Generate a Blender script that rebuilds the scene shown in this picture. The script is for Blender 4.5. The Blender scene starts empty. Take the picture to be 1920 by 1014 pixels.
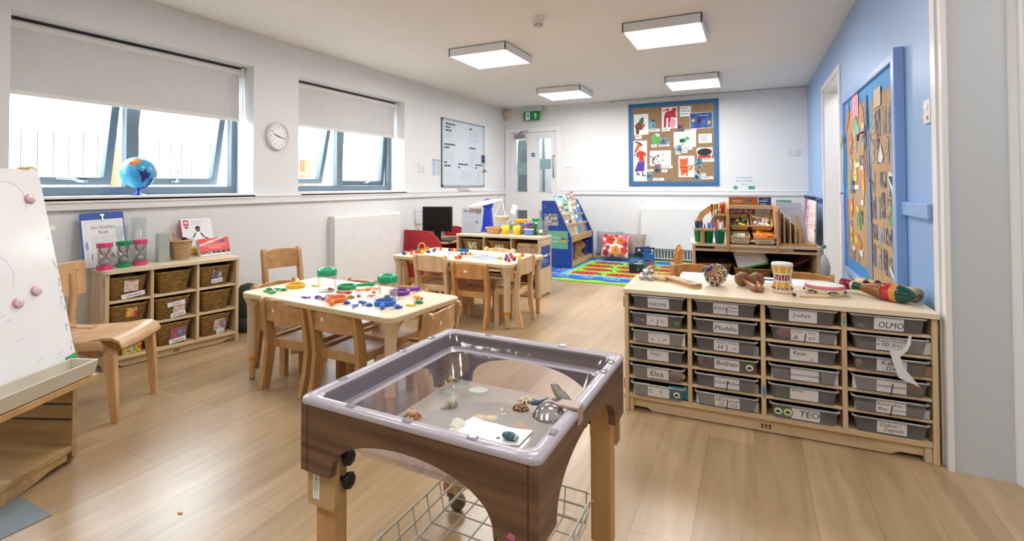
import bpy, math, random
from mathutils import Matrix, Vector
random.seed(7)
PI = math.pi
SC = bpy.context.scene
COL = SC.collection
CH, XL, XR, YB, ZC = 1.105, -3.7505, 0.6755, 7.8235, 2.405

# ------------------------------------------------------------------ materials
def lin(h):
    if isinstance(h, (tuple, list)):
        return tuple(h)[:3]
    h = h.lstrip('#'); o = []
    for i in (0, 2, 4):
        c = int(h[i:i+2], 16) / 255
        o.append(c / 12.92 if c <= .04045 else ((c + .055) / 1.055) ** 2.4)
    return tuple(o)
_MC = {}
def newmat(name):
    m = bpy.data.materials.new(name); m.use_nodes = True
    nt = m.node_tree
    return m, nt, nt.nodes['Principled BSDF']
def C(h, rough=.6, metal=0.0, bump=0.0, bscale=120):
    k = (h, rough, metal, bump)
    if k in _MC: return _MC[k]
    m, nt, b = newmat('paint_' + str(h).strip('#'))
    b.inputs['Roughness'].default_value = rough
    b.inputs['Metallic'].default_value = metal
    tc = nt.nodes.new('ShaderNodeTexCoord'); nz = nt.nodes.new('ShaderNodeTexNoise')
    nz.inputs['Scale'].default_value = 9; nz.inputs['Detail'].default_value = 3
    nt.links.new(tc.outputs['Object'], nz.inputs['Vector'])
    mx = nt.nodes.new('ShaderNodeMix'); mx.data_type = 'RGBA'
    c = lin(h)
    mx.inputs[6].default_value = tuple(x * .93 for x in c) + (1,)
    mx.inputs[7].default_value = tuple(min(1, x * 1.04) for x in c) + (1,)
    nt.links.new(nz.outputs['Fac'], mx.inputs[0]); nt.links.new(mx.outputs[2], b.inputs['Base Color'])
    if bump:
        n2 = nt.nodes.new('ShaderNodeTexNoise'); n2.inputs['Scale'].default_value = bscale
        bp = nt.nodes.new('ShaderNodeBump'); bp.inputs['Strength'].default_value = bump; bp.inputs['Distance'].default_value = .002
        nt.links.new(tc.outputs['Object'], n2.inputs['Vector']); nt.links.new(n2.outputs['Fac'], bp.inputs['Height']); nt.links.new(bp.outputs[0], b.inputs['Normal'])
    _MC[k] = m
    return m
def wood(name, c1, c2, sc=(3, 30, 30), rough=.45, contrast=(.35, .7), rot=(0, 0, 0), rings=0):
    m, nt, b = newmat(name)
    tc = nt.nodes.new('ShaderNodeTexCoord'); mp = nt.nodes.new('ShaderNodeMapping')
    mp.inputs['Scale'].default_value = sc; mp.inputs['Rotation'].default_value = rot
    nt.links.new(tc.outputs['Object'], mp.inputs['Vector'])
    nz = nt.nodes.new('ShaderNodeTexNoise'); nz.inputs['Scale'].default_value = 1; nz.inputs['Detail'].default_value = 5; nz.inputs['Distortion'].default_value = .6
    nt.links.new(mp.outputs[0], nz.inputs['Vector'])
    src = nz.outputs['Fac']
    if rings:
        wv = nt.nodes.new('ShaderNodeTexWave'); wv.wave_type = 'BANDS'; wv.bands_direction = 'DIAGONAL'
        wv.inputs['Scale'].default_value = rings; wv.inputs['Distortion'].default_value = 14; wv.inputs['Detail'].default_value = 2.0; wv.inputs['Detail Scale'].default_value = .5
        mp2 = nt.nodes.new('ShaderNodeMapping'); mp2.inputs['Scale'].default_value = (.25 * sc[0], .25 * sc[1], .25 * sc[2])
        nt.links.new(tc.outputs['Object'], mp2.inputs['Vector']); nt.links.new(mp2.outputs[0], wv.inputs['Vector'])
        mm = nt.nodes.new('ShaderNodeMath'); mm.operation = 'MULTIPLY_ADD'; mm.inputs[1].default_value = .22; 
        m2 = nt.nodes.new('ShaderNodeMath'); m2.operation = 'MULTIPLY'; m2.inputs[1].default_value = .85
        nt.links.new(nz.outputs['Fac'], m2.inputs[0]); nt.links.new(wv.outputs['Fac'], mm.inputs[0]); nt.links.new(m2.outputs[0], mm.inputs[2])
        src = mm.outputs[0]
    rp = nt.nodes.new('ShaderNodeValToRGB')
    rp.color_ramp.elements[0].position = contrast[0]; rp.color_ramp.elements[1].position = contrast[1]
    rp.color_ramp.elements[0].color = lin(c1) + (1,); rp.color_ramp.elements[1].color = lin(c2) + (1,)
    nt.links.new(src, rp.inputs[0]); nt.links.new(rp.outputs[0], b.inputs['Base Color'])
    b.inputs['Roughness'].default_value = rough
    return m
def emis(name, h, s):
    m, nt, b = newmat(name)
    b.inputs['Base Color'].default_value = lin(h) + (1,)
    b.inputs['Emission Color'].default_value = lin(h) + (1,); b.inputs['Emission Strength'].default_value = s
    return m
def clear(name, tint='#ffffff', gloss=.12, milk=0.0, milkc='#ffffff', rough=.08, bump=0):
    """thin transparent plastic or glass: see-through + reflection (+ a little milky diffuse)"""
    m, nt, b = newmat(name)
    out = nt.nodes['Material Output']
    tr = nt.nodes.new('ShaderNodeBsdfTransparent'); tr.inputs[0].default_value = lin(tint) + (1,)
    gl = nt.nodes.new('ShaderNodeBsdfGlossy'); gl.inputs['Roughness'].default_value = rough
    df = nt.nodes.new('ShaderNodeBsdfDiffuse'); df.inputs[0].default_value = lin(milkc) + (1,)
    lw = nt.nodes.new('ShaderNodeLayerWeight'); lw.inputs[0].default_value = .35
    ml = nt.nodes.new('ShaderNodeMath'); ml.operation = 'MULTIPLY_ADD'; ml.inputs[1].default_value = gloss * 2; ml.inputs[2].default_value = gloss * .35
    nt.links.new(lw.outputs['Fresnel'], ml.inputs[0])
    a = nt.nodes.new('ShaderNodeMixShader'); a.inputs[0].default_value = milk
    nt.links.new(tr.outputs[0], a.inputs[1]); nt.links.new(df.outputs[0], a.inputs[2])
    c = nt.nodes.new('ShaderNodeMixShader'); nt.links.new(ml.outputs[0], c.inputs[0])
    nt.links.new(a.outputs[0], c.inputs[1]); nt.links.new(gl.outputs[0], c.inputs[2])
    if bump:
        n2 = nt.nodes.new('ShaderNodeTexNoise'); n2.inputs['Scale'].default_value = 14
        tc = nt.nodes.new('ShaderNodeTexCoord'); nt.links.new(tc.outputs['Object'], n2.inputs['Vector'])
        bp = nt.nodes.new('ShaderNodeBump'); bp.inputs['Strength'].default_value = bump; bp.inputs['Distance'].default_value = .01
        nt.links.new(n2.outputs['Fac'], bp.inputs['Height']); nt.links.new(bp.outputs[0], gl.inputs['Normal'])
    nt.links.new(c.outputs[0], out.inputs['Surface'])
    return m
def speckle(name, cols, scale=18, rough=.7):
    """a little printed photo: a blotchy many-coloured surface"""
    k = ('sp', name)
    if k in _MC: return _MC[k]
    m, nt, b = newmat(name)
    tc = nt.nodes.new('ShaderNodeTexCoord'); v = nt.nodes.new('ShaderNodeTexNoise'); v.inputs['Scale'].default_value = scale; v.inputs['Detail'].default_value = 3
    nt.links.new(tc.outputs['Object'], v.inputs['Vector'])
    rp = nt.nodes.new('ShaderNodeValToRGB'); rp.color_ramp.interpolation = 'LINEAR'
    el = rp.color_ramp.elements
    n = len(cols)
    for i, c in enumerate(cols):
        p = .28 + .44 * i / max(1, n - 1)
        e = el[i] if i < 2 else el.new(p)
        e.position = p; e.color = lin(c) + (1,)
    nt.links.new(v.outputs['Fac'], rp.inputs[0]); nt.links.new(rp.outputs[0], b.inputs['Base Color'])
    b.inputs['Roughness'].default_value = rough
    _MC[k] = m
    return m
BIRCH = wood('birch_plywood', '#cbb08b', '#dfcaa9', (1.5, 22, 22), .42)
BIRCHV = wood('birch_plywood_upright', '#c6aa85', '#d9c29f', (22, 22, 1.5), .42)
MAPLE = wood('maple_top', '#d8c5a8', '#e6d6be', (2, 18, 18), .35)
OAK = wood('beech_chair_wood', '#ae8557', '#c69c6b', (20, 20, 2.0), .38)
OAKS = wood('beech_seat_wood', '#b2885c', '#cba173', (18, 2.0, 18), .28)
PALE = wood('pale_birch_chair_wood', '#cba679', '#dec29a', (20, 20, 2.0), .4)
ORANGE = wood('honey_beech_wood', '#b9824b', '#cf9a62', (20, 20, 2.0), .35)
BENT = wood('bent_ply_wood', '#bf9569', '#d4ad82', (14, 14, 2.2), .32)
WALNUT = wood('walnut_veneer', '#4f3929', '#785943', (2.2, 2.2, 34), .42, (.32, .72), rings=1.6)
PINE = wood('pine_leg', '#b88d5c', '#cda574', (20, 20, 1.6), .45)
TAN = wood('worn_plywood', '#9a7d54', '#b8996c', (2, 24, 24), .55)
STEELC = C('#9aa0a5', .35, .8)
WHITEP = C('#eceae6', .5)
LAMCLEAR = clear('laminate_pouch', '#f4f8fa', .25, .12)

# ------------------------------------------------------------------ mesh builder
def T(x=0, y=0, z=0): return Matrix.Translation((x, y, z))
def Rx(a): return Matrix.Rotation(math.radians(a), 4, 'X')
def Ry(a): return Matrix.Rotation(math.radians(a), 4, 'Y')
def Rz(a): return Matrix.Rotation(math.radians(a), 4, 'Z')
def basis(o, u, v):
    """frame with origin o, local x along u, local y along v"""
    u = Vector(u).normalized(); v = Vector(v).normalized(); w = u.cross(v).normalized()
    m = Matrix.Identity(4)
    for i in range(3):
        m[i][0], m[i][1], m[i][2], m[i][3] = u[i], v[i], w[i], o[i]
    return m
_TX = {}
def text_polys(s, off=0.0):
    if (s, off) in _TX: return _TX[(s, off)]
    cu = bpy.data.curves.new('lettering', 'FONT'); cu.body = s; cu.size = 1.0; cu.resolution_u = 2; cu.fill_mode = 'FRONT'; cu.offset = off
    ob = bpy.data.objects.new('lettering', cu)
    me = bpy.data.meshes.new_from_object(ob)
    vs = [tuple(v.co) for v in me.vertices]; fs = [tuple(p.vertices) for p in me.polygons]
    bpy.data.objects.remove(ob); bpy.data.curves.remove(cu); bpy.data.meshes.remove(me)
    _TX[(s, off)] = (vs, fs)
    return _TX[(s, off)]
class MB:
    def __init__(s, mat=None, M=None):
        s.v = []; s.f = []; s.mi = []; s.sm = []; s.mats = []; s.cur = 0; s.M = M or Matrix.Identity(4)
        if mat: s.m(mat)
    def m(s, mat):
        if mat not in s.mats: s.mats.append(mat)
        s.cur = s.mats.index(mat); return s
    def at(s, M): s.M = M; return s
    def add(s, vs, fs, smooth=False, M=None):
        b = len(s.v); X = s.M @ M if M is not None else s.M
        s.v.extend(tuple(X @ Vector(p)) for p in vs)
        for f in fs:
            s.f.append(tuple(i + b for i in f)); s.mi.append(s.cur); s.sm.append(smooth)
        return s
    def box(s, x0, x1, y0, y1, z0, z1, M=None):
        vs = [(x, y, z) for z in (z0, z1) for y in (y0, y1) for x in (x0, x1)]
        return s.add(vs, [(0, 2, 3, 1), (4, 5, 7, 6), (0, 1, 5, 4), (2, 6, 7, 3), (0, 4, 6, 2), (1, 3, 7, 5)], M=M)
    def cb(s, c, d, R=None):
        M = T(*c) @ (R if R is not None else Matrix.Identity(4))
        return s.box(-d[0]/2, d[0]/2, -d[1]/2, d[1]/2, -d[2]/2, d[2]/2, M=M)
    def prism(s, pts, ax, a, b, M=None, smooth=False):
        """polygon in the plane ('xy','xz','yz') extruded along the third axis from a to b"""
        def P(p, t):
            return {'xy': (p[0], p[1], t), 'xz': (p[0], t, p[1]), 'yz': (t, p[0], p[1])}[ax]
        n = len(pts)
        vs = [P(p, a) for p in pts] + [P(p, b) for p in pts]
        fs = [tuple(range(n - 1, -1, -1)), tuple(range(n, 2 * n))]
        s.add(vs, fs, M=M)
        s.add(vs, [(i, (i + 1) % n, n + (i + 1) % n, n + i) for i in range(n)], smooth, M=M)
        return s
    def poly(s, pts, M=None): return s.add(pts, [tuple(range(len(pts)))], M=M)
    def flat(s, pts, w=0.0, M=None): return s.poly([(p[0], p[1], w) for p in pts], M=M)
    def rect(s, x0, x1, y0, y1, w=0.0, M=None): return s.flat([(x0, y0), (x1, y0), (x1, y1), (x0, y1)], w, M)
    def loft(s, rings, closed=True, caps=True, smooth=True, M=None):
        n = len(rings[0]); vs = [p for r in rings for p in r]; fs = []
        for k in range(len(rings) - 1):
            for i in range(n if closed else n - 1):
                j = (i + 1) % n
                fs.append((k*n+i, k*n+j, (k+1)*n+j, (k+1)*n+i))
        s.add(vs, fs, smooth, M=M)
        if caps and closed:
            s.add(rings[0], [tuple(range(n - 1, -1, -1))], M=M); s.add(rings[-1], [tuple(range(n))], M=M)
        return s
    def lathe(s, prof, n=24, M=None, caps=True, sx=1, sy=1):
        rings = [[(r*math.cos(2*PI*i/n)*sx, r*math.sin(2*PI*i/n)*sy, z) for i in range(n)] for r, z in prof]
        return s.loft(rings, True, caps, True, M)
    def sphere(s, c, r, n=16, k=10, M=None):
        r = (r, r, r) if not isinstance(r, (tuple, list)) else r
        X = T(*c) @ Matrix.Diagonal((r[0], r[1], r[2], 1))
        if M is not None: X = M @ X
        return s.lathe([(max(1e-4, math.sin(PI*i/k)), -math.cos(PI*i/k)) for i in range(k + 1)], n, X)
    def tube(s, pts, r, n=8, closed=False, M=None, caps=True):
        pts = [Vector(p) for p in pts]; L = len(pts); rings = []
        rr = r if isinstance(r, (list, tuple)) else [r] * L
        prev = None
        for i, p in enumerate(pts):
            if closed: t = pts[(i+1) % L] - pts[(i-1) % L]
            else: t = pts[min(i+1, L-1)] - pts[max(i-1, 0)]
            t.normalize()
            if prev is None:
                a = Vector((0, 0, 1)) if abs(t.z) < .9 else Vector((1, 0, 0))
                u = t.cross(a).normalized()
            else:
                u = (prev - t * prev.dot(t)).normalized()
            prev = u; w = t.cross(u)
            rings.append([tuple(p + (u*math.cos(2*PI*k/n) + w*math.sin(2*PI*k/n)) * rr[i]) for k in range(n)])
        if closed: rings.append(rings[0])
        return s.loft(rings, True, caps and not closed, True, M)
    def bar(s, a, b, w, h=None, M=None):
        """straight square bar from a to b"""
        h = h or w; a = Vector(a); b = Vector(b); t = (b - a).normalized()
        up = Vector((0, 0, 1)) if abs(t.z) < .95 else Vector((0, 1, 0))
        u = t.cross(up).normalized(); v = u.cross(t)
        r = lambda p: [tuple(p + u*x*w/2 + v*y*h/2) for x, y in ((-1, -1), (1, -1), (1, 1), (-1, 1))]
        return s.loft([r(a), r(b)], True, True, False, M)
    def text(s, t, size, M, shear=0.0, wmax=None, center=True, bold=0.0):
        vs, fs = text_polys(t, bold)
        if not vs: return s
        x0 = min(p[0] for p in vs); x1 = max(p[0] for p in vs)
        k = size; kx = size
        if wmax and (x1 - x0) * k > wmax: kx = wmax / (x1 - x0)
        ox = (x0 + x1) / 2 if center else x0
        return s.add([((p[0] - ox) * kx + p[1] * k * shear, p[1] * k, 0) for p in vs], fs, M=M)
    def obj(s, name, parent=None, bev=0.0, seg=2, solid=0.0):
        me = bpy.data.meshes.new(name); me.from_pydata(s.v, [], s.f)
        for m in s.mats: me.materials.append(m)
        me.polygons.foreach_set('material_index', s.mi); me.polygons.foreach_set('use_smooth', s.sm)
        me.update()
        o = bpy.data.objects.new(name, me); COL.objects.link(o)
        if parent is not None: o.parent = parent
        if solid:
            md = o.modifiers.new('solid', 'SOLIDIFY'); md.thickness = solid; md.offset = 0
        if bev:
            md = o.modifiers.new('edge', 'BEVEL'); md.width = bev; md.segments = seg; md.limit_method = 'ANGLE'; md.angle_limit = math.radians(50); md.harden_normals = False
        return o
def rrect(x0, x1, y0, y1, r, n=5):
    out = []
    for cx, cy, a0 in ((x1-r, y0+r, -90), (x1-r, y1-r, 0), (x0+r, y1-r, 90), (x0+r, y0+r, 180)):
        for i in range(n + 1):
            a = math.radians(a0 + 90 * i / n); out.append((cx + r*math.cos(a), cy + r*math.sin(a)))
    return out
def ell(cx, cy, rx, ry, n=20, a0=0): 
    return [(cx + rx*math.cos(2*PI*i/n + a0), cy + ry*math.sin(2*PI*i/n + a0)) for i in range(n)]
def blob(cx, cy, rx, ry, n=14, j=.18, seed=1):
    rg = random.Random(seed)
    return [(cx + rx*math.cos(2*PI*i/n)*(1 + rg.uniform(-j, j)), cy + ry*math.sin(2*PI*i/n)*(1 + rg.uniform(-j, j))) for i in range(n)]
def thing(name, label, cat, loc=(0, 0, 0), rz=0.0, group=None):
    o = bpy.data.objects.new(name, None); COL.objects.link(o); o.empty_display_size = .05
    o.location = loc; o.rotation_euler = (0, 0, math.radians(rz))
    o['label'] = label; o['category'] = cat
    if group: o['group'] = group
    return o
def tag(o, label, cat, group=None, loc=None, rz=None):
    o['label'] = label; o['category'] = cat
    if group: o['group'] = group
    if loc is not None: o.location = loc
    if rz is not None: o.rotation_euler = (0, 0, math.radians(rz))
    return o
def struct(o): o['kind'] = 'structure'; return o
def dup(root, loc, rz, label=None, group=None):
    r = root.copy(); COL.objects.link(r); r.location = loc; r.rotation_euler = (root.rotation_euler[0], root.rotation_euler[1], math.radians(rz))
    if label: r['label'] = label
    if group: r['group'] = group
    for ch in list(root.children):
        c = ch.copy(); COL.objects.link(c); c.parent = r
        for g in list(ch.children):
            d = g.copy(); COL.objects.link(d); d.parent = c
    return r
def lift(o, z):
    o.location.z = z; return o
ORD = ['first', 'second', 'third', 'fourth', 'fifth', 'sixth', 'seventh', 'eighth', 'ninth', 'tenth']
EXPOSURE, SKY, PANEL, LAMP, LAMP2 = 0.86, 10.0, 4.0, 14, 8
# ------------------------------------------------------------------ camera, world, light
def camera():
    yaw, pitch, roll = 0.4665, 0.02048, -0.00268
    f, cx, cy = 953.153, 928.014, 327.907
    cyw, syw = math.cos(yaw), math.sin(yaw)
    fw = Vector((-syw*math.cos(pitch), cyw*math.cos(pitch), math.sin(pitch)))
    r = Vector((cyw, syw, 0)); u = r.cross(fw)
    r2 = r*math.cos(roll) + u*math.sin(roll); u2 = -r*math.sin(roll) + u*math.cos(roll)
    cd = bpy.data.cameras.new('camera'); co = bpy.data.objects.new('camera', cd); COL.objects.link(co)
    M = Matrix.Identity(4)
    for i in range(3):
        M[i][0], M[i][1], M[i][2] = r2[i], u2[i], -fw[i]
    M[2][3] = CH
    co.matrix_world = M
    cd.sensor_width = 36; cd.sensor_fit = 'HORIZONTAL'
    cd.lens = 36 * f / 1920
    cd.shift_x = (960 - cx) / 1920; cd.shift_y = (cy - 507) / 1920
    cd.clip_start = .02; cd.clip_end = 100
    SC.camera = co
camera()
SC.view_settings.view_transform = 'Standard'
SC.view_settings.look = 'None'
SC.view_settings.exposure = EXPOSURE
SC.view_settings.gamma = 1.0
SC.cycles.max_bounces = 8; SC.cycles.transparent_max_bounces = 24; SC.cycles.diffuse_bounces = 5
SC.cycles.use_denoising = True
SC.cycles.sample_clamp_indirect = 6.0
SC.cycles.caustics_reflective = False; SC.cycles.caustics_refractive = False
W = bpy.data.worlds.new('sky'); SC.world = W; W.use_nodes = True
W.node_tree.nodes['Background'].inputs[0].default_value = (.90, .95, 1.0, 1)
W.node_tree.nodes['Background'].inputs[1].default_value = SKY
def area(name, loc, size, power, rot, color=(1, 1, 1), portal=False):
    l = bpy.data.lights.new(name, 'AREA'); l.shape = 'RECTANGLE'; l.size, l.size_y = size; l.energy = power; l.color = color
    o = bpy.data.objects.new(name, l); COL.objects.link(o); o.location = loc; o.rotation_euler = [math.radians(a) for a in rot]
    if portal: l.cycles.is_portal = True
    return o
# ------------------------------------------------------------------ the room
def wallpaint(name, h, rough=.55):
    m, nt, b = newmat(name)
    tc = nt.nodes.new('ShaderNodeTexCoord'); n = nt.nodes.new('ShaderNodeTexNoise'); n.inputs['Scale'].default_value = 1.3; n.inputs['Detail'].default_value = 2
    mx = nt.nodes.new('ShaderNodeMix'); mx.data_type = 'RGBA'; c = lin(h)
    mx.inputs[6].default_value = tuple(x*.965 for x in c) + (1,); mx.inputs[7].default_value = tuple(min(1, x*1.02) for x in c) + (1,)
    nt.links.new(tc.outputs['Object'], n.inputs['Vector']); nt.links.new(n.outputs['Fac'], mx.inputs[0]); nt.links.new(mx.outputs[2], b.inputs['Base Color'])
    n2 = nt.nodes.new('ShaderNodeTexNoise'); n2.inputs['Scale'].default_value = 180; bp = nt.nodes.new('ShaderNodeBump'); bp.inputs['Strength'].default_value = .06; bp.inputs['Distance'].default_value = .002
    nt.links.new(tc.outputs['Object'], n2.inputs['Vector']); nt.links.new(n2.outputs['Fac'], bp.inputs['Height']); nt.links.new(bp.outputs[0], b.inputs['Normal'])
    b.inputs['Roughness'].default_value = rough
    return m
WALLW = wallpaint('white_wall_paint', '#dfe1e3')
WALLB = wallpaint('blue_wall_paint', '#8fb0de', .4)
WALLG = wallpaint('pale_grey_wall_paint', '#c3cad2', .5)
TRIMW = wallpaint('white_gloss_trim', '#e6e7e9', .3)
TRIMB = wallpaint('blue_gloss_trim', '#8fb0e2', .3)
CEIL = wallpaint('white_ceiling_paint', '#e6e3e0', .7)
def floor_mat():
    m, nt, b = newmat('oak_vinyl_planks')
    L = nt.links
    tc = nt.nodes.new('ShaderNodeTexCoord'); mp = nt.nodes.new('ShaderNodeMapping'); mp.inputs['Rotation'].default_value = (0, 0, PI/2)
    L.new(tc.outputs['Object'], mp.inputs[0])
    def brick(c1, c2, mo):
        br = nt.nodes.new('ShaderNodeTexBrick'); br.offset = .37; br.offset_frequency = 2
        br.inputs['Scale'].default_value = 1; br.inputs['Brick Width'].default_value = 1.22; br.inputs['Row Height'].default_value = .18
        br.inputs['Mortar Size'].default_value = .0012; br.inputs['Mortar Smooth'].default_value = .2; br.inputs['Bias'].default_value = 0
        br.inputs['Color1'].default_value = lin(c1) + (1,); br.inputs['Color2'].default_value = lin(c2) + (1,); br.inputs['Mortar'].default_value = lin(mo) + (1,)
        L.new(mp.outputs[0], br.inputs['Vector']); return br
    br = brick('#ad9472', '#bfa684', '#98805f')
    mp2 = nt.nodes.new('ShaderNodeMapping'); mp2.inputs['Scale'].default_value = (16, 1.3, 1); L.new(tc.outputs['Object'], mp2.inputs[0])
    n1 = nt.nodes.new('ShaderNodeTexNoise'); n1.inputs['Scale'].default_value = 1; n1.inputs['Detail'].default_value = 6; n1.inputs['Distortion'].default_value = 1.2; L.new(mp2.outputs[0], n1.inputs['Vector'])
    mp3 = nt.nodes.new('ShaderNodeMapping'); mp3.inputs['Scale'].default_value = (3.2, .7, 1); L.new(tc.outputs['Object'], mp3.inputs[0])
    n2 = nt.nodes.new('ShaderNodeTexNoise'); n2.inputs['Scale'].default_value = 1; n2.inputs['Detail'].default_value = 3; L.new(mp3.outputs[0], n2.inputs['Vector'])
    r1 = nt.nodes.new('ShaderNodeValToRGB'); r1.color_ramp.elements[0].position = .3; r1.color_ramp.elements[1].position = .75
    r1.color_ramp.elements[0].color = (.78, .74, .70, 1); r1.color_ramp.elements[1].color = (1.06, 1.05, 1.04, 1); L.new(n1.outputs['Fac'], r1.inputs[0])
    r2 = nt.nodes.new('ShaderNodeValToRGB'); r2.color_ramp.elements[0].position = .35; r2.color_ramp.elements[1].position = .7
    r2.color_ramp.elements[0].color = (.86, .84, .82, 1); r2.color_ramp.elements[1].color = (1.05, 1.04, 1.03, 1); L.new(n2.outputs['Fac'], r2.inputs[0])
    a = nt.nodes.new('ShaderNodeMix'); a.data_type = 'RGBA'; a.blend_type = 'MULTIPLY'; a.inputs[0].default_value = 1
    c = nt.nodes.new('ShaderNodeMix'); c.data_type = 'RGBA'; c.blend_type = 'MULTIPLY'; c.inputs[0].default_value = 1
    L.new(br.outputs['Color'], a.inputs[6]); L.new(r1.outputs[0], a.inputs[7]); L.new(a.outputs[2], c.inputs[6]); L.new(r2.outputs[0], c.inputs[7])
    L.new(c.outputs[2], b.inputs['Base Color'])
    b.inputs['Roughness'].default_value = .30; b.inputs['Specular IOR Level'].default_value = .75
    bp = nt.nodes.new('ShaderNodeBump'); bp.inputs['Strength'].default_value = .12; bp.inputs['Distance'].default_value = .002
    L.new(n1.outputs['Fac'], bp.inputs['Height']); L.new(bp.outputs[0], b.inputs['Normal'])
    return m
XO, YN = 2.6, -2.2      # far right and near end of the room (behind the camera)
FLOORM = floor_mat()
struct(MB(FLOORM).box(XL - .3, XO, YN, YB + 2.2, -.06, 0).obj('floor'))
struct(MB(CEIL).box(XL - .3, XO, YN, YB + 2.2, ZC, ZC + .06).obj('ceiling'))
W1, W2 = (1.33, 2.913, 1.04, 2.118), (3.39, 5.014, 1.045, 2.125)
w = MB(WALLW)
xo = XL - .28
for y0, y1 in ((YN, W1[0]), (W1[1], W2[0]), (W2[1], YB + .2)): w.box(xo, XL, y0, y1, 0, ZC)
for a in (W1, W2):
    w.box(xo, XL, a[0], a[1], 0, a[2]); w.box(xo, XL, a[0], a[1], a[3], ZC)
struct(w.obj('wall_left'))
D1 = (-3.66, -2.815, 1.99)
w = MB(WALLW)
w.box(XL, D1[0], YB, YB + .14, 0, ZC); w.box(D1[0], D1[1], YB, YB + .14, D1[2], ZC); w.box(D1[1], XR, YB, YB + .14, 0, ZC)
struct(w.obj('wall_back'))
w = MB(WALLB)                                    # blue wall on the right, with an open doorway
w.box(XR, XR + .16, 2.70, 5.10, 0, ZC); w.box(XR, XR + .16, 6.16, YB + .14, 0, ZC); w.box(XR, XR + .16, 5.10, 6.16, 2.06, ZC)
struct(w.obj('wall_right'))
w = MB(WALLG)                                    # the return by the camera: a painted pier that steps out to the right
w.box(XR + .012, XR + .19, 2.562, 2.70, 0, ZC)
w.box(XR + .205, XO, 2.525, 2.70, 0, ZC)
struct(w.obj('wall_pier'))
w = MB(TRIMW)
w.box(XR - .006, XR + .012, 2.556, 2.69, 0, ZC); w.prism([(XR + .185, 2.57), (XR + .19, 2.553), (XR + .21, 2.520), (XR + .222, 2.524), (XR + .222, 2.6), (XR + .185, 2.6)], 'xy', 0, ZC)
w.box(XR - .014, XR - .004, 2.60, 2.655, 0, ZC)
struct(w.obj('trim_1'))
w = MB(WALLW); w.box(XL - .28, XO, YN - .12, YN, 0, ZC); struct(w.obj('wall_front'))
w = MB(WALLW); w.box(XO, XO + .12, YN, 2.70, 0, ZC); struct(w.obj('wall_far_right'))
# next room seen through the doorway and corridor behind the glazed door
w = MB(WALLW)
w.box(XR + 1.2, XR + 1.3, 2.7, YB + 2.2, 0, ZC); w.box(XL - .3, XR + 1.3, YB + 1.7, YB + 1.8, 0, ZC); w.box(XR + .16, XR + 1.3, 2.70, 2.72, 0, ZC)
w.box(-3.6, -3.35, YB + 1.2, YB + 1.7, 0, ZC); w.box(XL - .3, XL - .2, YB + .14, YB + 1.8, 0, ZC)
w.m(C('#6d7378', .6)).box(-3.97, -3.62, YB + 1.0, YB + 1.05, 0, 1.9)
w.m(C('#7d858b', .6)).box(-3.42, -3.38, YB + .9, YB + .94, 0, 2.1)
struct(w.obj('wall_corridor'))
# dado rail / sills
t = MB(TRIMW)
t.box(XL, XL + .028, YN, YB, .957, 1.02); t.box(XL, XL + .036, YN, YB, 1.012, 1.032)
for a in (W1, W2): t.box(XL - .22, XL + .036, a[0], a[1], 1.0, a[2] + .004)
struct(t.obj('trim_2', bev=.004))
t = MB(TRIMW); t.box(D1[1] + .06, XR, YB - .025, YB, .957, 1.022); t.box(D1[1] + .06, XR, YB - .031, YB, 1.012, 1.026); struct(t.obj('trim_3', bev=.004))
t = MB(TRIMB)
for y0, y1 in ((2.70, 3.135), (4.87, 5.04), (6.22, YB)): t.box(XR - .022, XR, y0, y1, .957, 1.022)
struct(t.obj('trim_4', bev=.004))
t = MB(C('#d2d3d4', .5)); t.box(XL, XL + .014, YN, YB, 0, .1); struct(t.obj('baseboard_left'))
t = MB(C('#d2d3d4', .5)); t.box(D1[1] + .06, XR, YB - .014, YB, 0, .1); struct(t.obj('baseboard_back'))
t = MB(TRIMB); t.box(XR - .014, XR, 2.70, 5.04, 0, .1); struct(t.obj('baseboard_right'))
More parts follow.
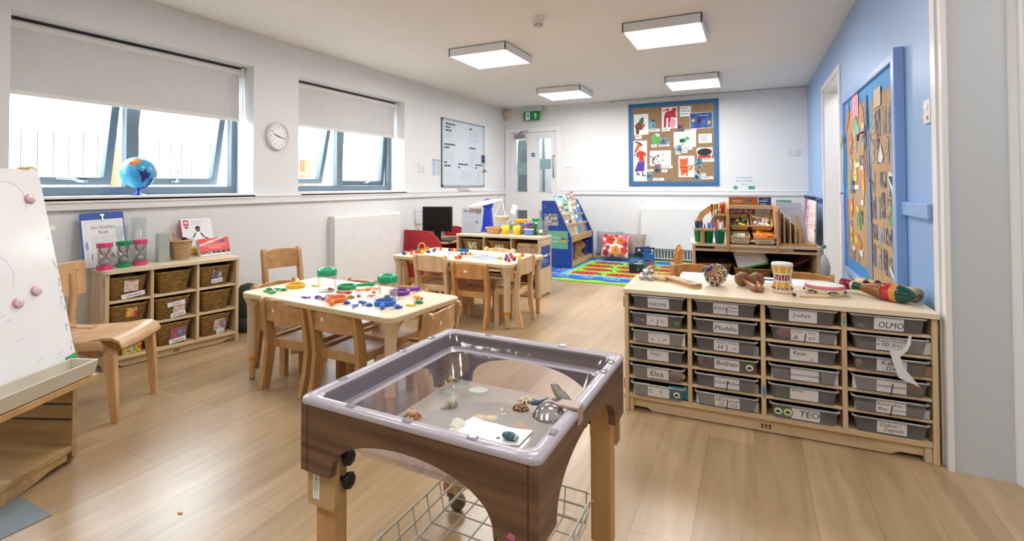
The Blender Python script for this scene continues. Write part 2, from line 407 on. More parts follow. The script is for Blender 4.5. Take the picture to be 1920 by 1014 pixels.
# ------------------------------------------------------------------ windows
WFR = C('#6a7882', .4, .25); GLASS = clear('window_glass', '#f4f9fb', .10); CHROME = C('#c9cdd0', .25, .9)
def window(name, a, mull, angs, handles):
    y0, y1, z0, z1 = a
    e = bpy.data.objects.new(name, None); COL.objects.link(e); struct(e); e.location = (XL - .21, y0, z0)
    Wd, H = y1 - y0, z1 - z0 - .0
    m0 = mull - y0
    fr = MB(WFR)                                  # local: x out (-) / in (+), y along, z up
    fw = .05
    fr.box(-.06, 0, 0, Wd, .004, .062); fr.box(-.06, 0, 0, Wd, H - .05, H); fr.box(-.06, 0, 0, fw, .06, H - .05); fr.box(-.06, 0, Wd - fw, Wd, .06, H - .05)
    fr.box(-.06, 0, m0 - .042, m0 + .042, .06, H - .05)
    fr.obj('window_frame', e, bev=.004)
    for k, (s0, s1) in enumerate(((fw, m0 - .042), (m0 + .042, Wd - fw))):
        s = bpy.data.objects.new('sash', None); COL.objects.link(s); s.parent = e
        s.location = (-.03, s0, H - .055); s.rotation_euler = (0, math.radians(angs[k]), 0)
        hh = H - .055 - .062; ww = s1 - s0; b = .055
        fs = MB(WFR)
        fs.box(-.028, .028, .002, ww - .002, -hh, -hh + b); fs.box(-.028, .028, .002, ww - .002, -b, 0)
        fs.box(-.028, .028, .002, b, -hh + b, -b); fs.box(-.028, .028, ww - b, ww - .002, -hh + b, -b)
        fs.obj('sash_frame', s, bev=.004)
        MB(GLASS).box(-.004, .004, b - .004, ww - b + .004, -hh + b - .004, -b + .004).obj('pane', s)
        h = MB(CHROME); hy = ww * handles[k][0]
        h.box(.028, .04, hy - .035, hy + .035, -hh + .02, -hh + .04)
        if handles[k][1] == 'flat': h.tube([(.045, hy, -hh + .03), (.055, hy - .03, -hh + .035), (.06, hy - .07, -hh + .05), (.06, hy - .16, -hh + .055)], .008)
        elif handles[k][1] == 'up': h.tube([(.045, hy, -hh + .03), (.055, hy, -hh + .06), (.05, hy - .004, -hh + .13)], .009)
        else: h.tube([(.045, hy, -hh + .03), (.055, hy + .04, -hh + .04), (.05, hy + .1, -hh + .075)], .009)
        h.obj('handle', s)
    return e
window('window_1', W1, 2.085, (11, 11), ((.72, 'flat'), (.5, 'up')))
window('window_2', W2, 4.145, (13, 4), ((.1, 'up'), (.55, 'diag')))
# what stands outside: a pale board fence and the ground
fence = MB(wood('weathered_fence_boards', '#7a7065', '#948a7d', (14, 14, 1.4), .9))
y = -1.0; rg = random.Random(4)
while y < 11:
    h = 1.66 + rg.uniform(-.015, .015); fence.box(-6.12, -6.10 + rg.uniform(0, .012), y, y + .118, 0, h); y += .125
for py in (1.0, 3.0, 5.55, 7.6): fence.m(C('#85694c', .8)).box(-6.10, -6.0, py, py + .1, 0, 1.5)
tag(fence.obj('garden_fence'), 'pale timber board fence outside the two windows', 'fence')
struct(MB(C('#b9b4aa', .9)).box(-14, XL - .28, -8, 14, -.08, -.02).obj('ground_outside'))
# blinds
BLIND = C('#cfcfd0', .8)
def blind(label, y0, y1, z0, z1, chain):
    t = thing('roller_blind', label, 'blind', (XL - .13, y0, 0), 0, 'roller blinds over the windows')
    L = y1 - y0
    MB(BLIND).box(-.003, .003, .02, L - .035, z0, z1 - .05).obj('blind_fabric', t)
    MB(C('#dcdad7', .5)).box(-.012, .012, .02, L - .035, z0 - .004, z0 + .026).obj('bottom_bar', t, bev=.004)
    c = MB(C('#d8d6d2', .5)); c.lathe([(.026, 0), (.026, L - .04)], 16, T(0, .01, z1 - .048) @ Rx(-90)); c.obj('roller', t)
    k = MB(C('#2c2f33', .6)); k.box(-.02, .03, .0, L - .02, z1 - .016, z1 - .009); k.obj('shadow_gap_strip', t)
    k = MB(C('#e6e4e0', .5)); k.box(-.02, .03, 0, L, z1 - .009, z1); k.box(-.03, .03, L - .03, L - .01, z1 - .085, z1); k.obj('bracket', t)
    k = MB(C('#eeeeec', .5)); k.tube([(.03, L - .02, z1 - .05), (.033, L - .02, chain)], .004); k.tube([(.0, L - .02, z1 - .05), (-.0, L - .02, chain)], .004); k.obj('pull_chain', t)
    return t
blind('wide grey roller blind half drawn over the larger window beside the easel', W1[0] + .01, W1[1] - .01, 1.655, W1[3], 1.70)
blind('narrower-looking grey roller blind half drawn over the window beside the wall clock and whiteboard', W2[0] + .01, W2[1] - .01, 1.683, W2[3], 1.70)
# ------------------------------------------------------------------ doors
LEAF = wallpaint('white_door_paint', '#e3e5e8', .35)
d = bpy.data.objects.new('door_1', None); COL.objects.link(d); struct(d); d.location = (D1[0], YB, 0)
def X(x): return x - D1[0]
lf = MB(LEAF)
for x0, x1 in ((-3.65, -3.545), (-3.325, -3.13), (-2.90, -2.825)): lf.box(X(x0), X(x1), .0, .045, .008, 1.98)
for z0, z1 in ((.008, .25), (.70, .985), (1.885, 1.98)):
    for x0, x1 in ((-3.545, -3.325), (-3.13, -2.90)): lf.box(X(x0), X(x1), .0, .045, z0, z1)
for z0, z1 in ((.25, .70), (.985, 1.885)):
    for x0, x1 in ((-3.545, -3.325), (-3.13, -2.90)):
        for q in ((x0 - .006, x1 + .006, z0 - .006, z0 + .012), (x0 - .006, x1 + .006, z1 - .012, z1 + .006), (x0 - .006, x0 + .012, z0, z1), (x1 - .012, x1 + .006, z0, z1)):
            lf.box(X(q[0]), X(q[1]), -.006, .0, q[2], q[3])
lf.obj('door_leaf', d)
for z0, z1 in ((.25, .70), (.985, 1.885)):
    for x0, x1 in ((-3.545, -3.325), (-3.13, -2.90)):
        MB(GLASS).box(X(x0), X(x1), .018, .024, z0, z1).obj('pane', d)
fr = MB(TRIMW)
fr.box(X(-3.735), X(-3.655), -.02, .0, 0, 2.065); fr.box(X(-2.82), X(-2.745), -.02, .0, 0, 2.065); fr.box(X(-3.655), X(-2.82), -.02, .0, 1.988, 2.065)
fr.box(X(-3.66), X(-3.652), .0, .14, 0, 1.99); fr.box(X(-2.823), X(-2.815), 0, .14, 0, 1.99); fr.box(X(-3.66), X(-2.815), 0, .14, 1.983, 1.99)
fr.obj('door_frame', d, bev=.004)
h = MB(STEELC); h.tube([(X(-2.855), 0, 1.58), (X(-2.855), -.045, 1.58), (X(-2.855), -.05, 1.56), (X(-2.855), -.05, 1.27), (X(-2.855), -.045, 1.25), (X(-2.855), 0, 1.25)], .011); h.obj('pull_handle', d)
k = MB(C('#8d9398', .4, .6)); k.box(X(-3.55), X(-3.36), -.055, -.002, 1.905, 1.955); k.bar((X(-3.46), -.04, 1.955), (X(-3.40), -.09, 2.0), .02, .012); k.bar((X(-3.40), -.09, 2.0), (X(-3.3), -.03, 2.02), .02, .012); k.obj('door_closer', d, bev=.004)
k = MB(C('#28599c', .4)); k.prism(ell(X(-3.227), 1.61, .036, .036, 24), 'xz', -.003, 0)
k.m(C('#dfe8f2', .4)); k.box(X(-3.252), X(-3.202), -.0045, -.003, 1.604, 1.616); k.obj('fire_door_disc', d)
FROST = clear('frosted_film', '#bcd4d8', .1, .62, '#a9c4c8')
for x0, x1, z0, z1 in ((-3.50, -3.36, 1.70, 1.86), (-3.52, -3.34, 1.28, 1.485), (-3.11, -2.905, 1.37, 1.535)):
    k = MB(FROST); k.box(X(x0), X(x1), .008, .014, z0, z1); k.obj('frosted_square', d)
d = bpy.data.objects.new('door_2', None); COL.objects.link(d); struct(d); d.location = (XR, 5.10, 0)
fr = MB(TRIMW)
fr.box(-.016, 0, -.05, 0, 0, 2.11); fr.box(-.016, 0, 1.06, 1.11, 0, 2.11); fr.box(-.016, 0, 0, 1.06, 2.06, 2.11)
fr.box(0, .17, 1.045, 1.06, 0, 2.06); fr.box(0, .17, 0, .012, 0, 2.06); fr.box(0, .17, 0, 1.06, 2.045, 2.06)
fr.obj('door_frame', d, bev=.003)
# ------------------------------------------------------------------ fixed fittings
DIFF = emis('lit_diffuser', '#ffffff', PANEL)
LB = C('#e8ebf1', .5)
for i, (x, y, lab) in enumerate(((-2.255, 4.40, 'square ceiling light panel nearest the windows and clock'), (-.612, 4.385, 'square ceiling light panel nearest the camera beside the blue wall'),
                                 (-2.257, 6.63, 'far square ceiling light panel in front of the green exit sign'), (-.614, 6.645, 'far square ceiling light panel above the brown display board'))):
    t = thing('ceiling_light', lab, 'ceiling light', (x, y, ZC), 0, 'square ceiling light panels')
    b = MB(LB); h = .3
    for q in ((-h, h, -h, -h + .014), (-h, h, h - .014, h), (-h, -h + .014, -h, h), (h - .014, h, -h, h)): b.box(q[0], q[1], q[2], q[3], -.078, 0)
    b.box(-h, h, -h, h, -.01, 0); b.obj('light_housing', t, bev=.003)
    MB(DIFF).box(-h + .014, h - .014, -h + .014, h - .014, -.074, -.066).obj('diffuser', t)
t = thing('smoke_detector', 'white round smoke detector on the ceiling between the light panels', 'smoke detector', (-1.453, 3.637, ZC))
MB(WHITEP).lathe([(.05, 0), (.05, -.02), (.046, -.028)], 28).obj('detector_base', t)
k = MB(C('#e2e0de', .5)); k.lathe([(.046, -.028), (.042, -.05), (.03, -.056), (.028, -.075), (.015, -.088), (.001, -.09)], 28)
k.m(C('#7c6f6a', .6))
for i in range(8):
    a = 2*PI*i/8; k.cb((.031*math.cos(a), .031*math.sin(a), -.064), (.006, .006, .014), Rz(math.degrees(a)))
k.obj('sensor_head', t)
t = thing('exit_sign', 'green and white running man exit sign under the ceiling above the door', 'exit sign', (-3.21, YB - .1, ZC))
MB(C('#c3c9d2', .5)).box(-.17, .17, -.03, .1, -.085, 0).obj('sign_housing', t, bev=.004)
k = MB(C('#0e8a4c', .4)); k.box(-.145, .145, -.005, .005, -.235, -.085)
M = basis((0, -.006, -.235), (1, 0, 0), (0, 0, 1)); k.m(C('#eaf6ee', .5)); k.at(M)
k.rect(-.105, -.03, .012, .138); k.flat([(.06, .03), (.075, .03), (.075, .09), (.095, .072), (.095, .09), (.0675, .12), (.04, .09), (.04, .072), (.06, .09)])
k.m(C('#0e8a4c', .4)); k.flat(ell(-.06, .118, .009, .009, 10), .001); k.flat([(-.075, .095), (-.058, .105), (-.048, .08), (-.058, .06), (-.072, .07)], .001)
for q in (((-.06, .1), (-.04, .092), .006), ((-.075, .095), (-.092, .08), .006), ((-.06, .065), (-.045, .045), .007), ((-.045, .045), (-.055, .02), .007), ((-.066, .066), (-.078, .042), .007), ((-.078, .042), (-.1, .038), .007)):
    (ax, ay), (bx, by), ww = q; dx, dy = bx-ax, by-ay; l = math.hypot(dx, dy); nx, ny = -dy/l*ww/2, dx/l*ww/2
    k.flat([(ax+nx, ay+ny), (ax-nx, ay-ny), (bx-nx, by-ny), (bx+nx, by+ny)], .001)
k.obj('sign_panel', t)
k = MB(C('#e0d8c2', .5)); k.box(-.045, .045, -.05, 0, -.08, .08); k.m(C('#c5bda8', .5)); k.box(-.03, .03, -.054, -.05, -.06, .0); tag(k.obj('motion_sensor', bev=.008), 'small cream motion sensor box in the corner beside the exit sign', 'sensor', loc=(XL + .06, YB, 2.29))
k = MB(C('#cdcfd1', .5)); k.lathe([(.009, 0), (.009, XR + 1.95)], 10, T(-1.944, YB - .012, 2.393) @ Ry(90)); k.m(C('#b5b5b5', .5))
for x in (-1.9, -1.4, -.9, -.4, .1): k.cb((x, YB - .012, 2.393), (.02, .024, .024))
tag(k.obj('cable_conduit'), 'thin grey cable conduit running along the top of the back wall', 'conduit')
def plate(name, label, cat, M, w, h, knobs=()):
    k = MB(C('#dfe2e6', .4), M); k.box(-w/2, w/2, -h/2, h/2, 0, .01)
    for x, y, ww, hh, c in knobs: k.m(C(c, .5)); k.box(x - ww/2, x + ww/2, y - hh/2, y + hh/2, .01, .013)
    return tag(k.obj(name, bev=.002), label, cat)
plate('light_switch', 'white light switch on the back wall beside the glazed door', 'light switch', basis((-2.62, YB, 1.43), (1, 0, 0), (0, 0, 1)), .1, .088, ((-.02, 0, .02, .04, '#f0f0f0'), (.02, 0, .02, .04, '#f0f0f0')))
plate('wall_socket', 'grey double wall socket on the back wall right of the display board', 'socket', basis((.508, YB, 1.537), (1, 0, 0), (0, 0, 1)), .146, .088, tuple((sx + dx, dy, .008, .014, '#70757b') for sx in (-.04, .04) for dx, dy in ((-.014, -.012), (.014, -.012), (0, .014))))
plate('fused_switch', 'white fused switch plate on the blue wall beside the white trim', 'light switch', basis((XR, 2.735, 1.412), (0, -1, 0), (0, 0, 1)), .088, .1, ((.0, .02, .05, .02, '#eeeeee'), (.015, -.028, .014, .014, '#cc6a66')))
plate('thermostat_card', 'small white control plate on the wall between window and whiteboard', 'control plate', basis((XL, 5.36, 1.33), (0, 1, 0), (0, 0, 1)), .13, .11, ((.0, .02, .09, .006, '#b9bcc2'), (-.03, -.01, .02, .012, '#b9bcc2'), (.02, -.01, .03, .012, '#b9bcc2'), (0, -.04, .09, .006, '#c7aaa6')))
COVER = C('#e3e4e4', .45)
def radcover(name, label, M, w, h, z0):
    t = thing(name, label, 'radiator cover'); t.matrix_world = M
    k = MB(COVER); k.prism([(0, z0), (-.085, z0), (-.085, h - .02), (-.065, h), (0, h)], 'yz', 0, w); k.obj('cover_panel', t, bev=.004)
    g = MB(C('#5b6068', .7)); g.box(.01, w - .01, -.06, 0, .02, z0); g.obj('dark_vent', t)
    g = MB(C('#cfd4d8', .4)); n = int(w / .045)
    for i in range(n + 1): g.box(.01 + i*(w - .03)/n, .022 + i*(w - .03)/n, -.07, -.06, .03, z0 - .015)
    g.box(.0, w, -.071, -.059, z0 - .02, z0 - .01); g.box(0, w, -.071, -.059, .02, .035); g.obj('vent_grille', t)
    return t
radcover('radiator_cover', 'white radiator cover under the windows behind the near craft table', T(XL, 3.77, 0) @ Rz(90), 1.05, .80, .06)
radcover('radiator_cover', 'white radiator cover with a dark vent grille on the back wall behind the rug', T(-1.47, YB, 0), 1.55, .775, .17)
# real lamps: the ceiling panels (two more pairs behind the camera), the windows, corridor
for i, (x, y) in enumerate(((-2.255, 4.40), (-.612, 4.385), (-2.257, 6.63), (-.614, 6.645))):
    area('panel_lamp', (x, y, ZC - .082), (.55, .55), LAMP, (0, 0, 0), (1, .985, .965))
for x, y in ((-2.255, 2.15), (-.612, 2.15), (-2.255, -.1), (-.612, -.1), (1.2, -.1), (1.4, 1.6)):
    area('panel_lamp', (x, y, ZC - .03), (.55, .55), LAMP2, (0, 0, 0), (1, .985, .965))
for a in (W1, W2):
    area('daylight_portal', (XL - .30, (a[0] + a[1])/2, (a[2] + a[3])/2), (a[3] - a[2], a[1] - a[0]), 1, (0, -90, 0), portal=True)
area('corridor_lamp', (-3.0, YB + .9, ZC - .05), (1.0, .8), 22, (0, 0, 0))
area('next_room_lamp', (XR + .7, 5.6, ZC - .05), (.6, 1.2), 14, (0, 0, 0))
# ------------------------------------------------------------------ child chairs
def child_chair(label, wd, ws, group, sticker=None, loc=(0, 0, 0), rz=0, H=.50, S=.26, hw=.16):
    """back posts stand at y=0, the seat reaches out to +y"""
    t = thing('child_chair', label, 'chair', loc, rz, group)
    k = H / .5
    prof = [(0, 0), (.058, 0), (.085, .12*k), (.102, .24*k), (.084, .36*k), (.058, .455*k), (.05, .482*k), (.034, .5*k), (.014, .496*k), (.006, .475*k), (.03, .36*k), (.045, .24*k), (.03, .12*k)]
    for sx in (-1, 1):
        x0, x1 = sorted((sx*hw, sx*(hw - .027)))
        MB(wd).prism(prof, 'yz', x0, x1).obj('back_post', t, bev=.006, seg=3)
        MB(wd).prism([(.285, 0), (.328, 0), (.332, S - .03), (.32, S + .006), (.298, S + .014), (.09, S + .014), (.09, S - .028), (.27, S - .03), (.285, S - .05)], 'yz', *sorted((sx*(hw - .002), sx*(hw - .03)))).obj('front_leg', t, bev=.005, seg=3)
        k2 = MB(C('#5d5650', .7)); k2.lathe([(.012, 0), (.012, .005)], 10, T(sx*(hw - .015), .306, -.001)); k2.obj('glide', t)
    iw = hw - .026
    MB(ws).prism([(.085, S - .014), (.30, S - .014), (.322, S - .034), (.334, S - .03), (.328, S - .008), (.305, S + .004), (.085, S + .002)], 'yz', -iw, iw).obj('seat', t, bev=.003)
    for q in ((.082, .1, S - .045, S - .002), (.285, .30, S - .05, S - .016)):
        r = MB(wd); r.box(-iw, iw, *q); r.obj('seat_rail', t, bev=.003)
    n = 12; f, bk = [], []
    for i in range(n + 1):
        x = -iw - .004 + (2*iw + .008)*i/n; u = x/iw
        bow = .022*(1 - u*u); crown = .012*(1 - u*u)
        f.append((x, .046 - bow, 0)); bk.append((x, .034 - bow, crown))
    z0, z1 = .372*k, .484*k
    rings = []
    for i in range(n + 1):
        x, yf, _ = f[i]; _, yb, c = bk[i]
        rings.append([(x, yf, z0), (x, yf - .004, z1 + c), (x, yb - .004, z1 + c), (x, yb, z0)])
    b = MB(ws); b.loft(rings, True, True, False); b.obj('backrest', t, bev=.004, seg=3)
    if sticker:
        x, z, w, h = sticker
        s = MB(C('#e6e6e8', .5)); s.box(x - w/2, x + w/2, .009 + .022*(x/iw)**2, .0125 + .022*(x/iw)**2, z - h/2, z + h/2); s.obj('white_sticker', t)
    return t
G1 = 'small wooden chairs at the near craft table'
a0 = child_chair('left of two brown child chairs with white stickers facing away at near craft table', OAK, OAKS, G1, (-.06, .435, .017, .017), (-2.245, 1.905, 0), 1)
dup(a0, (-1.872, 1.885, 0), -1, 'right of two brown child chairs with white stickers facing away at near craft table', G1)
dup(a0, (-1.35, 2.17, 0), 95, 'brown child chair at right end of near craft table, directly behind the water table', G1)
b0 = child_chair('brown child chair at the left end of near craft table beside the basket shelf', OAK, OAKS, G1, None, (-2.755, 2.29, 0), -94)
dup(b0, (-2.235, 2.585, 0), 174, 'brown child chair on far side of near craft table, behind the green magnifier', G1)
dup(b0, (-1.85, 2.55, 0), 173, 'brown child chair on far side of near craft table, behind the purple magnifier', G1)
child_chair('taller brown wooden chair standing against the wall behind the near craft table', OAK, OAKS, None, None, (-3.35, 2.845, 0), -104, .62, .34, .155)
G2 = 'small wooden chairs at the far craft table'
p0 = child_chair('pale birch child chair facing away at the far table, beside the honey-coloured one', PALE, PALE, G2, (0, .45, .010, .012), (-2.365, 3.47, 0), -2, .54, .28)
dup(p0, (-1.59, 3.765, 0), 92, 'pale birch child chair at the right end of the far table beside the blue poster', G2).scale = (1, .72, 1)
dup(p0, (-2.045, 4.19, 0), 172, 'pale birch child chair on far side of far table before the paper shelves', G2)
child_chair('honey-coloured child chair facing away at the far craft table with a white sticker', ORANGE, ORANGE, G2, (-.02, .43, .03, .016), (-1.99, 3.46, 0), 0)
o0 = child_chair('honey-coloured child chair on far side of far table in front of the basket shelves', ORANGE, ORANGE, G2, None, (-2.365, 4.25, 0), 180)
dup(o0, (-2.86, 3.93, 0), -92, 'honey-coloured child chair at the left end of far table beside the red desk', G2)
G3 = 'small wooden chairs at the writing table'
t0 = child_chair('orange-brown child chair behind the drum and tambourine at the writing table', ORANGE, ORANGE, G3, None, (.315, 3.94, 0), 172, .53, .27)
dup(t0, (-.385, 4.02, 0), 187, 'honey-coloured child chair seen over the drawer cabinet behind the white paper', G3)
child_chair('taller brown chair post beside the left end of the writing shelf unit', ORANGE, ORANGE, G3, None, (-.52, 4.60, 0), 100, .58, .31, .165)
# ------------------------------------------------------------------ craft tables
TOPM = wood('pale_table_laminate', '#e2d3b6', '#ecdfc6', (2, 14, 14), .3)
LEGM = C('#cdb594', .45); YEL = C('#e8a02c', .4)
def craft_table(label, loc, rz, Wd, D, H=.5, group='low craft tables'):
    t = thing('craft_table', label, 'table', loc, rz, group)
    e = MB(C('#d3bd97', .45)); e.prism(rrect(-Wd/2, Wd/2, -D/2, D/2, .05, 6), 'xy', H - .024, H - .003); e.obj('table_edge', t, bev=.006, seg=3)
    e = MB(TOPM); e.prism(rrect(-Wd/2 + .004, Wd/2 - .004, -D/2 + .004, D/2 - .004, .048, 6), 'xy', H - .006, H); e.obj('table_top', t, bev=.002)
    for sx in (-1, 1):
        for sy in (-1, 1):
            x, y = sx*(Wd/2 - .05), sy*(D/2 - .05)
            l = MB(LEGM); l.lathe([(.026, .14), (.028, .39), (.031, .43), (.045, .462), (.05, .475)], 20, T(x, y, 0))
            for dx, dy in ((-sx, 0), (0, -sy)):
                px, py = dy * .014, dx * .014
                pts = [(.015, .36), (.035, .42), (.07, .455), (.12, .476), (.01, .476)]
                n = len(pts)
                vs = [(x + dx*p[0] + px, y + dy*p[0] + py, p[1]) for p in pts] + [(x + dx*p[0] - px, y + dy*p[0] - py, p[1]) for p in pts]
                l.add(vs, [tuple(range(n)), tuple(range(2*n - 1, n - 1, -1))] + [(i, (i+1) % n, n + (i+1) % n, n + i) for i in range(n)])
            lg = l.obj('leg', t)
            r = MB(YEL); r.lathe([(.0275, .128), (.0285, .131), (.0285, .138), (.0275, .141)], 20, T(x, y, 0)); r.obj('yellow_ring', lg)
            r = MB(PINE); r.lathe([(.016, .012), (.0195, .13)], 16, T(x, y, 0)); r.obj('lower_leg', lg)
            r = MB(C('#8a8580', .5)); r.lathe([(.012, 0), (.015, .004), (.015, .013)], 14, T(x, y, 0)); r.obj('foot_glide', lg)
    return t
craft_table('low pale craft table strewn with magnifiers and plastic insects, nearer the camera', (-2.018, 2.178, 0), -4.6, 1.16, .555)
craft_table('low pale craft table scattered with coloured wooden cubes, in front of the red desk', (-2.205, 3.855, 0), -3.0, 1.17, .66)
craft_table('low pale writing table mostly hidden behind the name-tray cabinet', (.01, 3.60, 0), 4, .88, .36)
# ------------------------------------------------------------------ water table
def water_table():
    t = thing('water_table', 'dark wood-sided sensory water table with clear tray on pale legs and castors', 'water table', (-.656, 1.208, 0), -.8)
    hx, hy = .306, .326
    def arch(w, a0, a1, zt, zb, apex, n=22):
        pts = [(-w, zt), (-w, zb), (a0, zb)]
        cx = (a0 + a1)/2; r = (a1 - a0)/2
        for i in range(1, n):
            th = PI*(1 - i/n); pts.append((cx + r*math.cos(th), zb + (apex - zb)*math.sin(th)**.8))
        return pts + [(a1, zb), (w, zb), (w, zt)]
    PL = C('#4a2f28', .5)
    for s in (-1, 1):
        MB(WALNUT).prism(arch(hx - .021, -.212, .212, .588, .43, .538), 'xz', *sorted((s*hy, s*(hy - .02)))).obj('front_panel' if s < 0 else 'back_panel', t, bev=.002)
        MB(WALNUT).prism(arch(hy, -.232, .232, .588, .43, .543), 'yz', *sorted((s*hx, s*(hx - .02)))).obj('side_panel', t, bev=.002)
    e = MB(PL)
    for sx in (-1, 1):
        for sy in (-1, 1): e.box(*sorted((sx*(hx - .0195), sx*(hx - .0225))), *sorted((sy*(hy + .0004), sy*(hy - .02))), .43, .588)
    e.obj('joint_line', t)
    TRAY = clear('clear_moulded_tray', '#f0ecf2', .2, .13, '#d6d1de', .12, .3)
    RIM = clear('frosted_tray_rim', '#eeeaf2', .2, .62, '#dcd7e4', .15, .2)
    def rr(x, y, r, z): return [(p[0], p[1], z) for p in rrect(-x, x, -y, y, r, 7)]
    k = MB(RIM); k.loft([rr(hx + .003, hy + .003, .02, .588), rr(hx + .005, hy + .005, .022, .596), rr(hx + .002, hy + .002, .02, .602), rr(hx - .020, hy - .020, .032, .603), rr(hx - .027, hy - .027, .032, .597)], True, False); tr = k.obj('tray_rim', t)
    k = MB(clear('rim_blister', '#f2f0f5', .5, .3, '#e6e2ee', .1))
    for sx, sy in ((-.16, -1), (.0, -1), (.16, -1), (-.14, 1), (.12, 1)): k.cb((sx, sy*(hy - .012), .604), (.022, .016, .006))
    for sx, sy in ((-1, -.2), (-1, .05), (-1, .2), (1, -.22), (1, .16), (1, .24)): k.cb((sx*(hx - .012), sy, .604), (.016, .022, .006))
    bl = k.obj('rim_blister', tr, bev=.003); bl['kind'] = 'stuff'
    k = MB(TRAY); k.loft([rr(hx - .027, hy - .027, .032, .597), rr(hx - .040, hy - .040, .035, .56), rr(hx - .050, hy - .050, .04, .552), rr(hx - .058, hy - .058, .04, .545), rr(hx - .074, hy - .076, .045, .46), rr(hx - .088, hy - .088, .04, .447)], True, False)
    k.add(rr(hx - .088, hy - .088, .04, .447), [tuple(range(32))]); k.obj('tray_basin', t)
    k = MB(RIM); k.loft([rr(hx - .038, hy - .038, .036, .559), rr(hx - .042, hy - .042, .036, .555), rr(hx - .052, hy - .052, .04, .553), rr(hx - .056, hy - .056, .04, .548)], True, False); k.obj('tray_ledge_highlight', t)  # basin ledge, its bright highlight line put in as a milky rim-coloured strip
    k = MB(clear('dished_tray_underside', '#cfd4da', .25, .35, '#aab2bb')); k.lathe([(.19, .446), (.17, .436), (.1, .430), (.001, .429)], 32); k.obj('tray_underside', t)
    k = MB(C('#b09a8c', .35)); k.at(T(hx - .012, -.09, .6)); k.box(-.035, .016, -.018, .018, .004, .011); k.box(.011, .017, -.018, .018, -.03, .011); k.box(-.036, -.03, -.018, .018, -.012, .011); k.obj('rim_clip', t, bev=.003)
    for sx in (-1, 1):
        for sy in (-1, 1):
            x, y = sx*(hx - .05), sy*(hy - .05)
            l = MB(PINE); l.box(x - .031, x + .031, y - .02, y + .02, .075, .52); lg = l.obj('leg', t, bev=.004)
            l = MB(C('#c3a071', .5)); l.prism([(x - .04, .345), (x + .036, .345), (x + .044, .36), (x + .044, .53), (x - .044, .53), (x - .044, .36)], 'xz', *sorted((y + sy*.02, y + sy*.034))); l.obj('leg_sleeve', lg, bev=.003)
            for kz in (.405, .46):
                q = MB(C('#17181a', .45)); q.lathe([(.006, 0), (.006, .014), (.018, .016), (.021, .022), (.018, .03), (.008, .033), (.001, .034)], 8, T(x + (.031 if sx < 0 else -.031), y, kz) @ Ry(90 if sx < 0 else -90)); q.obj('clamp_knob', lg, bev=.002)
            q = MB(C('#6f6257', .5)); q.box(x - .022, x + .022, y - .008, y + .008, .055, .09); q.lathe([(.001, -.013), (.026, -.013), (.03, -.008), (.03, .008), (.026, .013), (.001, .013)], 20, T(x, y + sy*.022, .031) @ Rx(90)); q.obj('castor', lg)
    l = MB(C('#f0f0ee', .4)); x, y = -(hx - .05), -(hy - .05) - .035
    l.box(x - .026, x - .004, y - .0006, y + .0004, .362, .425); l.m(C('#56585c', .5)); l.at(basis((x - .015, y - .0008, .416), (0, 0, -1), (1, 0, 0))); l.text('CE', .012, T(.005, -.004, 0))
    for i in range(5): l.rect(.014, .014 + .02 + .012*(i % 2), -.0085 + i*.0036, -.0075 + i*.0036, .0001)
    l.obj('maker_label', t)
    WIRE = C('#cdc8b8', .4, .1)
    w = MB(WIRE); bx, by = hx - .085, hy - .03
    for z, e in ((.185, 0.0), (.145, .008), (.105, .016)): w.tube([(p[0], p[1], z) for p in rrect(-bx + e, bx - e, -by + e, by - e, .02, 3)], .0036, 6, True)
    n = 7
    for i in range(n):
        u = -1 + 2*i/(n - 1); x = u*(bx - .016)*.98; w.tube([(x, -by, .185), (x, -by + .016, .105), (x, by - .016, .105), (x, by, .185)], .0024, 5)
    n = 9
    for i in range(n):
        u = -1 + 2*i/(n - 1); y = u*(by - .016)*.98; w.tube([(-bx, y, .185), (-bx + .016, y, .105), (bx - .016, y, .105), (bx, y, .185)], .0024, 5)
    for sx in (-1, 1):
        for sy in (-1, 1): w.tube([(sx*bx, sy*(by - .05), .185), (sx*(hx - .06), sy*(hy - .052), .195)], .0036, 5)
    w.obj('wire_basket', t)
    k = MB(C('#c76f98', .6)); k.flat(blob(0, 0, .009, .008, 9, .4, 3), M=basis((hx - .055, -hy - .0008, .445), (1, 0, 0), (0, 0, 1))); k.obj('pink_mark', t)
    return t
water_table()
def wt(x, y, z): return (x, y, z)
wm, nt, b = newmat('cloudy_water'); out = nt.nodes['Material Output']
tr = nt.nodes.new('ShaderNodeBsdfTransparent'); tr.inputs[0].default_value = (.93, .93, .92, 1); df = nt.nodes.new('ShaderNodeBsdfDiffuse'); df.inputs[0].default_value = lin('#d8d2ce') + (1,)
gl = nt.nodes.new('ShaderNodeBsdfGlossy'); gl.inputs['Roughness'].default_value = .04
mx = nt.nodes.new('ShaderNodeMixShader'); mx.inputs[0].default_value = .55; m2 = nt.nodes.new('ShaderNodeMixShader'); fr = nt.nodes.new('ShaderNodeFresnel'); fr.inputs[0].default_value = 1.33
nt.links.new(tr.outputs[0], mx.inputs[1]); nt.links.new(df.outputs[0], mx.inputs[2]); nt.links.new(fr.outputs[0], m2.inputs[0]); nt.links.new(mx.outputs[0], m2.inputs[1]); nt.links.new(gl.outputs[0], m2.inputs[2]); nt.links.new(m2.outputs[0], out.inputs[0])
k = MB(wm); k.flat(rrect(-.2275, .2275, -.2455, .2455, .045, 7), 0); o = k.obj('water'); tag(o, 'shallow cloudy water lying in the clear tray of the water table', 'water', loc=(-.656, 1.208, .468), rz=-.8); o['kind'] = 'stuff'
WB = .450
def lump(name, label, cat, loc, mats, fn, rz=0, group=None):
    k = MB(); fn(k); return tag(k.obj(name), label, cat, group, loc, rz)
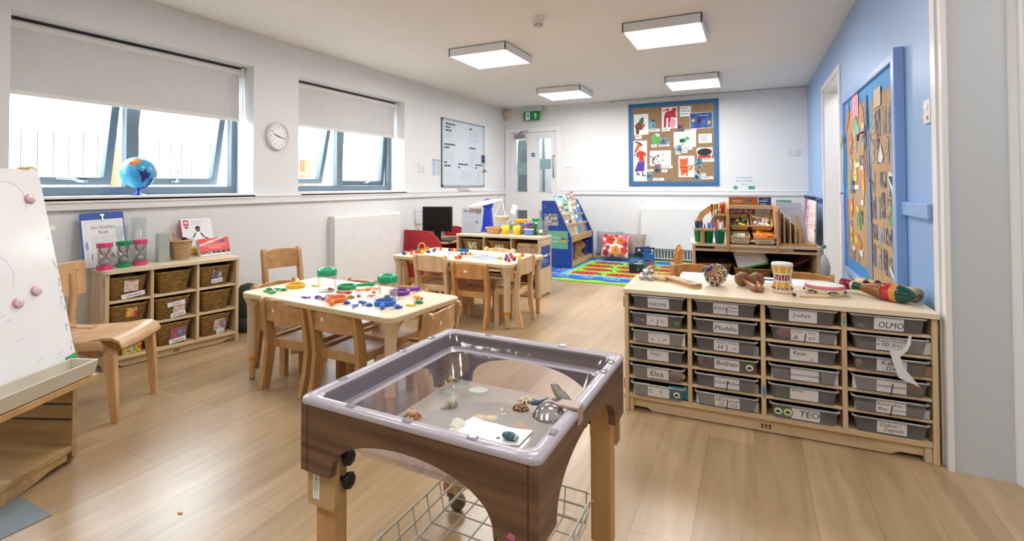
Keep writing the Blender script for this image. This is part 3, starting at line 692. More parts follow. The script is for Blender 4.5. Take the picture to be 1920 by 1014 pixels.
def st(h, rx, ry, rz_):
    def f(k):
        k.m(C(h, .35)); k.sphere((0, 0, rz_), (rx, ry, rz_), 22, 10)
    return f
lump('pebble', 'flat grey-green pebble in the water at the back left corner', 'pebble', (-.846, 1.352, WB + .002), 0, st('#9ba09a', .036, .026, .011), 15, 'smooth stones in the water tray')
lump('pebble', 'pale white oval pebble in the water, whitest of the smooth stones', 'pebble', (-.767, 1.405, WB), 0, st('#d4dad3', .036, .026, .012), 20, 'smooth stones in the water tray')
lump('pebble', 'grey pebble in the water, farthest back of the smooth stones', 'pebble', (-.835, 1.412, WB + .002), 0, st('#a5a7a0', .033, .022, .010), -5, 'smooth stones in the water tray')
lump('pebble', 'round tan disc-shaped stone in the middle of the water tray', 'pebble', (-.676, 1.243, WB + .005), 0, st('#c7b291', .030, .025, .008), 10, 'smooth stones in the water tray')
lump('pebble', 'cream flat stone partly under the tan disc-shaped stone', 'pebble', (-.645, 1.255, WB + .006), 0, st('#d3c29c', .026, .022, .007), 10, 'smooth stones in the water tray')
lump('pebble', 'cream stone by the front rim of the water tray', 'pebble', (-.690, 1.137, WB + .006), 0, st('#c9b48b', .034, .018, .008), -8, 'smooth stones in the water tray')
def shellf(k):
    k.m(wood('striped_snail_shell', '#7d4a2c', '#d0a27a', (60, 60, 60), .25))
    rings = []
    for i in range(9):
        u = i/8; rings.append([(math.cos(2*PI*j/18)*.038*(1 - u*.92), math.sin(2*PI*j/18)*.03*(1 - u*.92) + .006*u, .004 + .03*math.sin(u*PI/2)) for j in range(18)])
    k.loft(rings)
    k.m(C('#c8956b', .25)); k.sphere((.006, -.008, .03), (.012, .01, .008), 12, 8)
lump('seashell', 'brown and tan snail-like seashell at the front left of the water tray', 'seashell', (-.838, 1.152, WB + .006), 0, shellf, 0, 'shells in the water tray')
def cone(k):
    k.m(wood('grey_whelk', '#7c806f', '#d0cfbc', (90, 90, 90), .4)); k.lathe([(.001, 0), (.006, .008), (.009, .018), (.013, .03), (.017, .042), (.014, .052), (.004, .058)], 14, T(0, 0, .014) @ Ry(70) @ Rz(20))
lump('seashell', 'grey spiral cone seashell in the middle of the water', 'seashell', (-.80, 1.232, WB), 0, cone, 55, 'shells in the water tray')
def fan(k):
    k.m(C('#d8d6cc', .4))
    for i in range(9):
        a = -1.0 + 2.0*i/8; k.tube([(0, 0, .004), (.022*math.cos(a), .022*math.sin(a), .016), (.040*math.cos(a), .036*math.sin(a), .012)], [.003, .006, .005], 7)
    k.sphere((.018, 0, .008), (.022, .024, .009), 14, 8)
lump('seashell', 'white ribbed scallop seashell behind the sheet of paper in the water', 'seashell', (-.722, 1.165, WB + .006), 0, fan, 30, 'shells in the water tray')
def bits(h, h2, n, r, s):
    def f(k):
        rg = random.Random(s)
        for i in range(n):
            k.m(C(h if i % 2 else h2, .5)); k.sphere((rg.uniform(-r, r), rg.uniform(-r, r), .008 + rg.uniform(0, r*.5)), (r*rg.uniform(.3, .5), r*rg.uniform(.25, .45), r*rg.uniform(.3, .45)), 9, 6)
    return f
lump('coral_piece', 'knobbly white coral piece right of the tan stones', 'coral', (-.633, 1.292, WB), 0, bits('#d9d4c8', '#b9b2a2', 13, .018, 2), 0, 'shells in the water tray')
lump('coral_piece', 'golden brown crusty coral piece in the back left corner of tray', 'coral', (-.888, 1.415, WB + .006), 0, bits('#8b7442', '#c6b283', 14, .022, 5), 0, 'shells in the water tray')
def cowrie(k):
    k.m(speckle('spotted_cowrie', ('#4a2b20', '#7d4a35', '#d8b79a'), 160, .2)); k.sphere((0, 0, .014), (.024, .018, .015), 20, 12)
lump('seashell', 'speckled dark brown cowrie seashell near the toy seal', 'seashell', (-.592, 1.335, WB + .004), 0, cowrie, 12, 'shells in the water tray')
def star(k):
    k.m(C('#d8c9ae', .5)); rg = random.Random(3)
    for i in range(11):
        a = 2*PI*i/11; k.tube([(0, 0, .012), (.014*math.cos(a), .014*math.sin(a), .02), (.030*math.cos(a), .026*math.sin(a), .012 + rg.uniform(0, .012))], [.006, .004, .0012], 6)
    k.m(C('#b49a72', .5)); k.sphere((0, 0, .013), (.012, .012, .009), 10, 6)
lump('seashell', 'spiky cream murex seashell beside the speckled cowrie', 'seashell', (-.600, 1.392, WB + .005), 0, star, 0, 'shells in the water tray')
def seal():
    t = thing('toy_seal', 'grey and tan toy seal resting at the right side of the water tray', 'toy', (-.517, 1.452, WB + .012), -28); t.scale = (.76, .76, .70)
    g = MB(C('#8b8b85', .5)); g.loft([[(x, r*math.cos(2*PI*i/14), z + r*.9*math.sin(2*PI*i/14)) for i in range(14)] for x, r, z in ((-.036, .006, .052), (-.03, .014, .05), (-.018, .017, .046), (-.006, .018, .034), (.012, .022, .026), (.034, .019, .022), (.056, .011, .016), (.07, .004, .014))]); g.obj('seal_body', t)
    g = MB(C('#cdb384', .5)); g.loft([[(x, r*math.cos(2*PI*i/12), z + r*.9*math.sin(2*PI*i/12)) for i in range(12)] for x, r, z in ((-.044, .005, .047), (-.036, .0135, .046), (-.024, .0165, .040), (-.012, .0165, .028), (.01, .017, .019), (.03, .012, .015))]); g.obj('tan_belly', t)
    g = MB(C('#1c1c1e', .2)); g.sphere((-.037, .009, .056), .0034, 8, 6); g.sphere((-.037, -.009, .056), .0034, 8, 6); g.sphere((-.047, 0, .05), .003, 8, 6); g.obj('seal_face', t)
    for s in (-1, 1):
        g = MB(C('#7d7e78', .5)); g.sphere((-.004, s*.022, .010), (.014, .011, .004), 10, 6); g.obj('flipper', t); g = MB(C('#7d7e78', .5)); g.sphere((.072, s*.007, .013), (.014, .007, .004), 10, 6); g.obj('tail_flipper', t)
seal()
def whale(k):
    k.m(C('#3c4a58', .4)); k.loft([[(x, r*math.cos(2*PI*i/12), z + r*.7*math.sin(2*PI*i/12)) for i in range(12)] for x, r, z in ((-.028, .003, .012), (-.02, .012, .013), (-.004, .015, .014), (.014, .009, .017), (.034, .004, .024), (.044, .002, .028))])
    k.flat([(.038, -.002), (.056, -.014), (.05, 0), (.056, .014), (.038, .002)], .028); k.sphere((-.004, .016, .010), (.008, .008, .002), 8, 5); k.sphere((-.004, -.016, .010), (.008, .008, .002), 8, 5)
lump('toy_whale', 'small dark blue toy whale beside the toy seal in the water', 'toy', (-.566, 1.392, WB + .010), 0, whale, 40).scale = (.7, .7, .7)
k = MB(clear('clear_plastic_dome', '#f5f6f8', .4, .06)); k.lathe([(.048, 0), (.05, .004), (.044, .01), (.036, .026), (.02, .036), (.001, .038)], 28); tag(k.obj('clear_dome'), 'clear upturned plastic dish in the water by the right rim', 'dish', loc=(-.505, 1.335, WB + .012))
k = MB(C('#f2f4f6', .4)); k.prism([(-.085, -.03), (-.045, .075), (-.01, .06), (.03, .055), (.07, .045), (.13, .05), (.115, -.035), (.03, -.05)], 'xy', 0, .0012); k.m(C('#55565a', .5)); k.prism(ell(.056, -.017, .005, .005, 8), 'xy', .0012, .002)
tag(k.obj('wet_paper'), 'torn white sheet of paper floating at the front of the tray', 'paper', loc=(-.632, 1.163, .470), rz=8)
k = MB(C('#33606f', .2)); k.sphere((0, 0, .009), (.021, .013, .009), 20, 10); k.m(C('#9bb4ba', .2)); k.sphere((.016, 0, .008), (.009, .009, .007), 12, 8)
tag(k.obj('glass_pebble'), 'shiny dark teal glass pebble lying on the wet white paper', 'pebble', loc=(-.545, 1.160, .4715))
k = MB(C('#c5a27e', .4)); rg = random.Random(8)
for i in range(7): k.sphere((rg.uniform(-.02, .02), rg.uniform(-.014, .014), .006), (.012, .008, .006), 9, 6)
tag(k.obj('coral_piece'), 'small orange-tan broken shell piece between the paper and right rim', 'coral', 'shells in the water tray', (-.548, 1.245, WB + .008))
# ------------------------------------------------------------------ tray cabinet with names
def cabinet():
    t = thing('tray_cabinet', 'long low birch cabinet holding twenty-four clear name trays', 'cabinet', (-.566, 2.541, 0), 1.84)
    Wd, D, H = 1.217, .44, .595
    k = MB(MAPLE); k.prism([(p[0], p[1]) for p in rrect(-.006, Wd + .006, -.012, D, .012, 4)], 'xy', H - .02, H); k.obj('top_board', t, bev=.006, seg=3)
    for x in (0, Wd - .02):
        MB(BIRCHV).box(x, x + .02, .0, D, 0, H - .02).obj('side_panel', t, bev=.003)
    XS = [.02, .291, .310, .597, .616, .899, .918, Wd - .02]
    for i in (1, 3, 5): MB(BIRCHV).box(XS[i], XS[i+1], .004, D - .01, .085, H - .02).obj('divider', t, bev=.002)
    MB(BIRCH).box(.02, Wd - .02, .006, D - .01, .063, .085).obj('bottom_board', t, bev=.002)
    MB(C('#7c6a55', .7)).box(.02, Wd - .02, D - .012, D - .004, .06, H - .02).obj('back_board', t)
    p = MB(BIRCH); p.prism([(.03, .018), (.10, .018), (.125, .004), (Wd - .15, .004), (Wd - .125, .018), (Wd - .035, .018), (Wd - .035, .066), (.03, .066)], 'xz', .03, .045)
    p.m(C('#4a3a28', .6))
    for i, x in enumerate((.60, .615, .63)): p.at(basis((x, .0292, .018), (1, 0, 0), (0, 0, 1))); p.flat([(-.005, 0), (.005, 0), (.002, .008), (.006, .014), (0, .02), (-.006, .014), (-.002, .008)])
    p.obj('plinth', t)
    for x in (-.008, Wd + .002):
        
        for z in (.10, .50): f = MB(C('#a9764a', .5)); f.box(x, x + .006, .02, .045, z, z + .048); f.obj('hinge_block', t)
    for q in ((Wd - .045, Wd - .02), (.02, .04)): f = MB(BIRCHV); f.box(*q, .01, .04, 0, .06); f.obj('foot', t, bev=.003)
    for c in range(4):
        x0, x1 = XS[2*c], XS[2*c+1]
        for r in range(1, 6):
            z = .085 + r*.0835
            s = MB(BIRCH); s.box(x0, x1, .012, D - .03, z - .006, z); s.prism([(.006, z - .008), (.014, z - .008), (.014, z + .004), (.006, z + .003)], 'yz', x0 + .001, x1 - .001); s.obj('tray_shelf', t)
    k = MB(C('#3c86c8', .6)); k.flat(blob(.607, .19, .006, .028, 10, .3, 4), M=basis((0, .0038, 0), (1, 0, 0), (0, 0, 1))); k.m(C('#63a69c', .6)); k.flat(blob(.909, .53, .006, .02, 9, .4, 6), M=basis((0, .0036, 0), (1, 0, 0), (0, 0, 1))); k.obj('paint_smear', t)
    k = MB(C('#27a05d', .5)); k.box(-.006, 0, .01, .018, .055, .075); k.obj('green_peg', t)
    return XS
XS = cabinet()
CABM = T(-.566, 2.541, 0) @ Rz(1.84)
TRAYM = clear('clear_tray_plastic', '#cfcfd3', .16, .20, '#b9bbc4', .15)
TRIMC = clear('clear_tray_lip', '#d5d7dc', .25, .42, '#ccd0d8', .15)
CARD = C('#e9e9f1', .55); INK = C('#1d1d26', .6)
def name_tray(label, loc, Wt, words, contents=()):
    """loc: front centre of the shelf bay; tray front faces -y"""
    t = thing('name_tray', label, 'tray', loc, 1.84, 'clear name trays in the birch cabinet')
    w, d, h = Wt/2, .33, .066
    def rr(a, b0, b1, r, z): return [(p[0], p[1], z) for p in rrect(-a, a, b0, b1, r, 3)]
    k = MB(TRAYM); k.loft([rr(w - .016, .012, d - .012, .012, .003), rr(w - .006, .002, d, .014, h - .006)], True, False); k.add(rr(w - .016, .012, d - .012, .012, .003), [tuple(range(16))]); k.obj('tray_body', t)
    k = MB(TRIMC); k.loft([rr(w - .006, .002, d, .014, h - .006), rr(w + .001, -.005, d + .004, .016, h - .006), rr(w + .001, -.005, d + .004, .016, h), rr(w - .006, .002, d, .014, h)], True, False); k.obj('tray_lip', t)
    cw = .104 if Wt > .26 else .098
    ang = math.degrees(math.atan2(.010, h - .009)) 
    M = T(.006, .0012, h - .006) @ Rx(90 + ang * 1.0)
    # card plane: local x right, local y up the sloping front face
    M = basis((.004, .0016, h - .0065), (1, 0, 0), (0, -.010, .057))
    k = MB(CARD); k.at(M); k.prism([(-cw/2, -.052), (cw/2, -.052), (cw/2, -.001), (-cw/2, -.001)], 'xy', .0004, .0010)
    k.m(INK)
    for (s, x, y, sz, mx) in words: k.text(s, sz*1.22, M=T(x*cw/2, -.053 + y*.050, .0012), shear=.12, wmax=mx*cw*1.06)
    if any('|' in q[0] for q in words): pass
    k.obj('name_card', t)
    for c in contents:
        k = MB(C(c[0], .6)); k.at(basis((c[1]*w, c[5] if len(c) > 5 else .016, .006), (1, 0, 0), (0, -.10, 1)))
        if c[4] == 'sheet': k.prism([(-c[2]/2, 0), (c[2]/2, 0), (c[2]/2, c[3]), (-c[2]/2, c[3]*.96)], 'xy', -.002, 0)
        elif c[4] == 'round': k.sphere((0, c[3]/2, -.012), (c[2]/2, c[3]/2, .012), 14, 8)
        elif c[4] == 'badge': 
            k.at(M @ T(c[1]*w, -.027, .0014)); k.flat(ell(0, 0, .0205, .0205, 22)); k.m(C('#e8ede4', .6)); k.flat(ell(0, 0, .0155, .0155, 18), .0003); k.m(C('#23302a', .6)); k.flat(blob(0, -.001, .009, .008, 9, .3, 3), .0006); k.m(C('#c98d3a', .6)); k.flat(ell(.001, -.006, .003, .003, 8), .0009)
        k.obj('badge_sticker' if c[4] == 'badge' else 'paper_sheet' if c[4] == 'sheet' else 'round_toy', t)
    return t
L2 = lambda a, b, c: [(a, 0, .62, .014, .9), (b, 0, .22, .013, .8)] + ([('|', 0, .3, .03, .1)] if c else [])
NAMES = [
 [[('NAOMI', -.1, .22, .022, .72)], [('Jo', -.5, .45, .012, .3), ('|', 0, .15, .034, .1), ('lyla', .5, .45, .012, .35)], [('R', -.6, .2, .016, .2), ('z', 0, .2, .014, .15), ('M', .55, .3, .016, .2), ("'", -.5, .75, .012, .1)], [('Finn', -.25, .5, .022, .5)], [('Elea', -.1, .25, .032, .7)], [('C', -.72, .35, .022, .2), ('9', .2, .35, .02, .2)]],
 [[('Edith', -.45, .42, .020, .42), ('_____', -.45, .28, .012, .4), ('(', .1, .2, .038, .12), ('Yaen', .55, .62, .014, .36), ('Charlie', .55, .28, .012, .38)], [('Maddie', 0, .28, .026, .82)], [('Hannah', -.48, .76, .010, .42), ('Thomas', .5, .76, .010, .42), ('H', -.5, .18, .026, .35), ('}', .0, .1, .03, .12), ('+', .62, .2, .02, .25)], [('Bethan', 0, .42, .026, .85)], [('Uxue', -.5, .42, .020, .42), ('|', 0, .05, .044, .1), ('Rafael', .52, .42, .018, .42)], [('LEO', -.5, .55, .02, .38), ('DE', -.42, .16, .014, .25), ('|', -.02, .05, .044, .1), ('Larson', .5, .55, .018, .44), ('/XX', .5, .12, .018, .4)]],
 [[('Joshya', -.1, .45, .021, .74)], [('Anastasia', -.5, .76, .008, .46), ('Idris', .5, .70, .012, .36), ('A', -.65, .12, .024, .2), ('|', .0, .05, .044, .1), ('XX', .48, .2, .015, .36)], [('Ryan', -.3, .52, .021, .5), ('n', .6, .08, .018, .2)], [('Leonardo/Isabella', 0, .40, .014, .94)], [('Krish', -.45, .72, .016, .46)], [('TEO', .25, .30, .032, .66)]],
 [[('OLMO', .12, .2, .030, .8)], [('Margaux | Savannah', 0, .76, .011, .94), ('o D', -.62, .4, .018, .34), ('i D X', -.12, .36, .018, .42), ('a j', .55, .42, .014, .3)], [('Kabir', -.1, .58, .022, .72), ('DX', 0, .14, .02, .4)], [('Joseph', -.5, .45, .016, .42), ('|', 0, .08, .044, .1), ('Joaquin', .52, .45, .015, .42)], [('Keira', -.52, .66, .015, .4), ('Ray', -.52, .22, .018, .38), ('|', .0, .05, .044, .1), ('Kim', .45, .66, .014, .3), ('Madeleine', .5, .28, .010, .46)], [('Dalma /', -.1, .60, .017, .66), ('Zaynah', .1, .2, .019, .7)]],
]
CONT = {
 (0, 1): [('#3f66b0', -.72, .03, .03, 'round'), ('#d8a0a0', -.55, .022, .026, 'round'), ('#43a549', .74, .024, .03, 'round')], (0, 2): [('#d9d3cc', -.65, .07, .05, 'sheet'), ('#e4e0dc', .66, .08, .05, 'sheet'), ('#cfc6c0', .72, .05, .04, 'sheet', .05)], (0, 4): [('#c9c3bb', -.62, .07, .045, 'sheet'), ('#c99a78', .70, .08, .045, 'round')],
 (0, 5): [('#dce8d2', -.6, .075, .058, 'sheet'), ('#2f8fb4', .74, .09, .058, 'sheet', .04), ('#2d7a4a', .66, 0, 0, 'badge')], (1, 2): [('#8f8f9a', .72, .08, .04, 'sheet')], (1, 3): [('#8f3440', .35, .16, .05, 'sheet'), ('#8f3440', -.45, .05, .052, 'sheet'), ('#c3405a', -.80, .026, .045, 'round'), ('#2d7a4a', .70, 0, 0, 'badge')], (1, 4): [('#5d6a9c', 0, .16, .02, 'sheet', .02), ('#8f8a80', .70, .08, .04, 'sheet')],
 (1, 5): [('#e2e2e2', -.66, .075, .05, 'sheet'), ('#a7a7ad', .70, .08, .045, 'sheet')], (2, 1): [('#d77f83', -.5, .075, .055, 'round'), ('#d9d3cc', .62, .08, .04, 'sheet')], (2, 3): [('#c9c9cf', .74, .06, .055, 'sheet'), ('#b0b0b4', -.66, .07, .04, 'sheet')], (2, 4): [('#2f8f4a', -.55, .06, .05, 'sheet'), ('#6a3f86', .66, .035, .03, 'round')], (2, 5): [('#3b8a44', -.78, 0, 0, 'badge'), ('#7da832', -.50, 0, 0, 'badge')],
 (3, 0): [('#e4e2e0', -.66, .03, .015, 'round')], (3, 1): [('#9d8f80', -.6, .06, .03, 'sheet'), ('#c9c9cc', .72, .09, .05, 'sheet')], (3, 2): [('#d58f8f', -.8, .028, .035, 'round'), ('#8d6b52', .74, .08, .04, 'sheet')], (3, 3): [('#dedede', -.55, .11, .055, 'sheet'), ('#b06a28', .66, .06, .042, 'round')], (3, 4): [('#a9a9b0', -.6, .08, .035, 'sheet'), ('#b0b4b6', .66, .09, .035, 'sheet')],
}
DESC = {(0, 0): 'empty', (0, 1): 'with blue and green toys', (0, 2): 'crammed with white papers', (0, 3): 'empty', (0, 4): 'with a tan toy inside', (0, 5): 'with turquoise folder and round badge', (1, 0): 'empty', (1, 1): 'empty', (1, 2): 'with grey papers', (1, 3): 'with dark red folder and round badge', (1, 4): 'with a blue folder', (1, 5): 'with white papers', (2, 0): 'empty', (2, 1): 'with a pink toy inside', (2, 2): 'empty', (2, 3): 'with crumpled papers', (2, 4): 'with a green folder inside', (2, 5): 'with two green badges', (3, 0): 'with white scraps', (3, 1): 'with a few papers', (3, 2): 'behind the loose paper streamer', (3, 3): 'with white roll and orange toy', (3, 4): 'with loose papers', (3, 5): 'empty'}
COLN = ['leftmost', 'second', 'third', 'rightmost']; ROWN = ['top', 'second', 'third', 'fourth', 'fifth', 'bottom']
for c in range(4):
    x0, x1 = XS[2*c], XS[2*c+1]
    for r in range(6):
        z = .086 + (5 - r)*.0835 + (.0 if r == 5 else .0005)
        rg = random.Random(c*7 + r)
        p = CABM @ Vector(((x0 + x1)/2 + rg.uniform(-.004, .004), -.004 - rg.uniform(0, .010) - (.012 if r >= 4 and c == 0 else 0), z))
        name_tray('clear name tray %s, %s row of %s column' % (DESC[(c, r)], ROWN[r], COLN[c]), p, x1 - x0 - .022, NAMES[c][r], CONT.get((c, r), ()))
k = MB(C('#d5d6dc', .5)); pts = [(.03, .10, -.012), (.02, .075, -.016), (.008, .05, -.014), (-.005, .045, -.012), (-.022, .035, -.014), (-.012, -.01, -.018), (.0, -.05, -.022), (.05, -.085, -.03)]
L_ = [(.034, .105), (.024, .07), (.010, .045), (-.032, .038), (-.02, -.012), (-.006, -.062)]; R_ = [(.042, .105), (.038, .07), (.026, .045), (.002, .02), (.012, -.02), (.062, -.088)]
vs = [(a[0], -.006*i*.6, a[1]) for i, a in enumerate(L_)] + [(a[0], -.006*i*.6, a[1]) for i, a in enumerate(R_)]
k.add(vs, [(i, i+1, 7+i, 6+i) for i in range(5)]); o = k.obj('paper_streamer', solid=.0006); tag(o, 'torn strip of white paper hanging over the right-hand name trays', 'paper strip', loc=CABM @ Vector((1.085, -.024, .40)), rz=1.84)
# ------------------------------------------------------------------ open shelf units and baskets
def open_shelf(label, loc, rz, Wd, D, H, levels, divs, group=None):
    t = thing('storage_shelf', label, 'shelf unit', loc, rz, group)
    k = MB(MAPLE); k.prism(rrect(-.008, Wd + .008, -.012, D, .02, 5), 'xy', H - .022, H); k.obj('top_board', t, bev=.006, seg=3)
    for x in (0, Wd - .02): MB(BIRCHV).prism([(0, 0), (.05, 0), (.06, .02), (D - .06, .02), (D - .05, 0), (D, 0), (D, H - .022), (0, H - .022)], 'yz', x, x + .02).obj('side_panel', t, bev=.003)
    xs = [.02] + [v for d in divs for v in (d - .009, d + .009)] + [Wd - .02]
    for d in divs: MB(BIRCHV).box(d - .009, d + .009, .003, D - .01, .07, H - .022).obj('divider', t, bev=.002)
    MB(BIRCH).box(.02, Wd - .02, .002, D - .01, .052, .07).obj('bottom_board', t, bev=.002)
    for i in range(0, len(xs), 2):
        for z in levels: MB(BIRCH).box(xs[i], xs[i+1], .004, D - .012, z - .013, z).obj('shelf_board', t, bev=.002)
    MB(C('#a58e6c', .7)).box(.02, Wd - .02, D - .01, D - .003, .05, H - .022).obj('back_board', t)
    p = MB(BIRCH); p.prism([(.02, .016), (.07, .016), (.10, .004), (Wd - .1, .004), (Wd - .07, .016), (Wd - .02, .016), (Wd - .02, .053), (.02, .053)], 'xz', .03, .045)
    p.m(C('#4a3a28', .6))
    for x in (Wd*.49, Wd*.505, Wd*.52): p.at(basis((x, .0292, .016), (1, 0, 0), (0, 0, 1))); p.flat([(-.004, 0), (.004, 0), (.002, .007), (.005, .012), (0, .018), (-.005, .012), (-.002, .007)])
    p.obj('plinth', t)
    for z in (.1, H - .1):
        for x in (-.004, Wd): f = MB(C('#c3a06f', .5)); f.box(x, x + .004, .02, .036, z, z + .05); f.obj('hinge_block', t)
    return t, xs
WICK = wood('woven_willow', '#6f5428', '#a88446', (30, 30, 55), .55)
WICKR = wood('willow_rim', '#7d5f30', '#b08c4e', (40, 40, 40), .55)
def weave(k, w0, w1, d0, d1, z0, z1, rows=13, seg=44, r=.03, amp=.0048):
    """tapering woven basket wall, inside and out"""
    def ring(w, d, z, ph, out=0):
        pts = rrect(-w/2, w/2, -d/2, d/2, r, 4); L = [0]
        n = len(pts)
        for i in range(n): L.append(L[-1] + math.dist(pts[i], pts[(i+1) % n]))
        rg = []
        for j in range(seg):
            s = L[-1]*j/seg; i = max(q for q in range(n) if L[q] <= s); u = (s - L[i])/max(1e-9, L[i+1] - L[i])
            a, b = pts[i], pts[(i+1) % n]; x = a[0] + (b[0]-a[0])*u; y = a[1] + (b[1]-a[1])*u
            tx, ty = b[0]-a[0], b[1]-a[1]; l = math.hypot(tx, ty); o = amp*(1 if (j + ph) % 2 else -1) + out
            rg.append((x + ty/l*o, y - tx/l*o, z))
        return rg
    rings = []
    for i in range(rows + 1):
        u = i/rows; w = w0 + (w1 - w0)*u; d = d0 + (d1 - d0)*u; z = z0 + (z1 - z0)*u
        rings.append(ring(w, d, z - (z1-z0)/rows*.4 if i else z, i % 2, -.0015)); rings.append(ring(w, d, z, i % 2, .002))
    rings += [ring(w1 - .014, d1 - .014, z1, 0), ring(w0 - .012, d0 - .012, z0 + .008, 0)]
    k.loft(rings, True, True, True)
    return k
def basket(label, M, w0, w1, d0, d1, h, group, photo=None, word=None, rows=11):
    t = thing('wicker_basket', label, 'basket', group=group); t.matrix_world = M
    k = MB(WICK); weave(k, w0, w1, d0, d1, 0, h, rows); k.obj('basket_body', t)
    k = MB(WICKR)
    base = rrect(-w1/2, w1/2, -d1/2, d1/2, .03, 6); n = len(base)
    for s in (0, 1):
        k.tube([(p[0], p[1], h + .004 + .0035*math.sin(i*1.9 + s*PI)) for i, p in enumerate(base)], .0055, 6, True)
    k.obj('braided_rim', t)
    fr = lambda z: -(d0/2 + (d1 - d0)/2*z/h) - .006
    if photo:
        z0, z1, x0, x1, mat = photo
        k = MB(mat); k.at(basis(((x0 + x1)/2, fr(z0), z0), (1, 0, 0), (0, fr(z1) - fr(z0), z1 - z0))); k.prism([(-(x1-x0)/2, 0), ((x1-x0)/2, 0), ((x1-x0)/2, z1 - z0), (-(x1-x0)/2, z1 - z0)], 'xy', .0, .0015)
        k.obj('picture_card', t)
    if word:
        for s, x, z, w, tilt in word:
            k = MB(CARD); k.at(basis((x, fr(z) - .004, z), (math.cos(tilt), 0, math.sin(tilt)), (-math.sin(tilt), 0, math.cos(tilt)))); k.prism([(-w/2, -.014), (w/2, -.014), (w/2, .014), (-w/2, .014)], 'xy', 0, .001); k.m(INK); k.text(s, .021, T(0, -.006, .0013), .1, w*.88, True); k.obj('word_card', t)
    return t
A_ = Vector((-3.435, 1.685, 0)); RZL = math.degrees(math.atan2(.762, .138))
SL = T(A_.x - .003, A_.y - .015, 0) @ Rz(RZL)
SW = .79
t, xs = open_shelf('low birch shelf unit under the windows holding nine wicker baskets', SL.to_translation(), RZL, SW, .30, .60, (.24, .41), (.2475, .5185), 'birch open shelf units')
PH = lambda i, *c: speckle('photo_print_' + i, c, 28)
RODS = PH('rods', '#2f62c0', '#d83a2f', '#e8cf3a', '#3a9a4a', '#e7e2d6', '#c23a2f')
cards = {(0, 0): ((.045, .115, -.02, .055, PH('pinkish', '#c9a69a', '#e8dcd6', '#8a5f58')), [('cylinders', .03, .022, .125, .12)]), (1, 0): (None, None), (2, 0): ((.05, .11, -.02, .038, PH('pale', '#dfe6ea', '#98a6ae', '#5b4c44', '#c9a98a')), [('pinecones', .01, .035, .075, .06)]),
         (0, 1): ((.06, .115, -.02, .04, PH('bright', '#5a3a8a', '#d8553a', '#e8c85a', '#3a4a8a')), None), (1, 1): ((.005, .085, .0, .07, PH('tan', '#caa88a', '#e6d6c8', '#9a7a68')), [('Funnel', .015, .095, .105, .1), ('syringes', .03, .022, .09, .16)]), (2, 1): (None, None),
         (0, 2): ((.0, .10, -.03, .07, RODS), None), (1, 2): ((.03, .105, -.02, .075, PH('mixed', '#c9a88a', '#5a7aa8', '#b8453a', '#e0d8cc')), [('magnets', .025, .022, .10, .1)]), (2, 2): ((.03, .105, -.02, .065, PH('mauve', '#bfae9f', '#8a6f8f', '#d8c8c0', '#5a4a44')), [('tubing', .03, .018, .055, .1)])}
names = {0: 'left', 1: 'middle', 2: 'right'}; rown = ['top', 'middle', 'bottom']
bz = [.411, .241, .071]
bd = {(0, 0): 'wicker basket with round lids and a cylinders card', (1, 0): 'plain wicker basket without cards', (2, 0): 'wicker basket with a pinecones card', (0, 1): 'wicker basket with a small bright photo card', (1, 1): 'wicker basket with Funnel and syringes cards', (2, 1): 'plain wicker basket without cards', (0, 2): 'wicker basket with a photo of coloured rods', (1, 2): 'wicker basket with a photo and magnets card', (2, 2): 'wicker basket with a mauve photo and tubing card'}
for c in range(3):
    for r in range(3):
        cx = (xs[2*c] + xs[2*c+1])/2 - .006 + .004*((c + r) % 2)
        M = SL @ T(cx, .145, bz[r]) @ Rz((-1.5, 1, 2, -1)[(c*2 + r) % 4])
        basket('%s, %s row, %s column under the window' % (bd[(c, r)], rown[r], names[c]), M, .165, .212, .215, .25, .128 if r < 2 else .132, 'wicker baskets in the window-side shelf unit', *cards[(c, r)])
LIDM = C('#b9b6a8', .35, .4)
for i in range(4):
    k = MB(LIDM); k.lathe([(.001, 0), (.036, 0), (.038, .003), (.038, .012), (.034, .014), (.001, .012)], 24, Ry(80 - i*4))
    tag(k.obj('jar_lid'), '%s round metal lid from the left, standing in the cylinders basket' % ORD[i].capitalize() if i else 'leftmost round metal lid, leaning apart in the cylinders basket', 'lid', 'round lids in the basket', SL @ Vector((.058 + (.055 if i else 0) + i*.016, .15 - .01*i, .515)), RZL - 62)
# things standing on the shelf unit (s along the front, d back from the front edge)
def onS(s, d, z=.60): return SL @ Vector((s + .015, d, z))
def timer(label, s, d, cap, sand, up):
    t = thing('sand_timer', label, 'sand timer', onS(s, d), RZL + 8, 'plastic sand timers')
    CAP = C(cap, .35)
    for z in (0, .135):
        k = MB(CAP); k.prism(ell(0, 0, .041, .041, 8, PI/8), 'xy', z, z + .027); k.obj('cap', t, bev=.003)
    k = MB(clear('timer_tube', '#fafafa', .25, .03)); k.lathe([(.036, .027), (.036, .135)], 24, None, False); k.obj('outer_tube', t)
    k = MB(clear('timer_glass', '#f6f6f6', .4, .06)); k.lathe([(.026, .029), (.028, .045), (.022, .062), (.008, .076), (.004, .081), (.008, .086), (.022, .1), (.028, .117), (.026, .133)], 24, None, False); k.obj('glass_bulb', t)
    k = MB(C(sand, .8)); k.lathe([(.025, .03), (.0265, .038 + .008*up), (.012, .048 + .014*up), (.001, .054 + .016*up)], 20); k.obj('sand', t)
timer('pink-capped sand timer nearest the blue clipboard', .0, .075, '#d8447c', '#e2a6cc', .3)
timer('green-capped sand timer standing between the two pink ones', .105, .10, '#11905a', '#4aa878', .1)
timer('pink-capped sand timer farther along, right of the green one', .20, .12, '#d8447c', '#c9a8d8', .05)
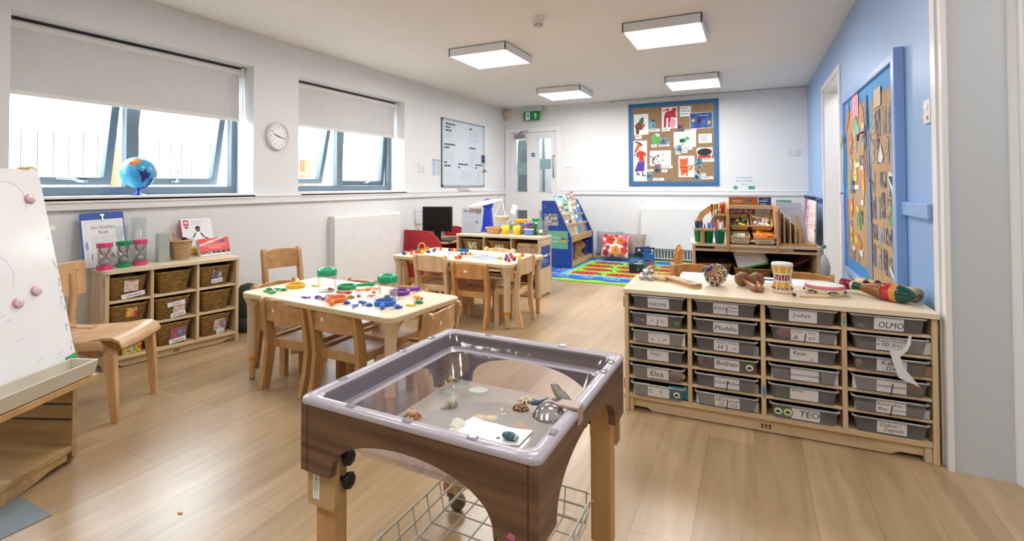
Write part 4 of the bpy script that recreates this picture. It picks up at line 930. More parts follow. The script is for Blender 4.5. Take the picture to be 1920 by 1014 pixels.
def leanframe(s0, s1, d, z, tilt):
    """sheet frame standing on the shelf, leaning back: x along the shelf, y up the sheet"""
    return SL @ T((s0 + s1)/2 + .015, d, z) @ Rx(90 - tilt)
def clipboard():
    t = thing('clipboard', 'blue clipboard with a printed numbers sheet leaning on the wall', 'clipboard'); t.matrix_world = leanframe(-.06, .15, .195, .602, 12) @ Rz(2)
    MB(C('#2d55ae', .4)).prism(rrect(-.115, .115, 0, .345, .012, 4), 'xy', 0, .004).obj('board', t)
    k = MB(C('#f1f3f8', .6)); k.prism([(-.108, .003), (.108, .003), (.108, .30), (-.108, .30)], 'xy', .004, .0055)
    k.m(C('#9aa3c4', .6)); 
    for q in ((-.09, .09, .018, .0192), (-.09, .09, .284, .2852), (-.09, -.089, .018, .285), (.089, .09, .018, .285)): k.rect(q[0], q[1], q[2], q[3], .0057)
    k.m(C('#4a4f5c', .6)); k.text('Our Numbers', .026, T(0, .245, .0058), 0, .13); k.text('Book', .026, T(0, .212, .0058), 0, .05)
    k.rect(-.065, .065, .241, .2425, .0058); k.rect(-.025, .025, .208, .2095, .0058)
    k.m(C('#a3a7b0', .6))
    for i in range(6): k.rect(-.07 + .008*(i % 2), .07 - .012*(i % 3), .19 - i*.014, .1925 - i*.014, .0058)
    for ch, x, c in (('1', -.068, '#1f6f9c'), ('2', -.034, '#c4473a'), ('3', 0, '#6a4a52'), ('4', .034, '#b8452f'), ('5', .066, '#3a9a6a')): k.m(C(c, .6)); k.text(ch, .05, T(x, .05, .0058))
    k.m(C('#8fa6dc', .6)); k.flat(blob(-.09, .14, .008, .03, 10, .2, 3), .0058)
    k.obj('paper_sheet', t)
    k = MB(CHROME); k.bar((0, .29, .008), (0, .335, .008), .009, .006); k.box(-.012, .012, .322, .334, .004, .008); k.obj('clip', t, bev=.002)
    k = MB(C('#4a8fd0', .6)); k.prism([(-.115, .08), (-.135, .075), (-.13, .09), (-.115, .095)], 'xy', .001, .003); k.obj('blue_tag', t)
clipboard()
CLR = clear('clear_acrylic', '#fbfdfc', .06, .04, '#e6eeec')
k = MB(CLR); k.lathe([(.045, .0), (.045, .30), (.042, .30), (.042, .004)], 28, None, False); k.lathe([(.001, 0), (.045, 0)], 28, None, False); tag(k.obj('clear_tube'), 'tall clear acrylic cylinder behind the right-hand pink sand timer', 'cylinder', 'clear tubes on the shelf unit', onS(.23, .24))
k = MB(CLR); k.lathe([(.04, .0), (.04, .25), (.037, .25), (.037, .004)], 28, None, False); k.lathe([(.001, 0), (.04, 0)], 28, None, False); tag(k.obj('clear_tube'), 'shorter clear acrylic cylinder behind the green sand timer', 'cylinder', 'clear tubes on the shelf unit', onS(.135, .25))
k = MB(clear('frosted_block', '#e3ece8', .3, .4, '#d5e0db')); k.prism(rrect(-.034, .034, -.03, .03, .006, 3), 'xy', 0, .19); tag(k.obj('acrylic_block', bev=.002), 'square frosted clear block beside the grassy round basket', 'block', loc=onS(.345, .165), rz=RZL)
t = thing('round_basket', 'small round rope basket filled with pine cones', 'basket', onS(.465, .19), RZL)
ROPE = wood('seagrass_rope', '#8d7150', '#c0a27c', (60, 60, 90), .8)
k = MB(ROPE); rings = []
for i in range(15):
    u = i/14; r = .055 + .017*u; rings.append([(r*(1 + .018*(1 if (j + i) % 2 else -1))*math.cos(2*PI*j/44), .9*r*(1 + .018*(1 if (j + i) % 2 else -1))*math.sin(2*PI*j/44), .125*u) for j in range(44)])
rings += [[(.064*math.cos(2*PI*j/44), .058*math.sin(2*PI*j/44), .125) for j in range(44)], [(.05*math.cos(2*PI*j/44), .045*math.sin(2*PI*j/44), .01) for j in range(44)]]
k.loft(rings); k.obj('basket_body', t)
k = MB(C('#caa27c', .6)); k.tube([(.073*math.cos(2*PI*j/30), .066*math.sin(2*PI*j/30), .128) for j in range(30)], .007, 7, True); k.obj('wrapped_rim', t)
def pinecone(k, c, r, s):
    rg = random.Random(s); k.m(C('#45362c', .8))
    for i in range(60):
        u = i/60; th = i*2.4; rr = r*math.sin(PI*(.12 + .86*u)); z = r*1.5*(u - .5)
        d = Vector((math.cos(th), math.sin(th), .5)); p = Vector((c[0] + rr*.7*math.cos(th), c[1] + rr*.7*math.sin(th), c[2] + z)); q = p + d*r*.42; s_ = Vector((-math.sin(th), math.cos(th), 0))*r*.2
        k.add([tuple(p + s_), tuple(p - s_), tuple(q - s_*.7), tuple(q + s_*.7 + Vector((0, 0, .001)))], [(0, 1, 2, 3)])
    k.sphere(c, (r*.62, r*.62, r*.8), 10, 7)
for i, (x, y, z, r, lab) in enumerate(((.028, .01, .125, .026, 'dark pine cone standing highest in the rope basket'), (-.015, -.02, .112, .024, 'dark pine cone lying low at the front of the rope basket'), (-.02, .025, .112, .022, 'dark pine cone lying at the back of the rope basket'))):
    k = MB(); pinecone(k, (0, 0, 0), r, i); tag(k.obj('pine_cone'), lab, 'pine cone', 'pine cones in the rope basket', SL @ Vector((.465 + .015 + x, .19 + y, .60 + z)))
k = MB(C('#b99a6e', .7)); k.tube([(0, 0, -.05), (.004, 0, .02)], .003, 6); k.sphere((.004, 0, .028), (.010, .010, .009), 10, 6); k.lathe([(.006, .034), (.011, .044), (.001, .038)], 8, T(.004, 0, 0)); tag(k.obj('poppy_head'), 'dried tan poppy seed head sticking out of the rope basket', 'seed head', loc=SL @ Vector((.48 - .045, .19, .745)))
def leaflet():
    t = thing('science_book', 'white book with red spine and a child on its cover, leaning on the wall', 'book'); t.matrix_world = leanframe(.55, .73, .285, .602, 20)
    MB(C('#c9384a', .5)).prism([(-.11, 0), (.10, 0), (.10, .275), (-.11, .275)], 'xy', -.012, -.001).obj('book_block', t)
    k = MB(C('#e9ebf2', .4)); k.prism([(-.105, 0), (.105, 0), (.105, .28), (-.105, .28)], 'xy', 0, .0015)
    W_ = .0018
    k.m(C('#c93340', .5)); k.rect(-.09, -.055, .225, .268, W_); k.rect(-.085, -.06, .205, .22, W_)
    k.m(C('#f0d8da', .5)); k.flat([(-.072, .234), (-.06, .246), (-.06, .254), (-.066, .258), (-.072, .252), (-.078, .258), (-.084, .254), (-.084, .246)], W_ + .0003)
    k.m(C('#c9a0a8', .5))
    for i in range(3): k.rect(-.04, .05 - i*.012, .258 - i*.012, .261 - i*.012, W_)
    k.m(C('#e2c23a', .6)); k.flat(blob(-.01, .04, .07, .03, 14, .2, 2), W_); k.m(C('#b35a2f', .6)); k.rect(-.105, .105, .004, .018, W_)
    k.m(C('#f4f5f8', .5)); k.flat([(-.03, .05), (.04, .05), (.022, .14), (.018, .175), (-.012, .175), (-.016, .14)], W_ + .0004)
    k.m(C('#6a4436', .5)); k.flat([(-.012, .172), (-.018, .172), (-.04, .135), (-.034, .13), (-.014, .155)], W_ + .0006); k.flat([(.018, .172), (.024, .17), (.05, .128), (.044, .124), (.018, .155)], W_ + .0006); k.flat(ell(.003, .195, .015, .02, 16), W_ + .0006)
    k.m(C('#221a18', .5)); k.flat([(-.014, .198), (-.015, .21), (-.004, .22), (.012, .22), (.020, .208), (.019, .198), (.01, .205), (-.006, .205)], W_ + .0008); k.m(C('#7d2f34', .5)); k.flat(blob(.058, .118, .014, .012, 9, .3, 1), W_ + .0004)
    k.obj('cover', t)
leaflet()
def redbox():
    t = thing('activity_card_box', 'red and white box of activity cards tilted on the shelf end', 'box', (0, 0, 0)); t.matrix_world = SL @ T(.725, .20, .602) @ Rz(9) @ Rx(72)
    MB(C('#dcdde2', .5)).prism([(-.115, 0), (.115, 0), (.115, .128), (-.115, .128)], 'xy', -.03, 0).obj('box_body', t, bev=.002)
    k = MB(C('#d8372c', .35)); k.rect(-.115, .115, .028, .128, .0006); k.m(C('#f0ece8', .4)); k.rect(-.115, .115, 0, .012, .0006); W_ = .0012
    k.text('Great', .016, T(-.03, .105, W_), 0, .06); k.text('scientists', .014, T(-.02, .092, W_), 0, .075); k.text('Inspiring Young Scientists', .017, T(.0, .070, W_), 0, .2); k.text('Activity Cards', .017, T(.0, .052, W_), 0, .115)
    k.flat([(-.112, .085), (.06, .128), (.09, .128), (-.112, .075)], .0009)
    for i, c in enumerate(('#c99a6a', '#3f4fa0', '#b44a8f', '#4a9a4f', '#2f2f38', '#d8b88a')): k.m(PH('strip' + str(i), c, '#30303a', '#e6dcd0')); k.rect(-.112 + i*.038, -.078 + i*.038, .013, .032, .001)
    k.m(C('#3a4a8a', .5)); k.flat(blob(.062, .103, .022, .009, 10, .3, 6), W_)
    k.obj('printed_face', t)
redbox()
# dark bin beside the shelf end
t = thing('rubbish_bin', 'dark green-black bin bag on the floor between shelf unit and table', 'bin', (-3.47, 2.66, 0))
k = MB(C('#1f3a35', .6)); k.loft([[(r*math.cos(2*PI*i/16)*(1 + .05*math.sin(3*i)), r*math.sin(2*PI*i/16), z) for i in range(16)] for z, r in ((.0, .07), (.02, .085), (.2, .09), (.30, .08), (.34, .06), (.355, .02))]); k.obj('bin_bag', t)
k = MB(C('#31424f', .6)); k.lathe([(.08, 0), (.094, 0), (.098, .10), (.09, .11)], 20); k.obj('bin_base', t)
# ------------------------------------------------------------------ globe, clock, whiteboard
t = thing('desk_globe', 'small light blue globe on a blue stand on the windowsill', 'globe', (XL - .06, 2.045, 1.034), 20)
k = MB(C('#1f3fae', .3)); k.lathe([(.001, 0), (.062, 0), (.064, .006), (.05, .012), (.018, .02), (.011, .034), (.010, .05), (.016, .056)], 28); k.tube([(.116*math.cos(a), 0, .168 + .116*math.sin(a)) for a in [math.radians(q) for q in range(-95, -20, 6)]], .005, 8); k.obj('globe_stand', t)
k = MB(C('#3fa3d8', .25)); k.sphere((0, 0, .168), .110, 36, 24); gb = k.obj('globe_ball', t)
def patch(h, pts, r=.1108):
    k.m(C(h, .35)); c = Vector((sum(p[0] for p in pts)/len(pts), sum(p[1] for p in pts)/len(pts)))
    def P(lo, la): 
        lo = math.radians(lo); la = math.radians(la); return (r*math.cos(la)*math.cos(lo), r*math.cos(la)*math.sin(lo), .168 + r*math.sin(la))
    n = 4; rings = []
    for i in range(n + 1): u = i/n; rings.append([P(c.x + (p[0]-c.x)*u, c.y + (p[1]-c.y)*u) for p in pts])
    k.loft(rings, True, False)
k = MB()
patch('#e07a2c', [(-95, 20), (-60, 14), (-40, 30), (-25, 48), (-45, 62), (-80, 68), (-110, 55), (-105, 38), (-85, 28)]); patch('#1c2f86', [(-50, 8), (-25, 12), (-8, -4), (-14, -22), (-30, -40), (-38, -28), (-44, -10)])
patch('#d8503a', [(10, 30), (35, 34), (48, 20), (50, 4), (40, -20), (25, -28), (20, -4), (6, 6)]); patch('#e6ecf0', [(0, -70), (60, -68), (120, -72), (180, -70), (240, -70), (300, -72)]); patch('#d89a3a', [(60, 60), (120, 62), (140, 40), (100, 20), (70, 25)])
k.obj('land_patch', gb)
def clock():
    t = thing('wall_clock', 'round white wall clock between the two windows', 'clock'); t.matrix_world = basis((XL, 3.146, 1.543), (0, 1, 0), (0, 0, 1)) @ Matrix.Diagonal((.92, 1, 1, 1))
    k = MB(C('#dcd8d2', .4)); k.lathe([(.001, 0), (.126, 0), (.128, .012), (.122, .03), (.108, .036), (.104, .022)], 40, None, False); k.obj('clock_rim', t)
    k = MB(C('#eef0f4', .4)); k.lathe([(.001, .024), (.105, .024)], 40, None, False); k.m(C('#5a5f6a', .5))
    for i in range(12):
        a = PI/2 - 2*PI*(i + 1)/12; k.text(str(i + 1), .03, T(.084*math.cos(a), .084*math.sin(a) - .011, .025))
    k.obj('dial', t)
    k = MB(C('#2a2c33', .5))
    for ang, l, w in ((180 + -15 + 330, .0, .0),): pass
    for ang, l, w in ((-14, .085, .005), (-14 + 174, .055, .007)):
        a = math.radians(ang); k.flat([(-.012*math.cos(a) - w/2*math.sin(a), -.012*math.sin(a) + w/2*math.cos(a)), (-.012*math.cos(a) + w/2*math.sin(a), -.012*math.sin(a) - w/2*math.cos(a)), (l*math.cos(a) + w/2*math.sin(a), l*math.sin(a) - w/2*math.cos(a)), (l*math.cos(a) - w/2*math.sin(a), l*math.sin(a) + w/2*math.cos(a))], .027)
    k.flat(ell(0, 0, .007, .007, 12), .0275); k.obj('clock_hands', t)
clock()
def whiteboard():
    t = thing('whiteboard', 'magnetic whiteboard with printed notices on the wall near the door', 'whiteboard'); t.matrix_world = basis((XL, 5.825, 1.088), (0, 1, 0), (0, 0, 1))
    w, h = 1.215, .945
    k = MB(C('#cdd8e3', .2)); k.box(0, w, 0, h, .004, .014); k.obj('board', t)
    f = MB(C('#aeb8c0', .35, .6)); f.box(0, .022, 0, h, .002, .02); f.box(w - .022, w, 0, h, .002, .02); f.box(0, w, 0, .022, .002, .02); f.box(0, w, h - .022, h, .002, .02); f.obj('aluminium_frame', t)
    f = MB(C('#55595f', .5))
    for x in (0, w - .03):
        for y in (0, h - .03): f.box(x, x + .03, y, y + .03, .0, .0235)
    f.obj('corner_cap', t, bev=.004)
    f = MB(C('#b9bfc4', .4)); f.box(.42, .74, -.055, -.0, .002, .01); f.box(.42, .74, -.06, -.05, .002, .05); f.obj('pen_ledge', t)
    k = MB(C('#4a5058', .6)); W_ = .0145
    heads = [(.09, .86, ('Wishes for our', 'Nursery', 'Classroom')), (.75, .845, ('Maths',)), (.06, .575, ('Literacy at the', 'Nursery')), (.75, .56, ('Writing in',)), (.06, .325, ('Role', 'Resources')), (.43, .31, ('Expressive Arts', 'and')), (.93, .315, ('Understanding', 'the'))]
    for x, y, ls in heads:
        for i, s in enumerate(ls):
            for q in range(0, len(s), 4): k.rect(x + q*.019, x + q*.019 + min(4, len(s) - q)*.019 - .006, y - i*.045, y - i*.045 + .024, W_)
    k.m(C('#a9b3c0', .6)); rg = random.Random(5)
    for x, y, n, wd in ((.1, .735, 3, .22), (.75, .80, 7, .3), (.09, .48, 6, .24), (.75, .505, 11, .26), (.1, .215, 4, .24), (.5, .215, 6, .34), (.96, .22, 8, .2)):
        for i in range(n): k.rect(x, x + wd*rg.uniform(.6, 1), y - i*.022, y - i*.022 + .006, W_)
    k.obj('printed_notices', t)
whiteboard()
for i, (c, z) in enumerate((('#9c3a52', 1.565), ('#24347f', 1.533), ('#24347f', 1.50), ('#2c3a6a', 1.468))):
    k = MB(C(c, .5)); k.lathe([(.012, -.035), (.012, .035)], 10, Rx(90)); k.m(C('#e8e8ea', .4)); k.lathe([(.010, .035), (.010, .1)], 10, Rx(-90))
    tag(k.obj('whiteboard_pen'), '%s whiteboard pen clipped at the whiteboard\'s right edge' % ('maroon-capped topmost', 'upper navy-capped', 'lower navy-capped', 'dark blue lowest')[i], 'pen', 'pens on the whiteboard edge', (XL + .034, 6.985, z))
k = MB(C('#c9414f', .5)); k.lathe([(.012, -.02), (.012, .02)], 10, Rx(90)); k.m(C('#e8e8ea', .4)); k.lathe([(.010, .02), (.010, .1)], 10, Rx(-90)); k.m(C('#9aa0a6', .4)); k.box(-.03, .01, -.06, .03, -.02, -.014); tag(k.obj('whiteboard_pen'), 'red-capped pen on a clip lower down the whiteboard edge', 'pen', 'pens on the whiteboard edge', (XL + .034, 7.03, 1.34))
k = MB(C('#e2e5ec', .6), basis((XL, 5.60, 1.155), (0, 1, 0), (0, 0, 1))); k.box(0, .21, 0, .30, .0, .003); k.m(C('#5b86c4', .6)); k.rect(.01, .2, .285, .296, .0034); k.m(C('#b9c6e6', .6)); k.rect(.01, .075, .08, .285, .0034); k.m(C('#bcd6c8', .6)); k.rect(.135, .2, .08, .285, .0034); k.m(C('#c9d8e6', .6)); k.rect(.08, .13, .08, .285, .0034); k.m(C('#8d97ab', .6))
for i in range(12): k.rect(.012, .198, .09 + i*.016, .092 + i*.016, .0038)
tag(k.obj('wall_chart'), 'pale blue and green printed chart beside the whiteboard', 'chart')
# ------------------------------------------------------------------ easel in the left foreground
def easel():
    t = thing('painting_easel', 'child-sized double easel with white drawing board, tray and wooden base', 'easel', (-2.427, 1.078, 0), math.degrees(math.atan2(.40, .915)))
    L = .66
    k = MB(TAN); k.prism([(-.50, 0), (-.02, 0), (0, .03), (0, .30), (-.5, .30)], 'xz', -.012, .008); k.obj('side_panel', t, bev=.003)
    k = MB(C('#4a3d2c', .7))
    for z in (.175, .235): k.box(-.44, -.004, -.0135, -.0115, z, z + .007); 
    k.obj('tray_groove', t)
    k = MB(TAN); k.prism([(-.50, 0), (-.02, 0), (0, .03), (0, .30), (-.5, .30)], 'xz', -L, -L + .02); k.obj('side_panel', t, bev=.003)
    k = MB(TAN); k.box(-.50, .0, -L + .02, -.012, .052, .076); k.obj('bottom_shelf', t, bev=.003)
    k = MB(TAN); k.prism([(-L + .03, 0), (-.25, 0), (-.17, .012), (-.10, .026), (-.03, .026), (-.03, .055), (-L + .03, .055)], 'yz', -.022, -.004); k.m(C('#4a3a28', .6))
    for y in (-.50, -.485, -.47): k.at(basis((-.0035, y, .016), (0, 1, 0), (0, 0, 1))); k.flat([(-.005, 0), (.005, 0), (.002, .008), (.006, .014), (0, .021), (-.006, .014), (-.002, .008)])
    k.at(Matrix.Identity(4)); k.m(C('#2f7a4a', .6)); k.flat(blob(-.40, .066, .014, .008, 9, .4, 4), M=basis((.0005, 0, 0), (0, 1, 0), (0, 0, 1))); k.m(C('#b0616a', .6)); k.flat(blob(-.2, .066, .012, .004, 9, .4, 5), M=basis((.0005, 0, 0), (0, 1, 0), (0, 0, 1)))
    k.obj('plinth', t)
    k = MB(C('#a29176', .6)); k.box(-.5, -.48, -L + .02, -.012, .076, .30); k.obj('back_board', t)
    k = MB(PINE); k.box(-.02, .10, -L, -.004, .338, .362); k.box(-.06, -.02, -.04, -.012, .29, .36); k.box(-.06, -.02, -L + .01, -L + .04, .29, .36); k.obj('tray_rail', t, bev=.003)
    k = MB(C('#cfc8b8', .45))
    prof = [(.0, .425), (.006, .372), (.10, .366), (.116, .424), (.109, .424), (.095, .374), (.012, .379), (.007, .425)]
    def R(y, ins, dz): return [(p[0]*(1 - ins) + .055*ins, y, p[1]) for p in prof]
    k.loft([R(-L, 0, 0), R(-.03, 0, 0)], True, True, False); k.prism([(.0, .425), (.006, .372), (.10, .366), (.116, .424)], 'xz', -.03, -.024)
    k.prism([(.0, .425), (.006, .372), (.10, .366), (.116, .424)], 'xz', -L - .006, -L)
    k.obj('paint_tray', t, bev=.002)
    k = MB()
    rg = random.Random(2)
    for i in range(16):
        k.m(C(rg.choice(['#b34a5a', '#7a4a52', '#c9808a', '#4a5a6a', '#8a5a3a']), .7)); k.flat(blob(rg.uniform(.03, .085), rg.uniform(-.6, -.12), .012, .02, 9, .4, i), .380 + i*.0001)
    k.obj('paint_stain', t)
    # front board: leaning back
    BM = basis((-.010, 0, .370), (0, 1, 0), (-.186, 0, .805))
    k = MB(C('#f5f6f9', .18)); k.at(BM); k.prism(rrect(-.66, .022, 0, .826, .022, 5), 'xy', -.012, 0); k.obj('white_board', t, bev=.002)
    k = MB(C('#d3dae6', .3)); k.at(BM)
    k.m(C('#cfd7e4', .4)); k.flat(blob(-.35, .45, .06, .10, 12, .5, 3), .0006)
    k.m(C('#b4bcc8', .5)); rg = random.Random(9)
    for i in range(16): 
        y = rg.uniform(.03, .6); k.flat(blob(.012 + rg.uniform(-.008, .008), y, .003, .009, 7, .5, i), .0006)
    for i in range(7): x = rg.uniform(-.3, -.03); y = rg.uniform(.05, .3); k.flat([(x, y), (x + .03, y + .006), (x + .03, y + .008), (x, y + .0015)], .0006)
    k.m(C('#b9c6e0', .5))
    for cx, cy, r in ((-.13, .70, .075), (-.25, .42, .09)):
        for i in range(26):
            a = 2*PI*i/40 - .6; b = 2*PI*(i + 1)/40 - .6; k.flat([(cx + r*math.cos(a), cy + r*math.sin(a)), (cx + (r + .0015)*math.cos(a), cy + (r + .0015)*math.sin(a)), (cx + (r + .0015)*math.cos(b), cy + (r + .0015)*math.sin(b)), (cx + r*math.cos(b), cy + r*math.sin(b))], .0006)
    k.obj('pen_marks', t)['kind'] = 'stuff'
    k = MB(TAN); k.at(BM); k.prism([(-.10, 0), (.070, 0), (.052, .30), (.034, .545), (.02, .555), (-.10, .555)], 'xy', -.055, -.035); k.obj('support_strut', t, bev=.003)
    for y, z in ((.008, .800), (.006, .055)):
        k = MB(C('#c99a3c', .5)); k.lathe([(.001, 0), (.030, 0), (.030, .012), (.001, .012)], 26, BM @ T(y - .002, z + (.012 if z > .5 else 0), -.026)); k.m(C('#e6e2d6', .5)); k.lathe([(.001, .0121), (.025, .0121)], 22, BM @ T(y - .002, z + (.012 if z > .5 else 0), -.026), False); k.m(C('#55524a', .5)); k.lathe([(.001, .0125), (.005, .0125)], 10, BM @ T(y, z, -.026), False); k.obj('clamp_disc', t)
    k = MB(C('#c9a13a', .5)); k.at(BM); k.box(-.05, -.015, .826, .833, -.014, .004); k.obj('board_clip', t)
    k = MB(C('#dcdde0', .4)); k.at(BM); k.box(.022, .048, .57, .59, -.012, -.002); k.obj('hinge_bracket', t)
easel()
EM = T(-2.427, 1.078, 0) @ Rz(math.degrees(math.atan2(.40, .915))) @ basis((-.010, 0, .370), (0, 1, 0), (-.186, 0, .805))
for (y, z, lab) in ((-.039, .704, 'white round magnet with pink rim, highest on the easel board'), (-.088, .342, 'pink and white round magnet, right of the lower pair'), (-.164, .312, 'pink and white round magnet, left of the lower pair')):
    k = MB(C('#cf8f96', .4), EM @ T(y, z, 0)); k.lathe([(.019, 0), (.020, .004), (.018, .009)], 24); k.m(speckle('shiny_magnet', ('#e8e0e6', '#d8b9c2', '#f4f4f8'), 60, .2)); k.lathe([(.018, .009), (.014, .0125), (.001, .014)], 24, None, False)
    tag(k.obj('board_magnet'), lab, 'magnet', 'round magnets on the easel board')
k = MB(C('#0f8a55', .4), EM @ T(-.006, .046, .006)); k.lathe([(.001, -.018), (.012, -.018), (.014, .0), (.011, .016), (.001, .018)], 14, Ry(70)); k.cb((.012, .01, .0), (.018, .012, .014), Rz(20)); tag(k.obj('green_peg', bev=.002), 'green plastic pen cap at the bottom corner of the easel board', 'peg')
struct(MB(C('#7c868e', .5)).box(-2.9, -2.112, .1, .876, 0, .003).obj('floor_tile_patch'))
# ------------------------------------------------------------------ adult chair by the easel
def bentchair():
    o = Vector((-2.757, 1.471, 0)); t = thing('bentwood_chair', 'bent plywood chair beside the easel, in front of the basket shelf', 'chair', o, math.degrees(math.atan2(-.83, .56)))
    # local: x along the front edge (+x nearer the camera), +y forward
    k = MB(BENT); n = 10; xs_ = [-.18 + .345*i/n for i in range(n + 1)]; rings = []
    prof = [(-.375, .392), (-.34, .384), (-.25, .378), (-.12, .386), (-.05, .398), (-.01, .396), (.02, .382), (.034, .352)]
    for x in xs_:
        u = (x + .0075)/.1725; dip = .010*(1 - u*u)
        rings.append([(x*(1 - .10*(1 if y < -.3 else 0)), y, z - dip) for y, z in prof] + [(x*(1 - .10*(1 if y < -.3 else 0)), y - .002, z - dip - .012) for y, z in reversed(prof)])
    k.loft(rings, True, True, True); k.obj('seat', t)
    for sx in (-1, 1):
        cx = -.012 + sx*.170
        k = MB(BENT); k.loft([[(cx + sx*dx + a*wz, y + b*wz*1.35, z) for a, b in ((-1, -1), (1, -1), (1, 1), (-1, 1))] for dx, y, z, wz in ((.0, .004, 0, .011), (.0, -.010, .20, .015), (-.004, -.022, .33, .0175))], True, True, False)
        k.loft([[(cx - sx*.004 + a*.017, y - b*.022*dy, z + b*.022*dz) for a, b in ((-1, -1), (1, -1), (1, 1), (-1, 1))] for y, z, dy, dz in ((-.022, .31, 1, .0), (-.03, .345, .8, .6), (-.055, .362, .3, 1), (-.12, .362, 0, 1), (-.34, .352, 0, 1))], True, True, True); k.obj('front_leg', t, bev=.004)
        k = MB(BENT); k.loft([[(cx - sx*ix + a*.014, y + b*.02, z) for a, b in ((-1, -1), (1, -1), (1, 1), (-1, 1))] for ix, y, z in ((-.01, -.44, 0), (.0, -.39, .20), (.008, -.35, .36))], True, True, False); k.obj('rear_leg', t, bev=.004)
        k = MB(BENT); k.loft([[(cx - sx*.05 + a*.020, y - b*.008*cy, z + b*.008*cz) for a, b in ((-1, -1), (1, -1), (1, 1), (-1, 1))] for y, z, cy, cz in ((-.26, .374, 0, 1), (-.34, .374, .2, 1), (-.37, .39, .8, .6), (-.375, .42, 1, .1), (-.362, .56, 1, .0), (-.372, .66, 1, 0))], True, True, True); k.obj('back_upright', t)
        k = MB(C('#8c8f92', .4, .8)); k.lathe([(.001, 0), (.007, 0), (.007, .003), (.001, .004)], 12, T(cx + sx*.014, -.05, .335) @ Ry(90*sx)); k.obj('leg_bolt', t)
    k = MB(BENT); n = 12; rings = []
    for i in range(n + 1):
        x = -.20 + .36*i/n; u = (x + .02)/.18; b = .03*(1 - u*u)
        rings.append([(x, -.345 - b, .542), (x, -.355 - b, .715), (x, -.365 - b, .715), (x, -.355 - b, .542)])
    k.loft(rings, True, True, False); k.m(C('#7d6a55', .5))
    for sx in (-1, 1):
        for z in (.58, .67): k.lathe([(.001, 0), (.005, 0), (.004, .002)], 10, T(-.02 + sx*.135, -.362, z) @ Rx(-90))
    k.obj('backrest', t, bev=.004, seg=3)
    k = MB(BENT); k.prism([(-.07, .372), (-.06, .30), (-.14, .27), (-.23, .30), (-.25, .368)], 'yz', -.10, -.085); k.prism([(-.07, .372), (-.06, .30), (-.14, .27), (-.23, .30), (-.25, .368)], 'yz', .045, .06); k.obj('under_brace', t)
bentchair()
# ------------------------------------------------------------------ second shelf unit with things on it
U2 = (-2.79, 4.635, 0)
t, xs = open_shelf('low birch shelf unit behind the far craft table with a blue poster on its end', U2, 0, .94, .33, .595, (.24, .41), (.318, .632), 'birch open shelf units')
BEADPH = PH('beads', '#c9392f', '#2f5fb8', '#e8c83a', '#e8e4dc', '#3a9a4a', '#7a4a9a', '#d8702f')
M2 = T(*U2)
basket('wicker basket with a coloured-beads photo and white card, left bay of far shelf unit', M2 @ T(.168, .155, .411), .19, .262, .21, .25, .125, 'wicker baskets in the far shelf unit', (.03, .10, -.05, .055, BEADPH), [('', .0, .0, .15, 0)], 8)
basket('wicker basket with a bright-blocks photo, middle bay of the far shelf unit', M2 @ T(.475, .155, .411), .18, .262, .21, .25, .115, 'wicker baskets in the far shelf unit', (.01, .09, -.04, .06, BEADPH), None, 8)
basket('wicker basket seen between chair legs low in the middle of far shelf unit', M2 @ T(.475, .155, .071), .19, .262, .21, .25, .125, 'wicker baskets in the far shelf unit', (.01, .10, -.07, .06, BEADPH), None, 8)
basket('wicker basket on the left middle shelf of the far shelf unit', M2 @ T(.168, .155, .241), .19, .262, .21, .25, .125, 'wicker baskets in the far shelf unit', None, None, 8)
for i, (h, z, th, lab) in enumerate((('#c9a577', .411, .024, 'thick tan wooden game board lowest in the right bay stack'), ('#d0ae82', .436, .02, 'second tan wooden game board in the right bay stack'), ('#b48fb4', .457, .022, 'purple and yellow puzzle box in the right bay stack'), ('#c79f70', .480, .022, 'tan wooden game board above the purple puzzle box'), ('#d3b388', .503, .02, 'topmost tan wooden game board in the right bay stack'))):
    k = MB(C(h, .55)); k.box(-.115 + .004*i, .12, -.11, .12, 0, th)
    if i == 2:
        k.m(C('#e6c94a', .5))
        for q in range(4): k.box(-.09 + q*.05, -.065 + q*.05, -.1108, -.11, .005, .017)
    else: k.m(C('#3f3226', .6)); k.box(.03, .09, -.1105, -.11, th*.3, th*.55)
    tag(k.obj('game_board', bev=.002), lab, 'game board', 'wooden game boards in the right bay', M2 @ Vector((.785, .15, z)), (-2, 1, 2, -1, 2)[i])
for i in range(5):
    k = MB(C(('#e6e4e0', '#d8d4ca', '#e9e9ec', '#c9d0d8', '#efeeea')[i], .6)); k.prism(rrect(-.11, .11, -.09, .10, .004, 2), 'xy', 0, .010); k.m(C('#5a5248', .6)); k.box(-.07, .02, -.0905, -.09, .002, .008)
    tag(k.obj('paper_pad'), '%s white pad from the bottom of the middle right shelf stack' % ORD[i], 'paper', 'paper pads on the right middle shelf', M2 @ Vector((.782 + .006*(i % 3), .14, .241 + i*.0103)), (3, -4, 2, 6, -3)[i])
def on2(x, y): return Vector((x, y, .596))
